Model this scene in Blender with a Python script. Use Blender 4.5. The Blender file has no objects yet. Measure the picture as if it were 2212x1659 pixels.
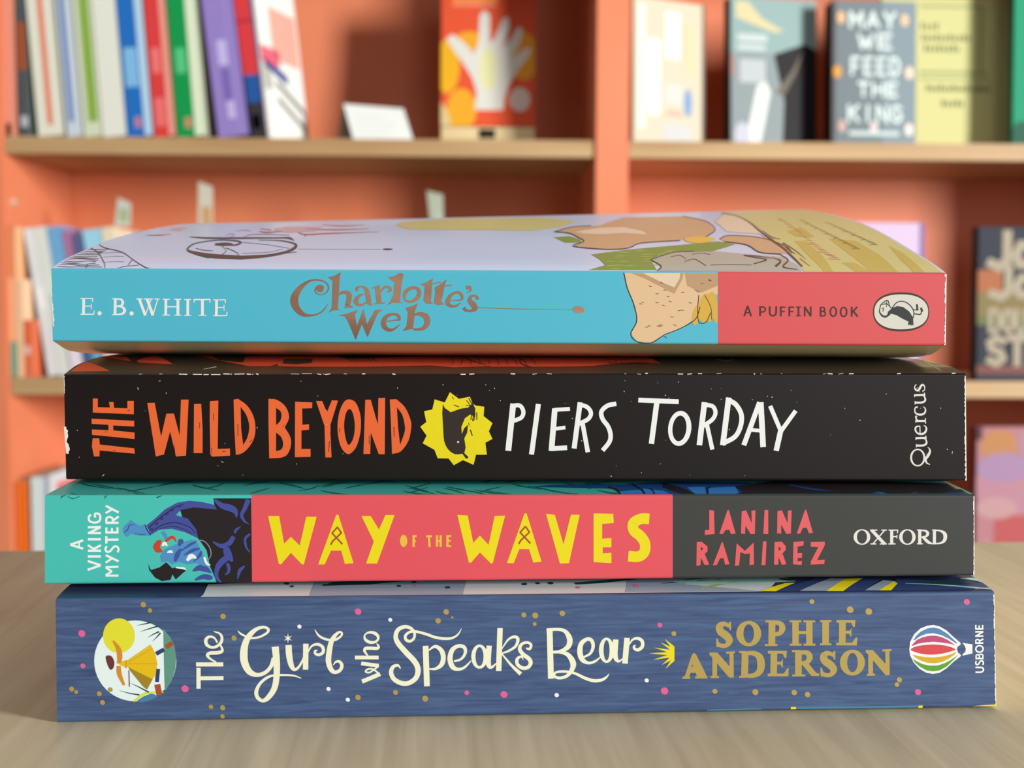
import bpy, bmesh, math, random
from mathutils import Vector, Matrix
from mathutils.geometry import tessellate_polygon

scene = bpy.context.scene
COL = scene.collection
R = math.radians

# ------------------------------------------------------------------ camera, light, exposure
TABLE_Z = 0.75
EYE_Z = TABLE_Z + 0.08750                    # the phone is held low over the table
cam_data = bpy.data.cameras.new('camera')
cam_data.sensor_width = 36.0
cam_data.lens = 36.0 * 2600.0 / 2212.0
cam_data.clip_start = 0.01
cam_data.dof.use_dof = True
cam_data.dof.focus_distance = 0.262
cam_data.dof.aperture_fstop = 19.5
cam = bpy.data.objects.new('camera', cam_data)
COL.objects.link(cam)
_p, _y, _r = R(3.96), R(1.19), R(0.3)
_f = Vector((math.sin(_y) * math.cos(_p), math.cos(_y) * math.cos(_p), -math.sin(_p)))
_rt = Vector((math.cos(_y), -math.sin(_y), 0))
_up = _rt.cross(_f)
_rr = _rt * math.cos(_r) + _up * math.sin(_r)
_uu = _up * math.cos(_r) - _rt * math.sin(_r)
cam.matrix_world = Matrix(((_rr.x, _uu.x, -_f.x, 0), (_rr.y, _uu.y, -_f.y, 0), (_rr.z, _uu.z, -_f.z, EYE_Z), (0, 0, 0, 1)))
scene.camera = cam

world = bpy.data.worlds.new('room_light')
scene.world = world
world.use_nodes = True
bg = world.node_tree.nodes['Background']
bg.inputs[0].default_value = (0.97, 0.98, 1.0, 1)
bg.inputs[1].default_value = 0.11


def area(name, loc, target, sx, sy, power, color):
    d = bpy.data.lights.new(name, 'AREA')
    d.shape = 'RECTANGLE'
    d.size, d.size_y, d.energy, d.color = sx, sy, power, color
    o = bpy.data.objects.new(name, d)
    COL.objects.link(o)
    o.location = loc
    o.rotation_euler = (Vector(target) - Vector(loc)).to_track_quat('-Z', 'Y').to_euler()
    return o


area('window_daylight', (4.2, -1.7, 1.55), (-0.1, 1.3, 0.95), 0.8, 1.5, 500, (0.97, 1.0, 1.0))
area('front_fill_panel', (1.5, -3.3, 1.5), (0.0, 0.3, 0.85), 1.6, 1.6, 26, (0.95, 0.99, 1.0))  # weak fill panel added front right, gives the spines a sheen
area('overhead_fill_panel', (-0.2, 0.75, 2.65), (-0.2, 0.6, 0.0), 1.2, 1.2, 9, (1.0, 0.97, 0.92))  # fill added overhead to lift the table and top cover

scene.view_settings.view_transform = 'Standard'
scene.view_settings.look = 'None'
scene.view_settings.gamma = 1.0
scene.view_settings.use_curve_mapping = False
scene.view_settings.exposure = 0.0

# ------------------------------------------------------------------ materials
MATS = {}


def lin(c):
    return tuple(((v / 255) / 12.92 if v / 255 <= 0.04045 else ((v / 255 + 0.055) / 1.055) ** 2.4) for v in c)


PRINT = 0.68          # reflectance of printed card relative to the paper tones listed below


def prn(rgb, k=PRINT):
    return tuple(255 * (1.055 * max(v * k, 0.0031308) ** (1 / 2.4) - 0.055) for v in lin(rgb))


def mat(name, rgb=None, rough=0.5, metal=0.0, spec=0.4, coat=0.0, build=None):
    """procedural material; build(nodes, links, bsdf, base) may add texture nodes"""
    if name in MATS:
        return MATS[name]
    m = bpy.data.materials.new(name)
    m.use_nodes = True
    nt = m.node_tree
    b = nt.nodes['Principled BSDF']
    b.inputs['Base Color'].default_value = (*lin(rgb), 1)
    b.inputs['Roughness'].default_value = rough
    b.inputs['Metallic'].default_value = metal
    b.inputs['Specular IOR Level'].default_value = spec
    b.inputs['Coat Weight'].default_value = coat
    b.inputs['Coat Roughness'].default_value = 0.12
    m.diffuse_color = (*lin(rgb), 1)
    if build:
        build(nt, b)
    MATS[name] = m
    return m


def noise_mix(c1, c2, scale=(1, 1, 1), nscale=10, detail=4, lo=0.35, hi=0.65, bump=0.0, rot=(0, 0, 0), dist=0.0):
    def f(nt, b):
        N, L = nt.nodes, nt.links
        tc = N.new('ShaderNodeTexCoord')
        mp = N.new('ShaderNodeMapping')
        mp.inputs['Scale'].default_value = scale
        mp.inputs['Rotation'].default_value = rot
        L.new(tc.outputs['Object'], mp.inputs['Vector'])
        n = N.new('ShaderNodeTexNoise')
        n.inputs['Scale'].default_value = nscale
        n.inputs['Detail'].default_value = detail
        n.inputs['Distortion'].default_value = dist
        L.new(mp.outputs['Vector'], n.inputs['Vector'])
        r = N.new('ShaderNodeValToRGB')
        r.color_ramp.elements[0].position = lo
        r.color_ramp.elements[1].position = hi
        r.color_ramp.elements[0].color = (*lin(c1), 1)
        r.color_ramp.elements[1].color = (*lin(c2), 1)
        L.new(n.outputs['Fac'], r.inputs['Fac'])
        L.new(r.outputs['Color'], b.inputs['Base Color'])
        if bump:
            bp = N.new('ShaderNodeBump')
            bp.inputs['Strength'].default_value = bump
            bp.inputs['Distance'].default_value = 0.0005
            L.new(n.outputs['Fac'], bp.inputs['Height'])
            L.new(bp.outputs['Normal'], b.inputs['Normal'])
    return f


INKS = {
    'orange_ink': (250, 108, 52), 'yellow_ink': (248, 226, 8), 'umber_ink': (50, 38, 30), 'pale_ink': (226, 220, 212),
    'white_ink': (238, 238, 232), 'worn_paper': (232, 228, 218), 'ink_black': (34, 27, 29), 'indigo_ink': (68, 80, 160),
    'sky_ink': (82, 150, 205), 'cornflower_ink': (62, 88, 165), 'lilac_ink': (150, 140, 175), 'tomato_ink': (214, 66, 40),
    'gold_yellow_ink': (248, 196, 70), 'rust_ink': (176, 84, 38), 'coral_ink': (238, 96, 100), 'teal_dark_ink': (22, 96, 92),
    'cream_ink': (240, 236, 204), 'emblem_blue': (88, 136, 186), 'emblem_magenta': (200, 76, 126), 'emblem_red': (224, 74, 82),
    'emblem_yellow': (226, 180, 34), 'emblem_green': (98, 168, 50), 'moon_white_ink': (226, 238, 234), 'emblem_green2': (98, 156, 136),
    'lemon_ink': (236, 230, 52), 'pine_ink': (28, 66, 72), 'emblem_blue2': (72, 134, 170), 'marigold_ink': (240, 196, 16),
    'olive_ink': (168, 136, 36), 'orange_deep_ink': (226, 146, 40), 'maroon_ink': (112, 52, 50), 'navy_ink': (48, 66, 112),
    'pink_ink': (234, 102, 156), 'peach_ink': (230, 192, 148), 'tan_ink': (206, 164, 122), 'peach_light_ink': (232, 206, 176),
    'corn_ink': (232, 186, 70), 'sepia_ink': (72, 42, 34), 'bone_ink': (220, 214, 200), 'ink_charcoal': (52, 50, 50),
    'straw_ink': (208, 194, 124), 'ochre_ink': (196, 172, 78), 'meadow_ink': (120, 146, 52), 'lime_ink': (168, 186, 84),
    'stone_ink': (178, 172, 158), 'salmon_ink': (214, 122, 84), 'slate_thin_ink': (120, 128, 146), 'brick_ink': (176, 84, 84),
    'blush_ink': (206, 170, 180), 'mauve_ink': (120, 104, 148), 'vermilion_ink': (206, 74, 46), 'khaki_ink': (176, 172, 116),
    'royal_ink': (26, 66, 130), 'azure_ink': (52, 124, 196), 'mist_ink': (204, 208, 206), 'mist_dark_ink': (150, 162, 176),
    'seafoam_ink': (160, 204, 192),
}


def ink(name, k=PRINT):
    if k != PRINT:
        return mat(name.replace('ink', 'cover_ink'), prn(INKS[name], k), 0.4)
    if name == 'gold_foil':
        return mat(name, prn((206, 178, 98)), 0.38, 0.35, 0.5)
    if name == 'bronze_foil':
        return mat(name, (150, 106, 82), 0.36, 0.45, 0.5, build=noise_mix((130, 90, 70), (190, 148, 124), (14, 14, 60), 1.0, 3, 0.36, 0.62, 0.15))
    pale = name in ('white_ink', 'worn_paper', 'moon_white_ink', 'cream_ink', 'pale_ink', 'bone_ink', 'peach_ink', 'peach_light_ink')
    return mat(name, prn(INKS[name], 0.78 if pale else PRINT), 0.42)


PAPER = mat('page_paper', (206, 194, 166), 0.85, spec=0.2, build=noise_mix((178, 164, 136), (212, 200, 174), (3, 3, 900), 3, 2, 0.3, 0.7, 0.4))
CARD = mat('card_core', (240, 236, 226), 0.8)


# ------------------------------------------------------------------ object helpers
def tag(o, label=None, cat=None, group=None, kind=None):
    if label:
        o['label'] = label
    if cat:
        o['category'] = cat
    if group:
        o['group'] = group
    if kind:
        o['kind'] = kind
    return o


def empty(name, loc, yaw=0.0, lean=0.0, roll=0.0):
    o = bpy.data.objects.new(name, None)
    o.empty_display_size = 0.02
    COL.objects.link(o)
    o.location = loc
    o.rotation_euler = (lean, roll, yaw)
    return o


class Mesh:
    """collects faces with named materials and links them as one mesh object"""

    def __init__(self):
        self.v, self.f, self.m, self.mats = [], [], [], []

    def slot(self, m):
        if m not in self.mats:
            self.mats.append(m)
        return self.mats.index(m)

    def face(self, pts, m):
        k = len(self.v)
        self.v += [tuple(p) for p in pts]
        self.f.append(tuple(range(k, k + len(pts))))
        self.m.append(self.slot(m))

    def grid(self, rows, m, flip=False):
        """rows: list of equal-length point lists; m: material or fn(i, j)"""
        k = len(self.v)
        n = len(rows[0])
        for r in rows:
            self.v += [tuple(p) for p in r]
        for i in range(len(rows) - 1):
            for j in range(n - 1):
                q = (k + i * n + j, k + i * n + j + 1, k + (i + 1) * n + j + 1, k + (i + 1) * n + j)
                self.f.append(q[::-1] if flip else q)
                self.m.append(self.slot(m(i, j) if callable(m) else m))

    def box(self, a, b, m, bev=0.0):
        (x0, y0, z0), (x1, y1, z1) = a, b
        bm = bmesh.new()
        bmesh.ops.create_cube(bm, size=1)
        for v in bm.verts:
            v.co = Vector(((x0 + x1) / 2 + v.co.x * (x1 - x0), (y0 + y1) / 2 + v.co.y * (y1 - y0), (z0 + z1) / 2 + v.co.z * (z1 - z0)))
        if bev:
            bmesh.ops.bevel(bm, geom=bm.edges[:], offset=bev, segments=2, affect='EDGES')
        self.add(bm, m)

    def add(self, bm, m):
        k = len(self.v)
        bm.verts.index_update()
        self.v += [tuple(v.co) for v in bm.verts]
        for f in bm.faces:
            self.f.append(tuple(k + v.index for v in f.verts))
            self.m.append(self.slot(m))
        bm.free()

    def build(self, name, parent=None, smooth=False, weld=True):
        me = bpy.data.meshes.new(name)
        me.from_pydata(self.v, [], self.f)
        for m in self.mats:
            me.materials.append(m)
        me.polygons.foreach_set('material_index', self.m)
        if weld:
            bm = bmesh.new()
            bm.from_mesh(me)
            bmesh.ops.remove_doubles(bm, verts=bm.verts, dist=1e-6)
            bm.to_mesh(me)
            bm.free()
        if smooth:
            me.polygons.foreach_set('use_smooth', [True] * len(me.polygons))
        me.update()
        o = bpy.data.objects.new(name, me)
        COL.objects.link(o)
        if parent:
            o.parent = parent
        return o


# ------------------------------------------------------------------ printed shapes
def catmull(P, closed, n=5):
    P = [Vector(p) for p in P]
    N, o = len(P), []
    for i in range(N if closed else N - 1):
        p1, p2 = P[i], P[(i + 1) % N]
        p0 = P[i - 1] if (closed or i > 0) else 2 * p1 - p2
        p3 = P[(i + 2) % N] if (closed or i + 2 < N) else 2 * p2 - p1
        for k in range(n):
            t = k / n
            o.append(0.5 * (2 * p1 + (p2 - p0) * t + (2 * p0 - 5 * p1 + 4 * p2 - p3) * t * t + (3 * p1 - p0 - 3 * p2 + p3) * t ** 3))
    if not closed:
        o.append(P[-1])
    return o


def strip(P, closed=False):
    """brush stroke: (x, y, width) samples -> quads"""
    Lf, Rt = [], []
    n = len(P)
    for i, p in enumerate(P):
        a = P[(i - 1) % n] if closed else P[max(i - 1, 0)]
        b = P[(i + 1) % n] if closed else P[min(i + 1, n - 1)]
        d = Vector((b[0] - a[0], b[1] - a[1]))
        d = d.normalized() if d.length > 1e-9 else Vector((1, 0))
        w = max(p[2], 0.02) / 2
        Lf.append((p[0] - d.y * w, p[1] + d.x * w))
        Rt.append((p[0] + d.y * w, p[1] - d.x * w))
    m = n if closed else n - 1
    return [[Lf[i], Lf[(i + 1) % n], Rt[(i + 1) % n], Rt[i]] for i in range(m)]


def fill(rings):
    vs = [[Vector((x, y, 0)) for x, y in r] for r in rings]
    flat = [p for r in rings for p in r]
    return [[flat[i] for i in t] for t in tessellate_polygon(vs)]


def shapes(text):
    """decode one printed layer into 2-D faces (millimetres on the book)"""
    out = []
    for item in text.split(';'):
        k, rings = item[0], [[float(c) for c in r.split()] for r in item[1:].split('/')]
        if k in 'PS':
            rr = [[(r[i], r[i + 1]) for i in range(0, len(r), 2)] for r in rings]
            if k == 'S':
                rr = [[(p.x, p.y) for p in catmull([(x, y, 0) for x, y in r], True)] for r in rr]
            out += fill(rr)
        elif k in 'RLC':
            r = rings[0]
            P = [(r[i], r[i + 1], r[i + 2]) for i in range(0, len(r), 3)]
            if k != 'L':
                P = [tuple(p) for p in catmull(P, k == 'C', 6)]
            out += strip(P, k == 'C')
        elif k == 'Q':
            r = rings[0]
            P = [((r[i], r[i + 1]), (r[i + 2], r[i + 3])) for i in range(0, len(r), 4)]
            out += [[P[i][0], P[i + 1][0], P[i + 1][1], P[i][1]] for i in range(len(P) - 1)]
    return out


# ------------------------------------------------------------------ measured books (mm; s along the spine, w into the book, height)
BOOKS = {
1: {'c': [10.49, 248.54, -74.37], 'yaw': 0.03469, 'corn': [(-98.88, 12.83), (-99.13, -13.09), (98.37, 12.74), (99.63, -12.49)], 'top': [[0.0, 12.83, 12.74], [4.0, 13.28, 13.24], [10.0, 13.55, 13.55], [129.0, 13.55, 13.55]], 'bot': [[0.0, -13.09, -12.49], [3.0, -13.08, -12.85], [9.0, -13.07, -13.07], [129.0, -13.07, -13.07]], 'split': []},
2: {'c': [6.89, 253.11, -50.28], 'yaw': 0.03062, 'corn': [(-98.8, 9.38), (-99.2, -9.46), (98.71, 8.98), (99.29, -8.9)], 'top': [[0.0, 9.38, 8.98], [8.0, 9.52, 9.36], [20.0, 9.6, 9.6], [129.0, 9.6, 9.6]], 'bot': [[0.0, -9.46, -8.9], [6.0, -10.04, -9.83], [18.0, -10.4, -10.4], [129.0, -10.4, -10.4]], 'split': [-56.26, 32.88]},
3: {'c': [7.46, 262.94, -27.71], 'yaw': 0.01086, 'corn': [(-99.02, 11.37), (-98.98, -11.65), (98.52, 12.23), (99.49, -11.95)], 'top': [[0.0, 11.37, 12.23], [9.0, 12.97, 13.3], [28.0, 13.95, 13.95], [129.0, 13.95, 13.95]], 'bot': [[0.0, -11.65, -11.95], [6.0, -12.37, -12.48], [18.0, -12.81, -12.81], [129.0, -12.81, -12.81]], 'split': []},
4: {'c': [2.81, 267.01, -1.44], 'yaw': -0.01456, 'corn': [(-99.03, 8.08), (-98.97, -8.14), (98.86, 8.13), (99.14, -8.07)], 'top': [[0.0, 8.08, 8.13], [5.0, 9.6, 9.6], [21.0, 12.9, 13.6], [46.0, 17.3, 19.5], [66.0, 19.9, 23.4], [93.0, 23.0, 27.4], [113.0, 24.9, 30.0], [129.0, 26.0, 31.7]], 'bot': [[0.0, -8.14, -8.07], [10.0, -10.63, -10.61], [34.0, -12.16, -12.16], [129.0, -12.16, -12.16]], 'split': [48.14]},
}

# printed lettering and pictures: (book, part, ink, layer) -> outlines and brush strokes in mm on that part
ART = {
(3,'spine','orange_ink',1): '''P-92.91 6.07 -91.85 6.07 -91.88 4.2 -89.27 4.12 -89.47 5.33 -88.48 5.33 -88.37 4.03 -85.51 3.95 -85.49 5.57 -84.12 5.57 -84.17 2.66 -92.97 3.02;P-93.25 1.68 -84.1 1.23 -84.12 -.02 -88.66 .22 -88.62 -.86 -84.06 -1.34 -84.08 -2.73 -93.23 -1.84 -93.24 -.66 -89.65 -.83 -89.68 .35 -93.27 .56;P-93.1 -2.6 -91.7 -2.6 -91.59 -3.96 -84.2 -4.78 -84.05 -5.95 -91.66 -5.26 -91.72 -6.57 -92.89 -6.57 -93.31 -4.31;P-81.22 5.13 -79.62 5.18 -78.36 -2.2 -77.14 2.81 -75.51 2.82 -74.34 -2.02 -73.96 5.89 -72.3 5.89 -73.03 -6.37 -75.21 -6.55 -76.39 -1.06 -77.79 -6.12 -79.56 -6.56;P-71.16 4.94 -69.61 4.98 -69.37 -.44 -69.44 -5.81 -71.37 -5.81;P-67.72 5.56 -65.9 5.69 -66.16 -4.88 -63.49 -4.79 -63.5 -6.36 -67.42 -6.58 -67.76 -6.11 -67.8 1.3;P-62.6 5.92 -61.65 6.1 -60.97 5.64 -60.29 5.18 -59.68 4.62 -59.15 3.92 -58.69 3.12 -58.33 2.28 -58.09 1.4 -57.96 .47 -57.92 -.42 -57.98 -1.27 -58.13 -2.08 -58.38 -2.86 -58.78 -3.63 -59.28 -4.36 -59.78 -4.96 -60.23 -5.39 -60.66 -5.7 -61.08 -5.92 -61.48 -6.06 -61.86 -6.12 -62.24 -6.19 -62.49 -.43/-61.1 4.36 -60.7 3.81 -60.3 3.27 -59.96 2.71 -59.71 2.13 -59.51 1.54 -59.38 .97 -59.3 .45 -59.27 -.05 -59.31 -.6 -59.4 -1.23 -59.55 -1.89 -59.76 -2.52 -60.02 -3.04 -60.32 -3.52 -60.63 -4 -61.03 -.43;P-55.05 6.1 -54.47 6.08 -53.88 6.07 -53.29 5.91 -52.63 5.57 -51.96 5.08 -51.41 4.49 -51 3.76 -50.7 2.93 -50.6 2.11 -50.79 1.34 -51.18 .59 -51.56 -.16 -51.54 -.23 -51.12 -.88 -50.71 -1.54 -50.4 -2.19 -50.24 -2.83 -50.19 -3.46 -50.25 -4.1 -50.41 -4.78 -50.68 -5.46 -51.02 -6.02 -51.4 -6.38 -51.86 -6.62 -52.44 -6.78 -53.21 -6.88 -54.11 -6.9 -55 -6.93 -55.09 1.15/-53.42 4.13 -53.08 3.9 -52.74 3.68 -52.48 3.42 -52.33 3.09 -52.26 2.72 -52.25 2.34 -52.31 1.94 -52.44 1.52 -52.62 1.15 -52.86 .86 -53.15 .62 -53.45 .39/-53.46 -1.28 -53.09 -1.57 -52.72 -1.85 -52.41 -2.19 -52.18 -2.63 -52.02 -3.14 -51.95 -3.62 -51.98 -4.11 -52.1 -4.57 -52.31 -4.94 -52.65 -5.14 -53.07 -5.25 -53.5 -5.35;P-49.28 5.5 -45.55 5.34 -45.6 4.08 -47.75 4.02 -47.73 .44 -46.29 .57 -46.3 -.63 -47.95 -.8 -47.98 -4.86 -45.99 -4.86 -46 -6.61 -49.41 -6.68;P-44.74 5.65 -43.42 5.65 -42.39 3.2 -41.29 5.83 -39.97 5.76 -41.63 .46 -41.64 -1.93 -41.43 -6.72 -42.78 -6.72 -42.93 .22;S-37.51 6.03 -36.16 5.36 -35.22 3.1 -34.99 .47 -35.31 -2.16 -36.2 -4.68 -37.75 -6 -39.16 -4.8 -39.91 -2.41 -40.09 .46 -39.65 3.33 -38.64 5.48/-37.47 3.93 -36.71 2.86 -36.34 .23 -36.66 -2.4 -37.62 -3.96 -38.32 -2.65 -38.67 .22 -38.3 2.85;P-34.03 5.96 -32.84 5.97 -31.31 .48 -31.18 6.33 -29.71 6.4 -29.83 -5.99 -31.14 -5.99 -32.86 -1.2 -32.99 -5.95 -34.47 -5.95;P-28.69 6.03 -27.27 6.1 -26.61 5.55 -25.96 4.99 -25.37 4.32 -24.87 3.41 -24.44 2.37 -24.14 1.45 -24.01 .77 -24 .19 -24.07 -.47 -24.18 -1.3 -24.36 -2.22 -24.67 -3.1 -25.13 -3.95 -25.72 -4.77 -26.33 -5.39 -26.95 -5.7 -27.6 -5.82 -28.24 -5.94 -28.42 0/-27.15 4.31 -26.74 3.78 -26.32 3.25 -25.97 2.64 -25.72 1.86 -25.54 1 -25.42 .25 -25.37 -.25 -25.39 -.65 -25.5 -1.19 -25.75 -2.01 -26.1 -2.98 -26.45 -3.95 -26.92 .01''',
(3,'spine','yellow_ink',1): '''P-15.58 7.68 -13.61 6.21 -11.23 6.69 -10.68 5.31 -10.03 4.78 -8.05 4.48 -8.19 2.44 -6.25 .89 -7.03 -.91 -6.23 -2.59 -7.78 -3.44 -7.44 -6.08 -9.83 -6.09 -10.35 -8.33 -12.69 -7.29 -14.7 -8.43 -15.85 -6.93 -18.23 -6.89 -18.95 -5.02 -21.52 -3.58 -20.67 -1.9 -22.05 .06 -20.74 1.1 -21.22 3.49 -19.43 3.85 -18.91 6.08 -16.7 5.41''',
(3,'spine','umber_ink',2): '''P-17.1 5.05 -16.7 4.22 -16.26 3.9 -15.82 3.58 -15.39 3.26 -13.25 4.06 -11.58 4.3 -10.58 5.31 -10.03 4.11 -10.02 2.15 -11.1 2.79 -12.29 1.95 -13.05 .03 -12.95 -1.52 -12.4 -.2 -11.62 .52 -11.75 -1.16 -12.4 -2.48 -12.1 -4.53 -12.39 -5.73 -11.5 -6.57 -11.62 -6.93 -12.07 -6.93 -12.79 -5.9 -13.34 -5.96 -13.89 -6.02 -14.42 -5.97 -14.93 -5.76 -15.41 -5.44 -15.85 -5.01 -16.23 -4.49 -16.56 -3.86 -16.81 -3.09 -16.94 -2.14 -17 -1.06 -17.05 .03 -17.12 1.06 -17.18 2.1 -17.24 3.14;L-11.94 5.9 .17 -10.86 4.47 .17;L-11.47 6.38 .19 -10.63 4.83 .19;L-10.99 6.62 .19 -10.44 4.83 .19;L-12.06 4.83 .17 -10.63 4.59 .17;L-10.74 3.03 .19 -10.98 1.6 .19;L-10.38 2.92 .21 -10.57 1.31 .21;L-10.03 3.04 .17 -10.33 1.36 .17;L-9.67 3.28 .19 -9.66 1.6 .19;L-11.09 -.56 .24 -10.65 -1.88 .24;L-14.72 4.87 .19 -13.6 4.44 .19;L-15.04 6.73 .14 -14.8 6.13 .14;L-11.45 1 .14 -11.33 .28 .14;L-27.8 .01 .14 -27.76 -2.15 .14;L-33.22 -1.92 .12 -33.18 -3.84 .12;L-41.88 -3.13 .12 -42.01 -5.53 .12;L-41.64 -1.22 .09 -41.34 -3.73 .09;L-39.62 -.26 .12 -39.57 -1.21 .12;L-53.95 -3.63 .12 -53.85 -5.06 .12;L-51.63 .44 .09 -52.04 -.04 .09;L-36.32 -5.04 .12 -36.08 -4.56 .12;L-61.7 .62 .14 -61.73 -2 .14;L-66.99 3.04 .12 -66.94 1.3 .12;L-69.96 .95 .1 -70.03 -.44 .1;L-75.61 -3.94 .1 -75.3 -6.55 .1;L-67.53 -4.62 .09 -67.41 -6.19 .09;L-65.13 -5.49 .14 -64.44 -5.4 .14;L-88.84 -5.26 .1 -88.15 -5.21 .1;L-85.44 3.43 .14 -85.01 3.49 .14;L-90.48 -1.26 .12 -89.96 -1.17 .12;L-58.72 -2.86 .14 -59.16 -3.39 .14''',
(3,'spine','pale_ink',3): '''P-13.52 -3.28 -13.56 -3.42 -13.68 -3.51 -13.83 -3.51 -13.95 -3.42 -13.99 -3.28 -13.95 -3.14 -13.83 -3.05 -13.68 -3.05 -13.56 -3.14''',
(3,'spine','white_ink',1): '''L-1.7 5.2 1.29 -2.75 -5.22 1.29;R-1.88 4.74 .92 -.25 4.75 .92 .53 3.45 .92 .07 2.12 .92 -1.77 1.34 .92;L3.81 5.13 1.11 2.37 -6.02 1.11;L7.45 4.15 1.23 6.75 -5.21 1.23;L7.3 3.84 .86 10.76 4.06 .86;L7.18 -.4 .8 9.8 -.03 .8;L6.44 -4.74 1.05 10.21 -4.52 1.05;L13 5.52 1.11 11.76 -4.68 1.11;R12.85 5.03 .93 14.55 4.47 .93 15.4 3.18 .93 14.79 1.84 .93 12.73 .75 .93;L13.56 .91 .99 14.8 -5.51 .99;R20.97 5.23 .99 19.03 4.79 .99 17.71 3.49 .99 17.98 1.85 .99 19.23 .15 .99 19.78 -1.71 .99 19.49 -3.27 .99 18.05 -5.13 .99;L25.82 6.05 1.05 34.75 5.7 1.05;L29.91 5.59 1.18 28.83 -3.63 1.18;P37.63 -.45 37.45 -1.45 37.12 -2.36 36.64 -3.13 36.05 -3.7 35.4 -4.03 34.72 -4.09 34.07 -3.9 33.48 -3.44 33 -2.77 32.66 -1.92 32.49 -.96 32.49 .06 32.66 1.06 33 1.97 33.47 2.74 34.06 3.3 34.71 3.63 35.39 3.7 36.04 3.5 36.63 3.05 37.11 2.38 37.45 1.53 37.62 .57/36.54 -.35 36.43 -1.08 36.21 -1.75 35.92 -2.32 35.56 -2.74 35.16 -2.98 34.75 -3.04 34.36 -2.91 34.01 -2.58 33.73 -2.1 33.53 -1.49 33.43 -.78 33.44 -.04 33.56 .69 33.77 1.36 34.07 1.92 34.43 2.34 34.83 2.59 35.24 2.65 35.63 2.51 35.98 2.19 36.26 1.71 36.45 1.1 36.55 .39;L40.46 5.62 1.24 39.47 -3.92 1.24;R40.35 5.09 .93 42.28 4.7 .93 42.93 3.3 .93 42.27 1.81 .93 40.33 .38 .93;L41.04 .81 .93 42.38 -4.88 .93;L45.82 6.66 1.24 44.67 -3.91 1.24;R45.68 6.16 1.06 47.41 5.11 1.06 48.66 2.94 1.06 48.58 .45 1.06 47.38 -1.98 1.06 44.54 -3.6 1.06;L52.69 5.65 1.12 49.35 -3.91 1.12;L52.94 5.65 1.25 53.67 -4.31 1.25;L50.78 -.48 .81 53.28 -.72 .81;L55.04 4.82 .94 57.47 -.59 .94;L60.75 3.78 .94 57.5 -.87 .94;L57.58 -.25 1.19 56.59 -5.14 1.19''',
(3,'spine','pale_ink',1): '''P90.03 -6.61 90 -7.06 89.89 -7.48 89.69 -7.86 89.43 -8.17 89.11 -8.41 88.75 -8.56 88.37 -8.61 87.99 -8.56 87.63 -8.41 87.29 -8.18 87.01 -7.86 86.8 -7.48 86.66 -7.06 86.61 -6.62 86.64 -6.17 86.75 -5.75 86.94 -5.37 87.21 -5.06 87.52 -4.82 87.88 -4.67 88.26 -4.62 88.64 -4.67 89.01 -4.82 89.34 -5.06 89.62 -5.37 89.84 -5.75 89.97 -6.17/89.58 -6.61 89.56 -6.99 89.48 -7.34 89.34 -7.66 89.14 -7.93 88.91 -8.13 88.65 -8.25 88.37 -8.29 88.08 -8.25 87.81 -8.13 87.57 -7.93 87.36 -7.66 87.2 -7.35 87.1 -6.99 87.05 -6.62 87.07 -6.24 87.16 -5.89 87.3 -5.57 87.49 -5.3 87.73 -5.1 87.99 -4.98 88.27 -4.94 88.55 -4.98 88.82 -5.1 89.07 -5.3 89.28 -5.57 89.44 -5.89 89.54 -6.24;R91.13 -8.19 .16 90.39 -7.79 .34 90.11 -7.01 .53 90.61 -6.22 .61 90.98 -5.43 .53 90.96 -4.78 .32 90.49 -4.25 .11;R87.91 -3.93 .45 89.36 -3.9 .45 90.07 -3.6 .45 90.19 -3.08 .39 89.91 -2.49 .29 89.44 -2.29 .21;L87.95 -4.32 .21 87.93 -3.6 .21;L87.76 -2.27 .45 90.16 -2.19 .45;L87.8 -2.69 .21 87.78 -2.03 .21;L90.13 -2.29 .21 89.95 -1.7 .21;R87.35 5.64 .45 88.79 5.67 .45 89.5 5.97 .45 89.62 6.5 .39 89.34 7.08 .29 88.88 7.28 .21;L87.38 5.25 .21 87.36 5.97 .21;L87.19 7.3 .45 89.59 7.38 .45;L87.23 6.88 .21 87.21 7.53 .21;L89.56 7.28 .21 89.38 7.86 .21;L88.68 -1.12 .21 88.6 .48 .21;R88.6 .43 .24 87.79 .26 .37 87.61 -.4 .39 88.09 -1.14 .37 88.89 -1.35 .45 89.67 -1.11 .5 90.07 -.33 .42 89.89 .33 .29 89.43 .56 .13;L87.62 1.56 .45 89.88 1.57 .45;L87.66 1.17 .21 87.64 1.82 .21;L89.85 .98 .21 89.77 2.22 .21;R88.21 1.63 .21 87.74 2.04 .29 87.64 2.44 .39 87.83 2.67 .47;R87.99 4.63 .42 87.54 4.56 .32 87.35 4.08 .26 87.57 3.32 .34 88.5 2.96 .47 89.41 3.2 .45 89.76 3.85 .34 89.57 4.5 .24 89.17 4.76 .11;R87.52 9.7 .24 87.17 9.12 .21 87.42 8.47 .34 87.95 8.35 .45 88.33 8.8 .47 88.6 9.38 .47 89.03 9.61 .39 89.42 9.13 .24 89.39 8.47 .21 88.94 8.15 .31''',
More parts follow.
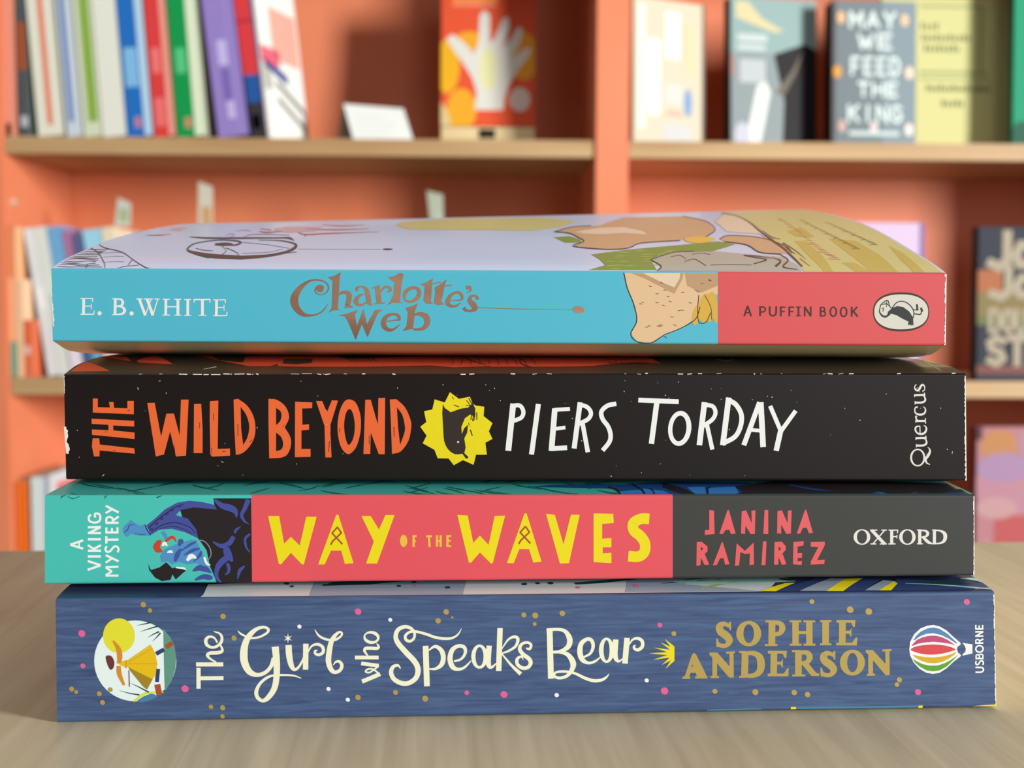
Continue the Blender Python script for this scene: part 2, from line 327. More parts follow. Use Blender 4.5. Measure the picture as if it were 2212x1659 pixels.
(3,'spine','worn_paper',1): '''L-82.94 11.39 .08 -82.27 11.44 .08;L-78.54 11.44 .09 -77.89 11.46 .09;L-74.33 11.45 .19 -72.53 11.39 .19;L-71.33 11.4 .16 -69.37 11.39 .16;L-69.04 11.34 .16 -67.9 11.36 .16;L-67.41 11.36 .16 -65.39 11.37 .16;L-64.75 11.52 .21 -63.36 11.49 .21;L-63.2 11.5 .15 -62.91 11.45 .15;L-62.36 11.48 .18 -60.17 11.53 .18;L-59.71 11.51 .22 -58.8 11.46 .22;L-58.57 11.42 .11 -58.25 11.45 .11;L-57.71 11.57 .22 -57.16 11.44 .22;L-50.2 11.57 .09 -48.36 11.53 .09;L-47.76 11.62 .1 -45.63 11.62 .1;L-44.51 11.61 .14 -43.58 11.44 .14;L-43.21 11.6 .1 -42.89 11.5 .1;L-42.74 11.44 .16 -41.55 11.62 .16;L-38.69 11.65 .11 -38 11.57 .11;L-34.73 11.63 .22 -34.01 11.63 .22;L-28.17 11.66 .22 -27.47 11.53 .22;L-13.25 11.6 .22 -12.16 11.61 .22;L-11.34 11.63 .22 -10.25 11.71 .22;L-2.31 11.76 .24 -1.31 11.71 .24;L2.46 11.65 .12 3.45 11.79 .12;L5.61 11.81 .13 6.7 11.74 .13;L22.68 11.88 .1 23.02 11.75 .1;L25.47 11.84 .1 26.31 11.73 .1;L27.28 11.92 .24 27.82 11.93 .24;L34.44 11.83 .2 35.64 11.83 .2;L36.56 11.78 .18 37.61 11.89 .18;L38.91 11.93 .18 39.84 11.91 .18;L43.03 11.91 .1 44.07 12 .1;L51.25 11.98 .23 51.55 11.84 .23;L52.69 11.97 .1 53.05 11.84 .1;L57.28 11.99 .08 57.59 12.03 .08;L66.63 11.92 .08 67.35 12 .08;L67.68 12.02 .22 68.79 11.96 .22;L70.08 11.91 .1 71.18 12.08 .1;L72.43 12 .2 73.48 12.02 .2;L83.17 12.03 .22 83.99 12.11 .22;L95.42 12.17 .21 96.25 12.2 .21;L37.51 -10.49 .12 37.45 -10.53 .12;L22.87 10.39 .07 22.75 10.25 .07;L-28.17 3.94 .1 -28.31 3.84 .1;L-90.78 -10.5 .11 -91.17 -10.9 .11;L55.31 6.85 .13 55.56 6.7 .13;L-44.3 6.84 .1 -44.36 6.7 .1;L-48.11 10.07 .07 -47.91 9.86 .07;L49.64 -10.65 .13 49.75 -10.71 .13;L31.79 6.25 .13 31.96 6.18 .13;L-65.42 -7.66 .1 -64.91 -7.86 .1;L30.15 9.92 .06 29.94 9.8 .06;L50.97 6.21 .13 51.13 6.19 .13;L19.88 -10.75 .13 20.14 -10.9 .13;L34.73 10.09 .12 34.52 10.01 .12;L-77.12 7.32 .09 -77.1 7.12 .09;L46.5 4.03 .08 46.64 4.01 .08;L13.35 -2.87 .13 13.47 -3.09 .13;L-60.82 -10.62 .12 -60.72 -10.7 .12;L44.03 6.3 .09 44.27 6.27 .09;L-70.47 .42 .06 -70.42 .32 .06;L54.3 7.01 .13 54.5 6.94 .13;L-4.63 5.91 .1 -4.45 5.8 .1;L42.81 1.22 .07 42.74 1.17 .07;L-42.47 3.66 .11 -42.53 3.51 .11;L7.57 2.39 .1 7.71 2.25 .1;L-27.01 8.7 .1 -26.98 8.42 .1;L94.94 -4.62 .13 94.88 -4.88 .13;L-81.69 3.5 .06 -81.73 3.36 .06;L-5.84 8.66 .13 -5.81 8.42 .13;L74.99 1.72 .12 75.27 1.72 .12;L-83.22 8.52 .12 -83.1 8 .12;L88.1 9 .06 87.21 8.72 .06;L-96.39 -.78 .11 -96.34 -.99 .11;L24.29 5.79 .07 24.2 5.64 .07;L-77.16 7.46 .07 -77.06 7.27 .07;L26.6 -9.99 .09 26.78 -10.09 .09;L-38.93 -5.83 .1 -38.93 -5.97 .1;L-64.59 -3.57 .07 -64.61 -3.78 .07;L88.7 4.42 .08 88.55 4.39 .08;L-36.57 3.64 .09 -36.45 3.55 .09;L30.98 -8 .07 30.77 -8.17 .07;L-78.68 9.95 .11 -78.28 9.94 .11;L9.78 5.26 .09 9.64 5.24 .09;L44.16 8.71 .06 44.09 8.65 .06;L96.1 -5.19 .09 96.02 -5.78 .09;L34.46 2.78 .13 34.33 2.65 .13;L-14.09 7.05 .06 -13.97 7.02 .06;L-42.41 .63 .08 -42.59 .42 .08;L31.92 7.15 .12 31.65 7.06 .12;L93.12 4.56 .1 93.19 4.28 .1;L22.58 8.08 .11 22.73 7.85 .11;L32.57 6.63 .09 32.63 6.04 .09;L-16.97 9.36 .11 -17.18 9.25 .11;L-6.98 8.04 .11 -6.85 7.98 .11;L11.43 2.06 .13 11.21 1.86 .13;L46.17 -.31 .12 45.98 -.52 .12;L31.93 -2.78 .06 32.04 -2.84 .06;L88.14 8.1 .07 88.4 8.06 .07;L60.9 5.67 .09 60.96 5.6 .09;L42.06 8.66 .07 41.89 8.52 .07;L-96.16 -6.69 .08 -96.02 -6.8 .08;L13.31 4.39 .07 13.1 4.32 .07;L-49.14 -8.05 .09 -49.01 -8.29 .09;L-57.6 -.1 .11 -57.51 -.36 .11;L71.76 4.38 .12 71.62 4.28 .12;L80.74 7.62 .1 80.98 7.49 .1;L68.58 -1.51 .06 68.69 -1.61 .06;L-20.75 2.81 .07 -20.24 2.17 .07;L53.4 2.27 .11 53.3 2.1 .11;L21.08 -8.47 .07 21.07 -8.62 .07;L-8.64 -.87 .07 -8.47 -1.06 .07;L59.74 8.32 .1 59.57 8.27 .1;L-66.17 -8.54 .13 -66.11 -8.65 .13;L90.27 -5.79 .12 90.34 -5.91 .12;L-7.83 9.35 .12 -7.66 9.25 .12''',
(3,'spine','worn_paper',2): '''P-99.25 -.1 -99.22 -.52 -99.19 -.94 -99.17 -1.36 -99.14 -1.78 -99.11 -2.2 -99.09 -2.61 -99.06 -3.03 -99.03 -3.45 -99.01 -3.87 -98.98 -4.29 -98.95 -4.71 -98.92 -5.13 -98.9 -5.55 -98.87 -5.97 -98.3 -5.97 -98.32 -5.55 -98.07 -5.13 -98.11 -4.71 -98.24 -4.29 -98.33 -3.87 -98.71 -3.45 -98.64 -3.03 -98.52 -2.61 -98.34 -2.19 -98.4 -1.78 -98.47 -1.36 -98.35 -.94 -98.76 -.52 -98.71 -.1;P-99.02 10.97 -99.02 10.54 -99.02 10.12 -99.02 9.7 -99.01 9.27 -99.01 8.85 -99.01 8.42 -99.01 8 -99 7.58 -99 7.15 -98.89 7.15 -98.92 7.58 -98.87 8 -98.93 8.42 -98.86 8.85 -98.87 9.27 -98.88 9.7 -98.91 10.12 -98.95 10.55 -98.82 10.97;P98.54 11.61 98.55 11.2 98.57 10.79 98.59 10.37 98.6 9.96 98.62 9.54 98.64 9.13 98.65 8.71 98.67 8.29 98.69 7.88 98.7 7.46 98.72 7.05 98.74 6.63 98.75 6.22 98.77 5.8 98.79 5.39 98.8 4.97 98.82 4.55 98.84 4.14 98.86 3.72 98.87 3.3 98.89 2.89 98.91 2.47 98.92 2.05 98.94 1.64 98.96 1.22 98.97 .8 98.99 .39 99.01 -.03 99.02 -.45 99.04 -.86 99.06 -1.28 99.08 -1.7 99.09 -2.12 99.11 -2.53 99.13 -2.95 99.14 -3.37 99.16 -3.79 99.18 -4.21 99.19 -4.62 99.21 -5.04 99.23 -5.46 99.25 -5.88 99.26 -6.3 99.28 -6.72 99.3 -7.14 99.31 -7.55 99.33 -7.97 99.35 -8.39 99.36 -8.81 99.38 -9.23 99.4 -9.65 99.42 -10.07 99.43 -10.49 99.45 -10.91 99.47 -11.33 99.48 -11.75 99.19 -11.75 99.2 -11.33 99.32 -10.91 98.98 -10.49 99.04 -10.07 99.18 -9.65 99.03 -9.23 99.23 -8.81 98.94 -8.39 98.98 -7.97 99.17 -7.55 98.91 -7.14 98.98 -6.72 98.93 -6.3 99.07 -5.88 98.85 -5.46 99.05 -5.04 98.8 -4.63 98.93 -4.21 98.89 -3.79 98.71 -3.37 98.76 -2.95 98.73 -2.54 98.64 -2.12 98.79 -1.7 98.89 -1.28 98.79 -.87 98.71 -.45 98.76 -.03 98.75 .39 98.72 .8 98.69 1.22 98.57 1.64 98.78 2.05 98.74 2.47 98.51 2.89 98.49 3.3 98.65 3.72 98.55 4.14 98.69 4.55 98.4 4.97 98.6 5.38 98.35 5.8 98.61 6.22 98.39 6.63 98.58 7.05 98.35 7.46 98.42 7.88 98.45 8.29 98.43 8.71 98.29 9.12 98.34 9.54 98.42 9.95 98.33 10.37 98.23 10.78 98.32 11.2 98.35 11.61''',
(4,'spine','worn_paper',2): '''P98.87 7.82 98.88 7.41 98.88 7 98.89 6.59 98.9 6.18 98.9 5.76 98.91 5.35 98.92 4.94 98.92 4.53 98.93 4.12 98.94 3.71 98.95 3.29 98.95 2.88 98.96 2.47 98.97 2.06 98.97 1.64 98.98 1.23 98.99 .82 98.99 .41 99 -.01 99.01 -.42 99.02 -.83 99.02 -1.24 99.03 -1.66 99.04 -2.07 99.04 -2.48 99.05 -2.9 99.06 -3.31 99.07 -3.72 99.07 -4.14 99.08 -4.55 99.09 -4.97 99.09 -5.38 99.1 -5.79 99.11 -6.21 99.11 -6.62 99.12 -7.04 99.13 -7.45 99.14 -7.87 98.71 -7.87 98.94 -7.45 98.68 -7.04 98.83 -6.62 98.79 -6.21 98.7 -5.8 98.83 -5.38 98.91 -4.97 98.63 -4.55 98.84 -4.14 98.63 -3.73 98.89 -3.31 98.72 -2.9 98.88 -2.49 98.81 -2.07 98.75 -1.66 98.68 -1.25 98.87 -.83 98.74 -.42 98.78 -.01 98.75 .41 98.85 .82 98.79 1.23 98.52 1.64 98.58 2.05 98.57 2.47 98.73 2.88 98.59 3.29 98.5 3.7 98.51 4.12 98.47 4.53 98.59 4.94 98.5 5.35 98.49 5.76 98.62 6.17 98.71 6.59 98.74 7 98.42 7.41 98.39 7.82;P-99.04 7.58 -99.04 7.15 -99.04 6.73 -99.03 6.3 -99.03 5.88 -99.03 5.45 -99.03 5.03 -99.02 4.6 -99.02 4.18 -99.02 3.75 -99.01 3.33 -99.01 2.9 -99.01 2.47 -99 2.05 -99 1.62 -99 1.2 -99 .77 -98.99 .35 -98.9 .35 -98.84 .77 -98.88 1.2 -98.9 1.62 -98.83 2.05 -98.86 2.48 -98.87 2.9 -98.92 3.33 -98.87 3.75 -98.85 4.18 -98.88 4.6 -98.91 5.03 -98.92 5.45 -98.9 5.88 -98.95 6.3 -98.94 6.73 -98.95 7.15 -98.92 7.58;P-98.99 .35 -98.98 -.08 -98.98 -.5 -98.97 -.93 -98.96 -1.35 -98.95 -1.78 -98.94 -2.21 -98.94 -2.63 -98.93 -3.06 -98.92 -3.48 -98.91 -3.91 -98.9 -4.34 -98.9 -4.76 -98.56 -4.76 -98.63 -4.33 -98.65 -3.91 -98.49 -3.48 -98.48 -3.05 -98.62 -2.63 -98.62 -2.2 -98.76 -1.78 -98.72 -1.35 -98.57 -.93 -98.73 -.5 -98.66 -.08 -98.76 .35''',
(2,'spine','worn_paper',2): '''P98.72 8.57 98.74 8.16 98.75 7.75 98.76 7.34 98.78 6.93 98.79 6.52 98.8 6.12 98.82 5.71 98.83 5.3 98.84 4.89 98.86 4.48 98.87 4.06 98.88 3.65 98.9 3.24 98.91 2.83 98.92 2.42 98.94 2.01 98.95 1.6 98.96 1.19 98.98 .78 98.99 .37 99 -.04 99.02 -.45 99.03 -.86 99.04 -1.28 99.06 -1.69 99.07 -2.1 99.08 -2.51 99.1 -2.92 99.11 -3.33 99.12 -3.75 99.14 -4.16 99.15 -4.57 99.16 -4.98 99.18 -5.4 99.19 -5.81 99.2 -6.22 99.22 -6.63 99.23 -7.05 99.24 -7.46 99.26 -7.87 99.27 -8.28 99.28 -8.7 99.03 -8.7 98.97 -8.28 99 -7.87 99.07 -7.46 99 -7.04 99.09 -6.63 98.89 -6.22 98.99 -5.81 98.92 -5.39 99.04 -4.98 98.93 -4.57 98.89 -4.16 98.92 -3.75 98.9 -3.33 98.86 -2.92 98.85 -2.51 98.89 -2.1 98.87 -1.69 98.86 -1.28 98.9 -.86 98.81 -.45 98.78 -.04 98.88 .37 98.64 .78 98.78 1.19 98.76 1.6 98.81 2.01 98.68 2.42 98.75 2.83 98.76 3.24 98.67 3.66 98.75 4.07 98.71 4.48 98.51 4.89 98.67 5.3 98.5 5.71 98.52 6.12 98.5 6.53 98.46 6.94 98.45 7.35 98.56 7.75 98.5 8.16 98.5 8.57''',
(1,'spine','worn_paper',2): '''P98.39 12.14 98.42 11.73 98.44 11.33 98.46 10.93 98.48 10.52 98.5 10.12 98.52 9.71 98.54 9.31 98.56 8.9 98.58 8.5 98.6 8.09 98.62 7.69 98.64 7.28 98.66 6.87 98.68 6.47 98.7 6.06 98.72 5.66 98.74 5.25 98.76 4.85 98.78 4.44 98.8 4.03 98.82 3.63 98.84 3.22 98.87 2.81 98.89 2.41 98.91 2 98.93 1.6 98.95 1.19 98.97 .78 98.99 .37 99.01 -.03 99.03 -.44 99.05 -.85 99.07 -1.25 99.09 -1.66 99.11 -2.07 99.13 -2.48 99.15 -2.88 99.17 -3.29 99.19 -3.7 99.21 -4.11 99.23 -4.52 99.26 -4.92 99.28 -5.33 99.3 -5.74 99.32 -6.15 99.34 -6.56 99.36 -6.97 99.38 -7.38 99.4 -7.78 99.42 -8.19 99.44 -8.6 99.46 -9.01 99.48 -9.42 99.5 -9.83 99.52 -10.24 99.54 -10.65 99.56 -11.06 99.59 -11.47 99.61 -11.88 99.63 -12.29 99.32 -12.28 99.39 -11.87 99.49 -11.47 99.33 -11.05 99.29 -10.65 99.35 -10.24 99.22 -9.83 99.21 -9.42 99.22 -9.01 99.12 -8.6 99.33 -8.19 99.3 -7.78 99.14 -7.37 99.05 -6.96 99.11 -6.56 99 -6.15 99.09 -5.74 98.98 -5.33 99.14 -4.92 99.04 -4.51 98.98 -4.11 99.03 -3.7 98.93 -3.29 99.03 -2.88 98.84 -2.47 98.89 -2.07 98.99 -1.66 98.75 -1.25 98.93 -.85 98.91 -.44 98.9 -.03 98.71 .38 98.71 .78 98.85 1.19 98.8 1.6 98.77 2 98.63 2.41 98.61 2.82 98.66 3.22 98.67 3.63 98.6 4.04 98.69 4.44 98.48 4.85 98.47 5.25 98.42 5.66 98.45 6.07 98.39 6.47 98.42 6.88 98.52 7.28 98.35 7.69 98.46 8.09 98.37 8.5 98.44 8.9 98.45 9.31 98.4 9.71 98.26 10.12 98.29 10.52 98.14 10.93 98.3 11.33 98.11 11.74 98.18 12.14''',
(2,'spine','white_ink',1): '''L-93.82 -1.03 .48 -91.16 -.13 .48;L-93.82 -1.03 .48 -91.19 -1.89 .48;L-92.01 -.4 .35 -92.03 -1.63 .35;L-90.36 -6.37 .49 -87.62 -5.42 .49;L-90.32 -4.49 .49 -87.62 -5.42 .49;L-90.25 -3.53 .49 -87.58 -3.55 .49;L-90.23 -2.31 .49 -87.53 -2.33 .49;L-90.21 -1.13 .46 -88.64 -2.23 .46;L-88.99 -1.96 .48 -87.51 -1.15 .48;L-90.18 .1 .49 -87.48 .08 .49;L-90.16 1.4 .48 -87.46 1.39 .48;L-90.14 2.62 .48 -87.44 2.69 .48;L-90.03 1.4 .48 -87.54 2.62 .48;R-89.47 5.35 .44 -89.92 4.7 .44 -89.72 3.9 .44 -88.76 3.61 .44 -87.8 3.89 .44 -87.54 4.74 .44 -87.79 5.41 .44 -88.58 5.49 .44 -88.63 4.69 .44;L-86.7 -7.61 .46 -84.01 -7.63 .46;L-86.67 -5.84 .46 -83.98 -5.75 .46;L-86.63 -7.52 .44 -85.34 -6.73 .44;L-85.34 -6.76 .44 -86.6 -5.92 .44;L-86.56 -3.28 .48 -83.93 -4.62 .48;L-86.62 -4.88 .44 -85.37 -4.03 .44;R-86.31 -1.37 .44 -86.62 -1.95 .44 -86.33 -2.57 .44 -85.69 -2.47 .44 -85.22 -1.92 .44 -84.72 -1.45 .44 -84.12 -1.57 .44 -83.9 -2.11 .44 -84.14 -2.69 .44;L-86.38 .73 .48 -86.41 -.83 .48;L-86.39 -.03 .49 -83.88 .01 .49;L-86.58 1.53 .49 -83.86 1.52 .49;L-86.35 1.53 .44 -86.33 2.58 .44;L-85.22 1.52 .44 -85.2 2.43 .44;L-84.07 1.52 .44 -84.05 2.61 .44;L-86.5 3.56 .49 -83.82 3.55 .49;R-86.31 3.56 .44 -86.28 4.46 .44 -85.74 4.79 .44 -85.08 4.53 .44 -85 3.7 .44;L-85.09 3.92 .48 -83.76 4.89 .48;L-86.37 7.14 .48 -83.75 5.72 .48;L-86.43 5.59 .44 -85.18 6.36 .44''',
(2,'spine','ink_black',1): '''P-71.07 6.31 -68.76 6.75 -66.27 6.93 -63.96 7.28 -64.12 8.64 -56.3 8.62 -56.3 -9.33 -63.61 -9.28 -65 -5.83 -65.67 -2.36 -67.42 .2 -69 1.67 -70.4 3.85;P-77.8 -5.21 -77.29 -6.49 -75.51 -5.95 -74.07 -4.86 -72.84 -6.15 -71.24 -5.79 -70 -6.71 -70.54 -7.08 -72.17 -8.53 -72.86 -7.43 -73.23 -8.61 -75.02 -8.87 -76.43 -8.13 -77.65 -6.48''',
(2,'spine','indigo_ink',2): '''P-78.03 2.98 -76.24 4.42 -74.08 6.41 -71.58 7.76 -69.1 8.17 -66.26 7.83 -63.96 7.24 -63.43 6.28 -68.23 6.75 -70.9 6.22 -71.98 5.13 -69.5 4.4 -67.75 2.03 -67.42 .2 -70.07 1.49 -72.73 2.23 -75.39 2.06 -77.36 .83 -78.22 2.07;R-63.94 8.37 .53 -62.36 7.09 1.17 -60.58 6.54 1.42 -59.61 5.81 1.07 -59.36 4.54 .14;R-56.91 8.35 1.07 -57.64 6.53 .89 -58.32 5.08 .71 -57.76 3.8 .5 -56.84 3.21 .11;R-58.57 2.62 .18 -59.47 1.99 .54 -59.84 1.26 .46;R-64.4 -.54 .25 -62.63 -1.46 .89 -61.02 -.92 1.07 -60.02 .53 .89;R-61.74 -1.47 1.07 -61.23 -3.3 1.61 -60.35 -4.76 .54;R-60.87 -3.48 1.25 -62.85 -5.11 1.25 -63.67 -6.75 .93 -63.6 -8.22 .71 -62.81 -9.18 .36;R-61.42 -5.12 .71 -61.08 -6.22 .71 -61.27 -7.14 .54 -61.99 -7.59 .14;R-56.63 1.06 .46 -57.62 .06 .54 -57.46 -1.67 .46 -56.66 -2.86 .18;R-57.86 -5.78 .36 -58.85 -6.78 .72 -59.32 -8.61 .14;R-68.58 -6.72 .36 -67.15 -6.09 1.25 -65.9 -6.37 1.25 -64.75 -7.2 .18;R-68.16 -8.65 .36 -66.46 -8.02 1.07 -65.03 -8.21 1.07 -64.68 -8.58 .36''',
(2,'spine','ink_black',3): '''R-77.69 2.34 .18 -76.07 3.88 .18 -74.1 5.41 .18 -72.13 6.77 .16 -70.35 7.39 .11;R-76.99 1.7 .14 -74.49 3.15 .16 -71.82 3.5 .16 -69.17 2.58 .14 -67.94 1.3 .11;R-75.56 2.15 .09 -73.07 2.78 .11 -70.6 2.22 .11 -68.48 1.12 .07;R-78.38 3.16 .16 -77.96 2.07 .19 -77.27 .89 .16;P-76.8 2.39 -76.76 2.27 -76.81 2.12 -76.92 1.98 -77.08 1.89 -77.24 1.87 -77.35 1.93 -77.38 2.05 -77.33 2.2 -77.22 2.34 -77.06 2.43 -76.91 2.45/-76.92 2.29 -76.9 2.22 -76.93 2.14 -76.99 2.06 -77.08 2.01 -77.16 2 -77.22 2.03 -77.24 2.1 -77.21 2.18 -77.15 2.26 -77.06 2.31 -76.98 2.32;P-75.63 3.57 -75.59 3.44 -75.64 3.29 -75.76 3.15 -75.91 3.06 -76.07 3.04 -76.18 3.1 -76.21 3.22 -76.16 3.37 -76.05 3.51 -75.89 3.61 -75.74 3.63/-75.75 3.46 -75.73 3.4 -75.76 3.31 -75.82 3.24 -75.91 3.19 -75.99 3.17 -76.05 3.21 -76.07 3.27 -76.04 3.35 -75.98 3.43 -75.89 3.48 -75.81 3.49;P-74.55 4.65 -74.51 4.53 -74.56 4.38 -74.68 4.24 -74.83 4.14 -74.99 4.13 -75.1 4.19 -75.13 4.31 -75.09 4.46 -74.97 4.6 -74.81 4.69 -74.66 4.71/-74.67 4.55 -74.65 4.48 -74.68 4.4 -74.74 4.32 -74.83 4.27 -74.91 4.26 -74.97 4.29 -74.99 4.36 -74.97 4.44 -74.9 4.52 -74.81 4.57 -74.73 4.58;P-73.47 5.64 -73.43 5.52 -73.48 5.37 -73.6 5.23 -73.76 5.14 -73.91 5.12 -74.02 5.18 -74.06 5.3 -74.01 5.45 -73.89 5.59 -73.73 5.68 -73.58 5.7/-73.59 5.54 -73.57 5.47 -73.6 5.39 -73.67 5.31 -73.75 5.26 -73.84 5.25 -73.9 5.28 -73.91 5.35 -73.89 5.43 -73.82 5.51 -73.74 5.56 -73.65 5.57;P-72.4 6.46 -72.36 6.33 -72.41 6.18 -72.52 6.04 -72.68 5.95 -72.83 5.93 -72.94 5.99 -72.98 6.11 -72.93 6.26 -72.82 6.4 -72.66 6.5 -72.5 6.51/-72.52 6.35 -72.5 6.29 -72.53 6.2 -72.59 6.13 -72.68 6.07 -72.76 6.06 -72.82 6.1 -72.84 6.16 -72.81 6.24 -72.75 6.32 -72.66 6.37 -72.58 6.38;P-70.79 7.27 -70.75 7.14 -70.8 6.99 -70.92 6.85 -71.07 6.76 -71.23 6.74 -71.34 6.8 -71.37 6.92 -71.33 7.07 -71.21 7.21 -71.05 7.31 -70.9 7.33/-70.91 7.16 -70.89 7.1 -70.92 7.01 -70.98 6.94 -71.07 6.88 -71.15 6.87 -71.21 6.91 -71.23 6.97 -71.21 7.05 -71.14 7.13 -71.06 7.18 -70.97 7.19''',
(2,'spine','sky_ink',2): '''S-82.83 1.64 -82.63 2.73 -81.74 3.58 -81.29 4.08 -80.5 3.57 -79.45 2.95 -78.17 3.07 -77.43 .89 -79.48 .81 -81.25 1.14 -82.1 .6;P-75.29 -3.58 -74.57 -2.31 -73.31 -1.59 -71.35 -.87 -68.67 -.06 -67.44 -1.07 -66.4 -3.45 -65 -5.47 -66.07 -5.82 -67.85 -5.08 -69.63 -5.35 -71.4 -4.79 -72.83 -5.33 -73.71 -4.59 -74.96 -4.95;R-74.77 1.6 .78 -74.17 .78 .71 -74 .05 .53''',
(2,'spine','cornflower_ink',3): '''R-71.02 -2.51 .18 -69.22 -1.24 .53 -67.79 -.52 .36;R-70.49 -3.43 .18 -68.52 -2.34 .71 -67.09 -1.99 .36;R-72.29 -4.69 .53 -71.74 -3.24 1.07 -71.01 -1.96 .36;R-68.38 -4.71 .18 -67.11 -3.44 .71 -66.74 -2.53 .36;R-82.65 1.55 .18 -81.94 2.09 .25 -81.57 3 .21 -80.51 3.17 .14;R-80.54 1.36 .14 -79.3 1.08 .18 -78.06 1.16 .11;R-71.36 -1.42 .53 -70.99 -.32 .89 -70.55 -.87 .36''',
(2,'spine','white_ink',4): '''R-69.8 -4.52 .53 -68.89 -3.62 1.07 -67.83 -3.99 .36;R-66.23 -3.81 .43 -65.71 -5.1 .53 -65 -5.56 .29;R-72.13 -5.97 .28 -70.53 -6.16 .43 -70 -6.53 .14;R-74.91 -1.4 .35 -74.37 -.85 .78 -73.84 -1.4 .28;R-73.86 -2.77 .25 -73.15 -2.59 .64 -72.71 -2.83 .21''',
(2,'spine','lilac_ink',4): '''R-68.32 -.25 .14 -66.36 -.35 .21 -65.13 -1.63 .21 -64.79 -3.27 .21 -65.43 -4.55 .11''',
(2,'spine','tomato_ink',4): '''S-76.68 -1.39 -75.78 -.21 -74.98 -.3 -75.3 -1.58 -74.84 -2.58 -75.82 -2.81 -76.43 -2.3;R-74.36 -.67 .43 -73.29 .23 .64 -72.49 .41 .53 -71.88 -.59 .14''',
(2,'spine','yellow_ink',1): '''P-52.84 4.86 -50.53 4.85 -49.54 -1.04 -48.11 .41 -46.27 -1.45 -44.88 4.67 -42.69 4.66 -45.45 -5.5 -45.84 -5.5 -48.13 -3.01 -50.23 -5.47 -50.69 -5.35;P-38.6 5.07 -38.14 5.07 -35.01 -5.29 -36.83 -5.44 -37.59 -2.59 -39.72 -2.58 -41.09 -5.53 -42.44 -5.52;P-33.31 4.78 -31.37 4.77 -29.64 1.89 -28.27 4.96 -26.34 4.95 -30.04 -5.4 -32.37 -5.38 -30.73 -.66;P-13.12 4.97 -10.89 4.77 -9.7 -1.08 -8.3 .49 -6.46 -1.5 -5.19 4.67 -2.96 4.74 -5.54 -5.47 -5.93 -5.54 -8.29 -3.15 -10.16 -5.32 -10.63 -5.32;P1.15 5.2 1.62 5.19 4.87 -5.21 3.1 -5.4 2.18 -2.49 .1 -2.48 -1.06 -5.49 -2.52 -5.48;P5.74 5.1 7.63 4.89 9.53 -1.46 11.06 4.88 12.95 4.87 10.75 -5.56 8.78 -5.63;P15.9 5.14 20.12 5.04 20.26 3.06 17.78 2.87 17.81 -.31 19.79 -.2 19.81 -2.19 17.95 -2.18 17.96 -3.5 19.82 -3.39 19.85 -5.62 16 -5.36;R27.89 3.9 2.3 26.19 3.95 2.3 24.5 3.04 2.3 24.6 1.45 2.3 25.96 .25 2.3 27.01 -1.35 2.3 26.88 -3.27 2.3 25.62 -4.22 2.3 23.44 -4.12 2.3''',
(2,'spine','gold_yellow_ink',1): '''P-23.66 -.58 -23.72 -1.08 -23.89 -1.5 -24.14 -1.78 -24.44 -1.88 -24.74 -1.78 -24.99 -1.49 -25.16 -1.07 -25.22 -.57 -25.16 -.07 -24.99 .35 -24.74 .63 -24.44 .73 -24.14 .63 -23.89 .34 -23.72 -.08;L-22.34 .64 .51 -22.34 -1.89 .51;L-22.57 .4 .43 -21.72 .48 .43;L-22.34 -.62 .39 -21.84 -.63 .39;L-19.73 .39 .47 -18.45 .38 .47;L-19.15 .54 .51 -18.95 -1.91 .51;L-17.4 .61 .51 -17.4 -1.87 .51;L-16.62 .61 .51 -16.62 -1.88 .51;L-17.4 -.65 .39 -16.62 -.65 .39;L-15.18 .6 .51 -15.17 -1.93 .51;L-15.33 .41 .39 -14.39 .44 .39;L-15.25 -.62 .39 -14.47 -.62 .39;L-15.33 -1.73 .39 -14.39 -1.77 .39''',
(2,'spine','rust_ink',2): '''L-38.34 2.44 .35 -37.5 1.14 .35;L-37.5 1.22 .35 -39.32 -.54 .35;L-38.34 2.44 .35 -39.51 1.11 .35;L-39.51 1.19 .35 -37.31 -1.22 .35;L-39.24 -.38 .35 -39.79 -1.32 .35;L1.4 2.43 .35 2.28 1.11 .35;L2.28 1.19 .35 .44 -.58 .35;L1.4 2.43 .35 .24 1.08 .35;L.23 1.16 .35 2.49 -1.27 .35;L.52 -.42 .35 -.03 -1.37 .35''',
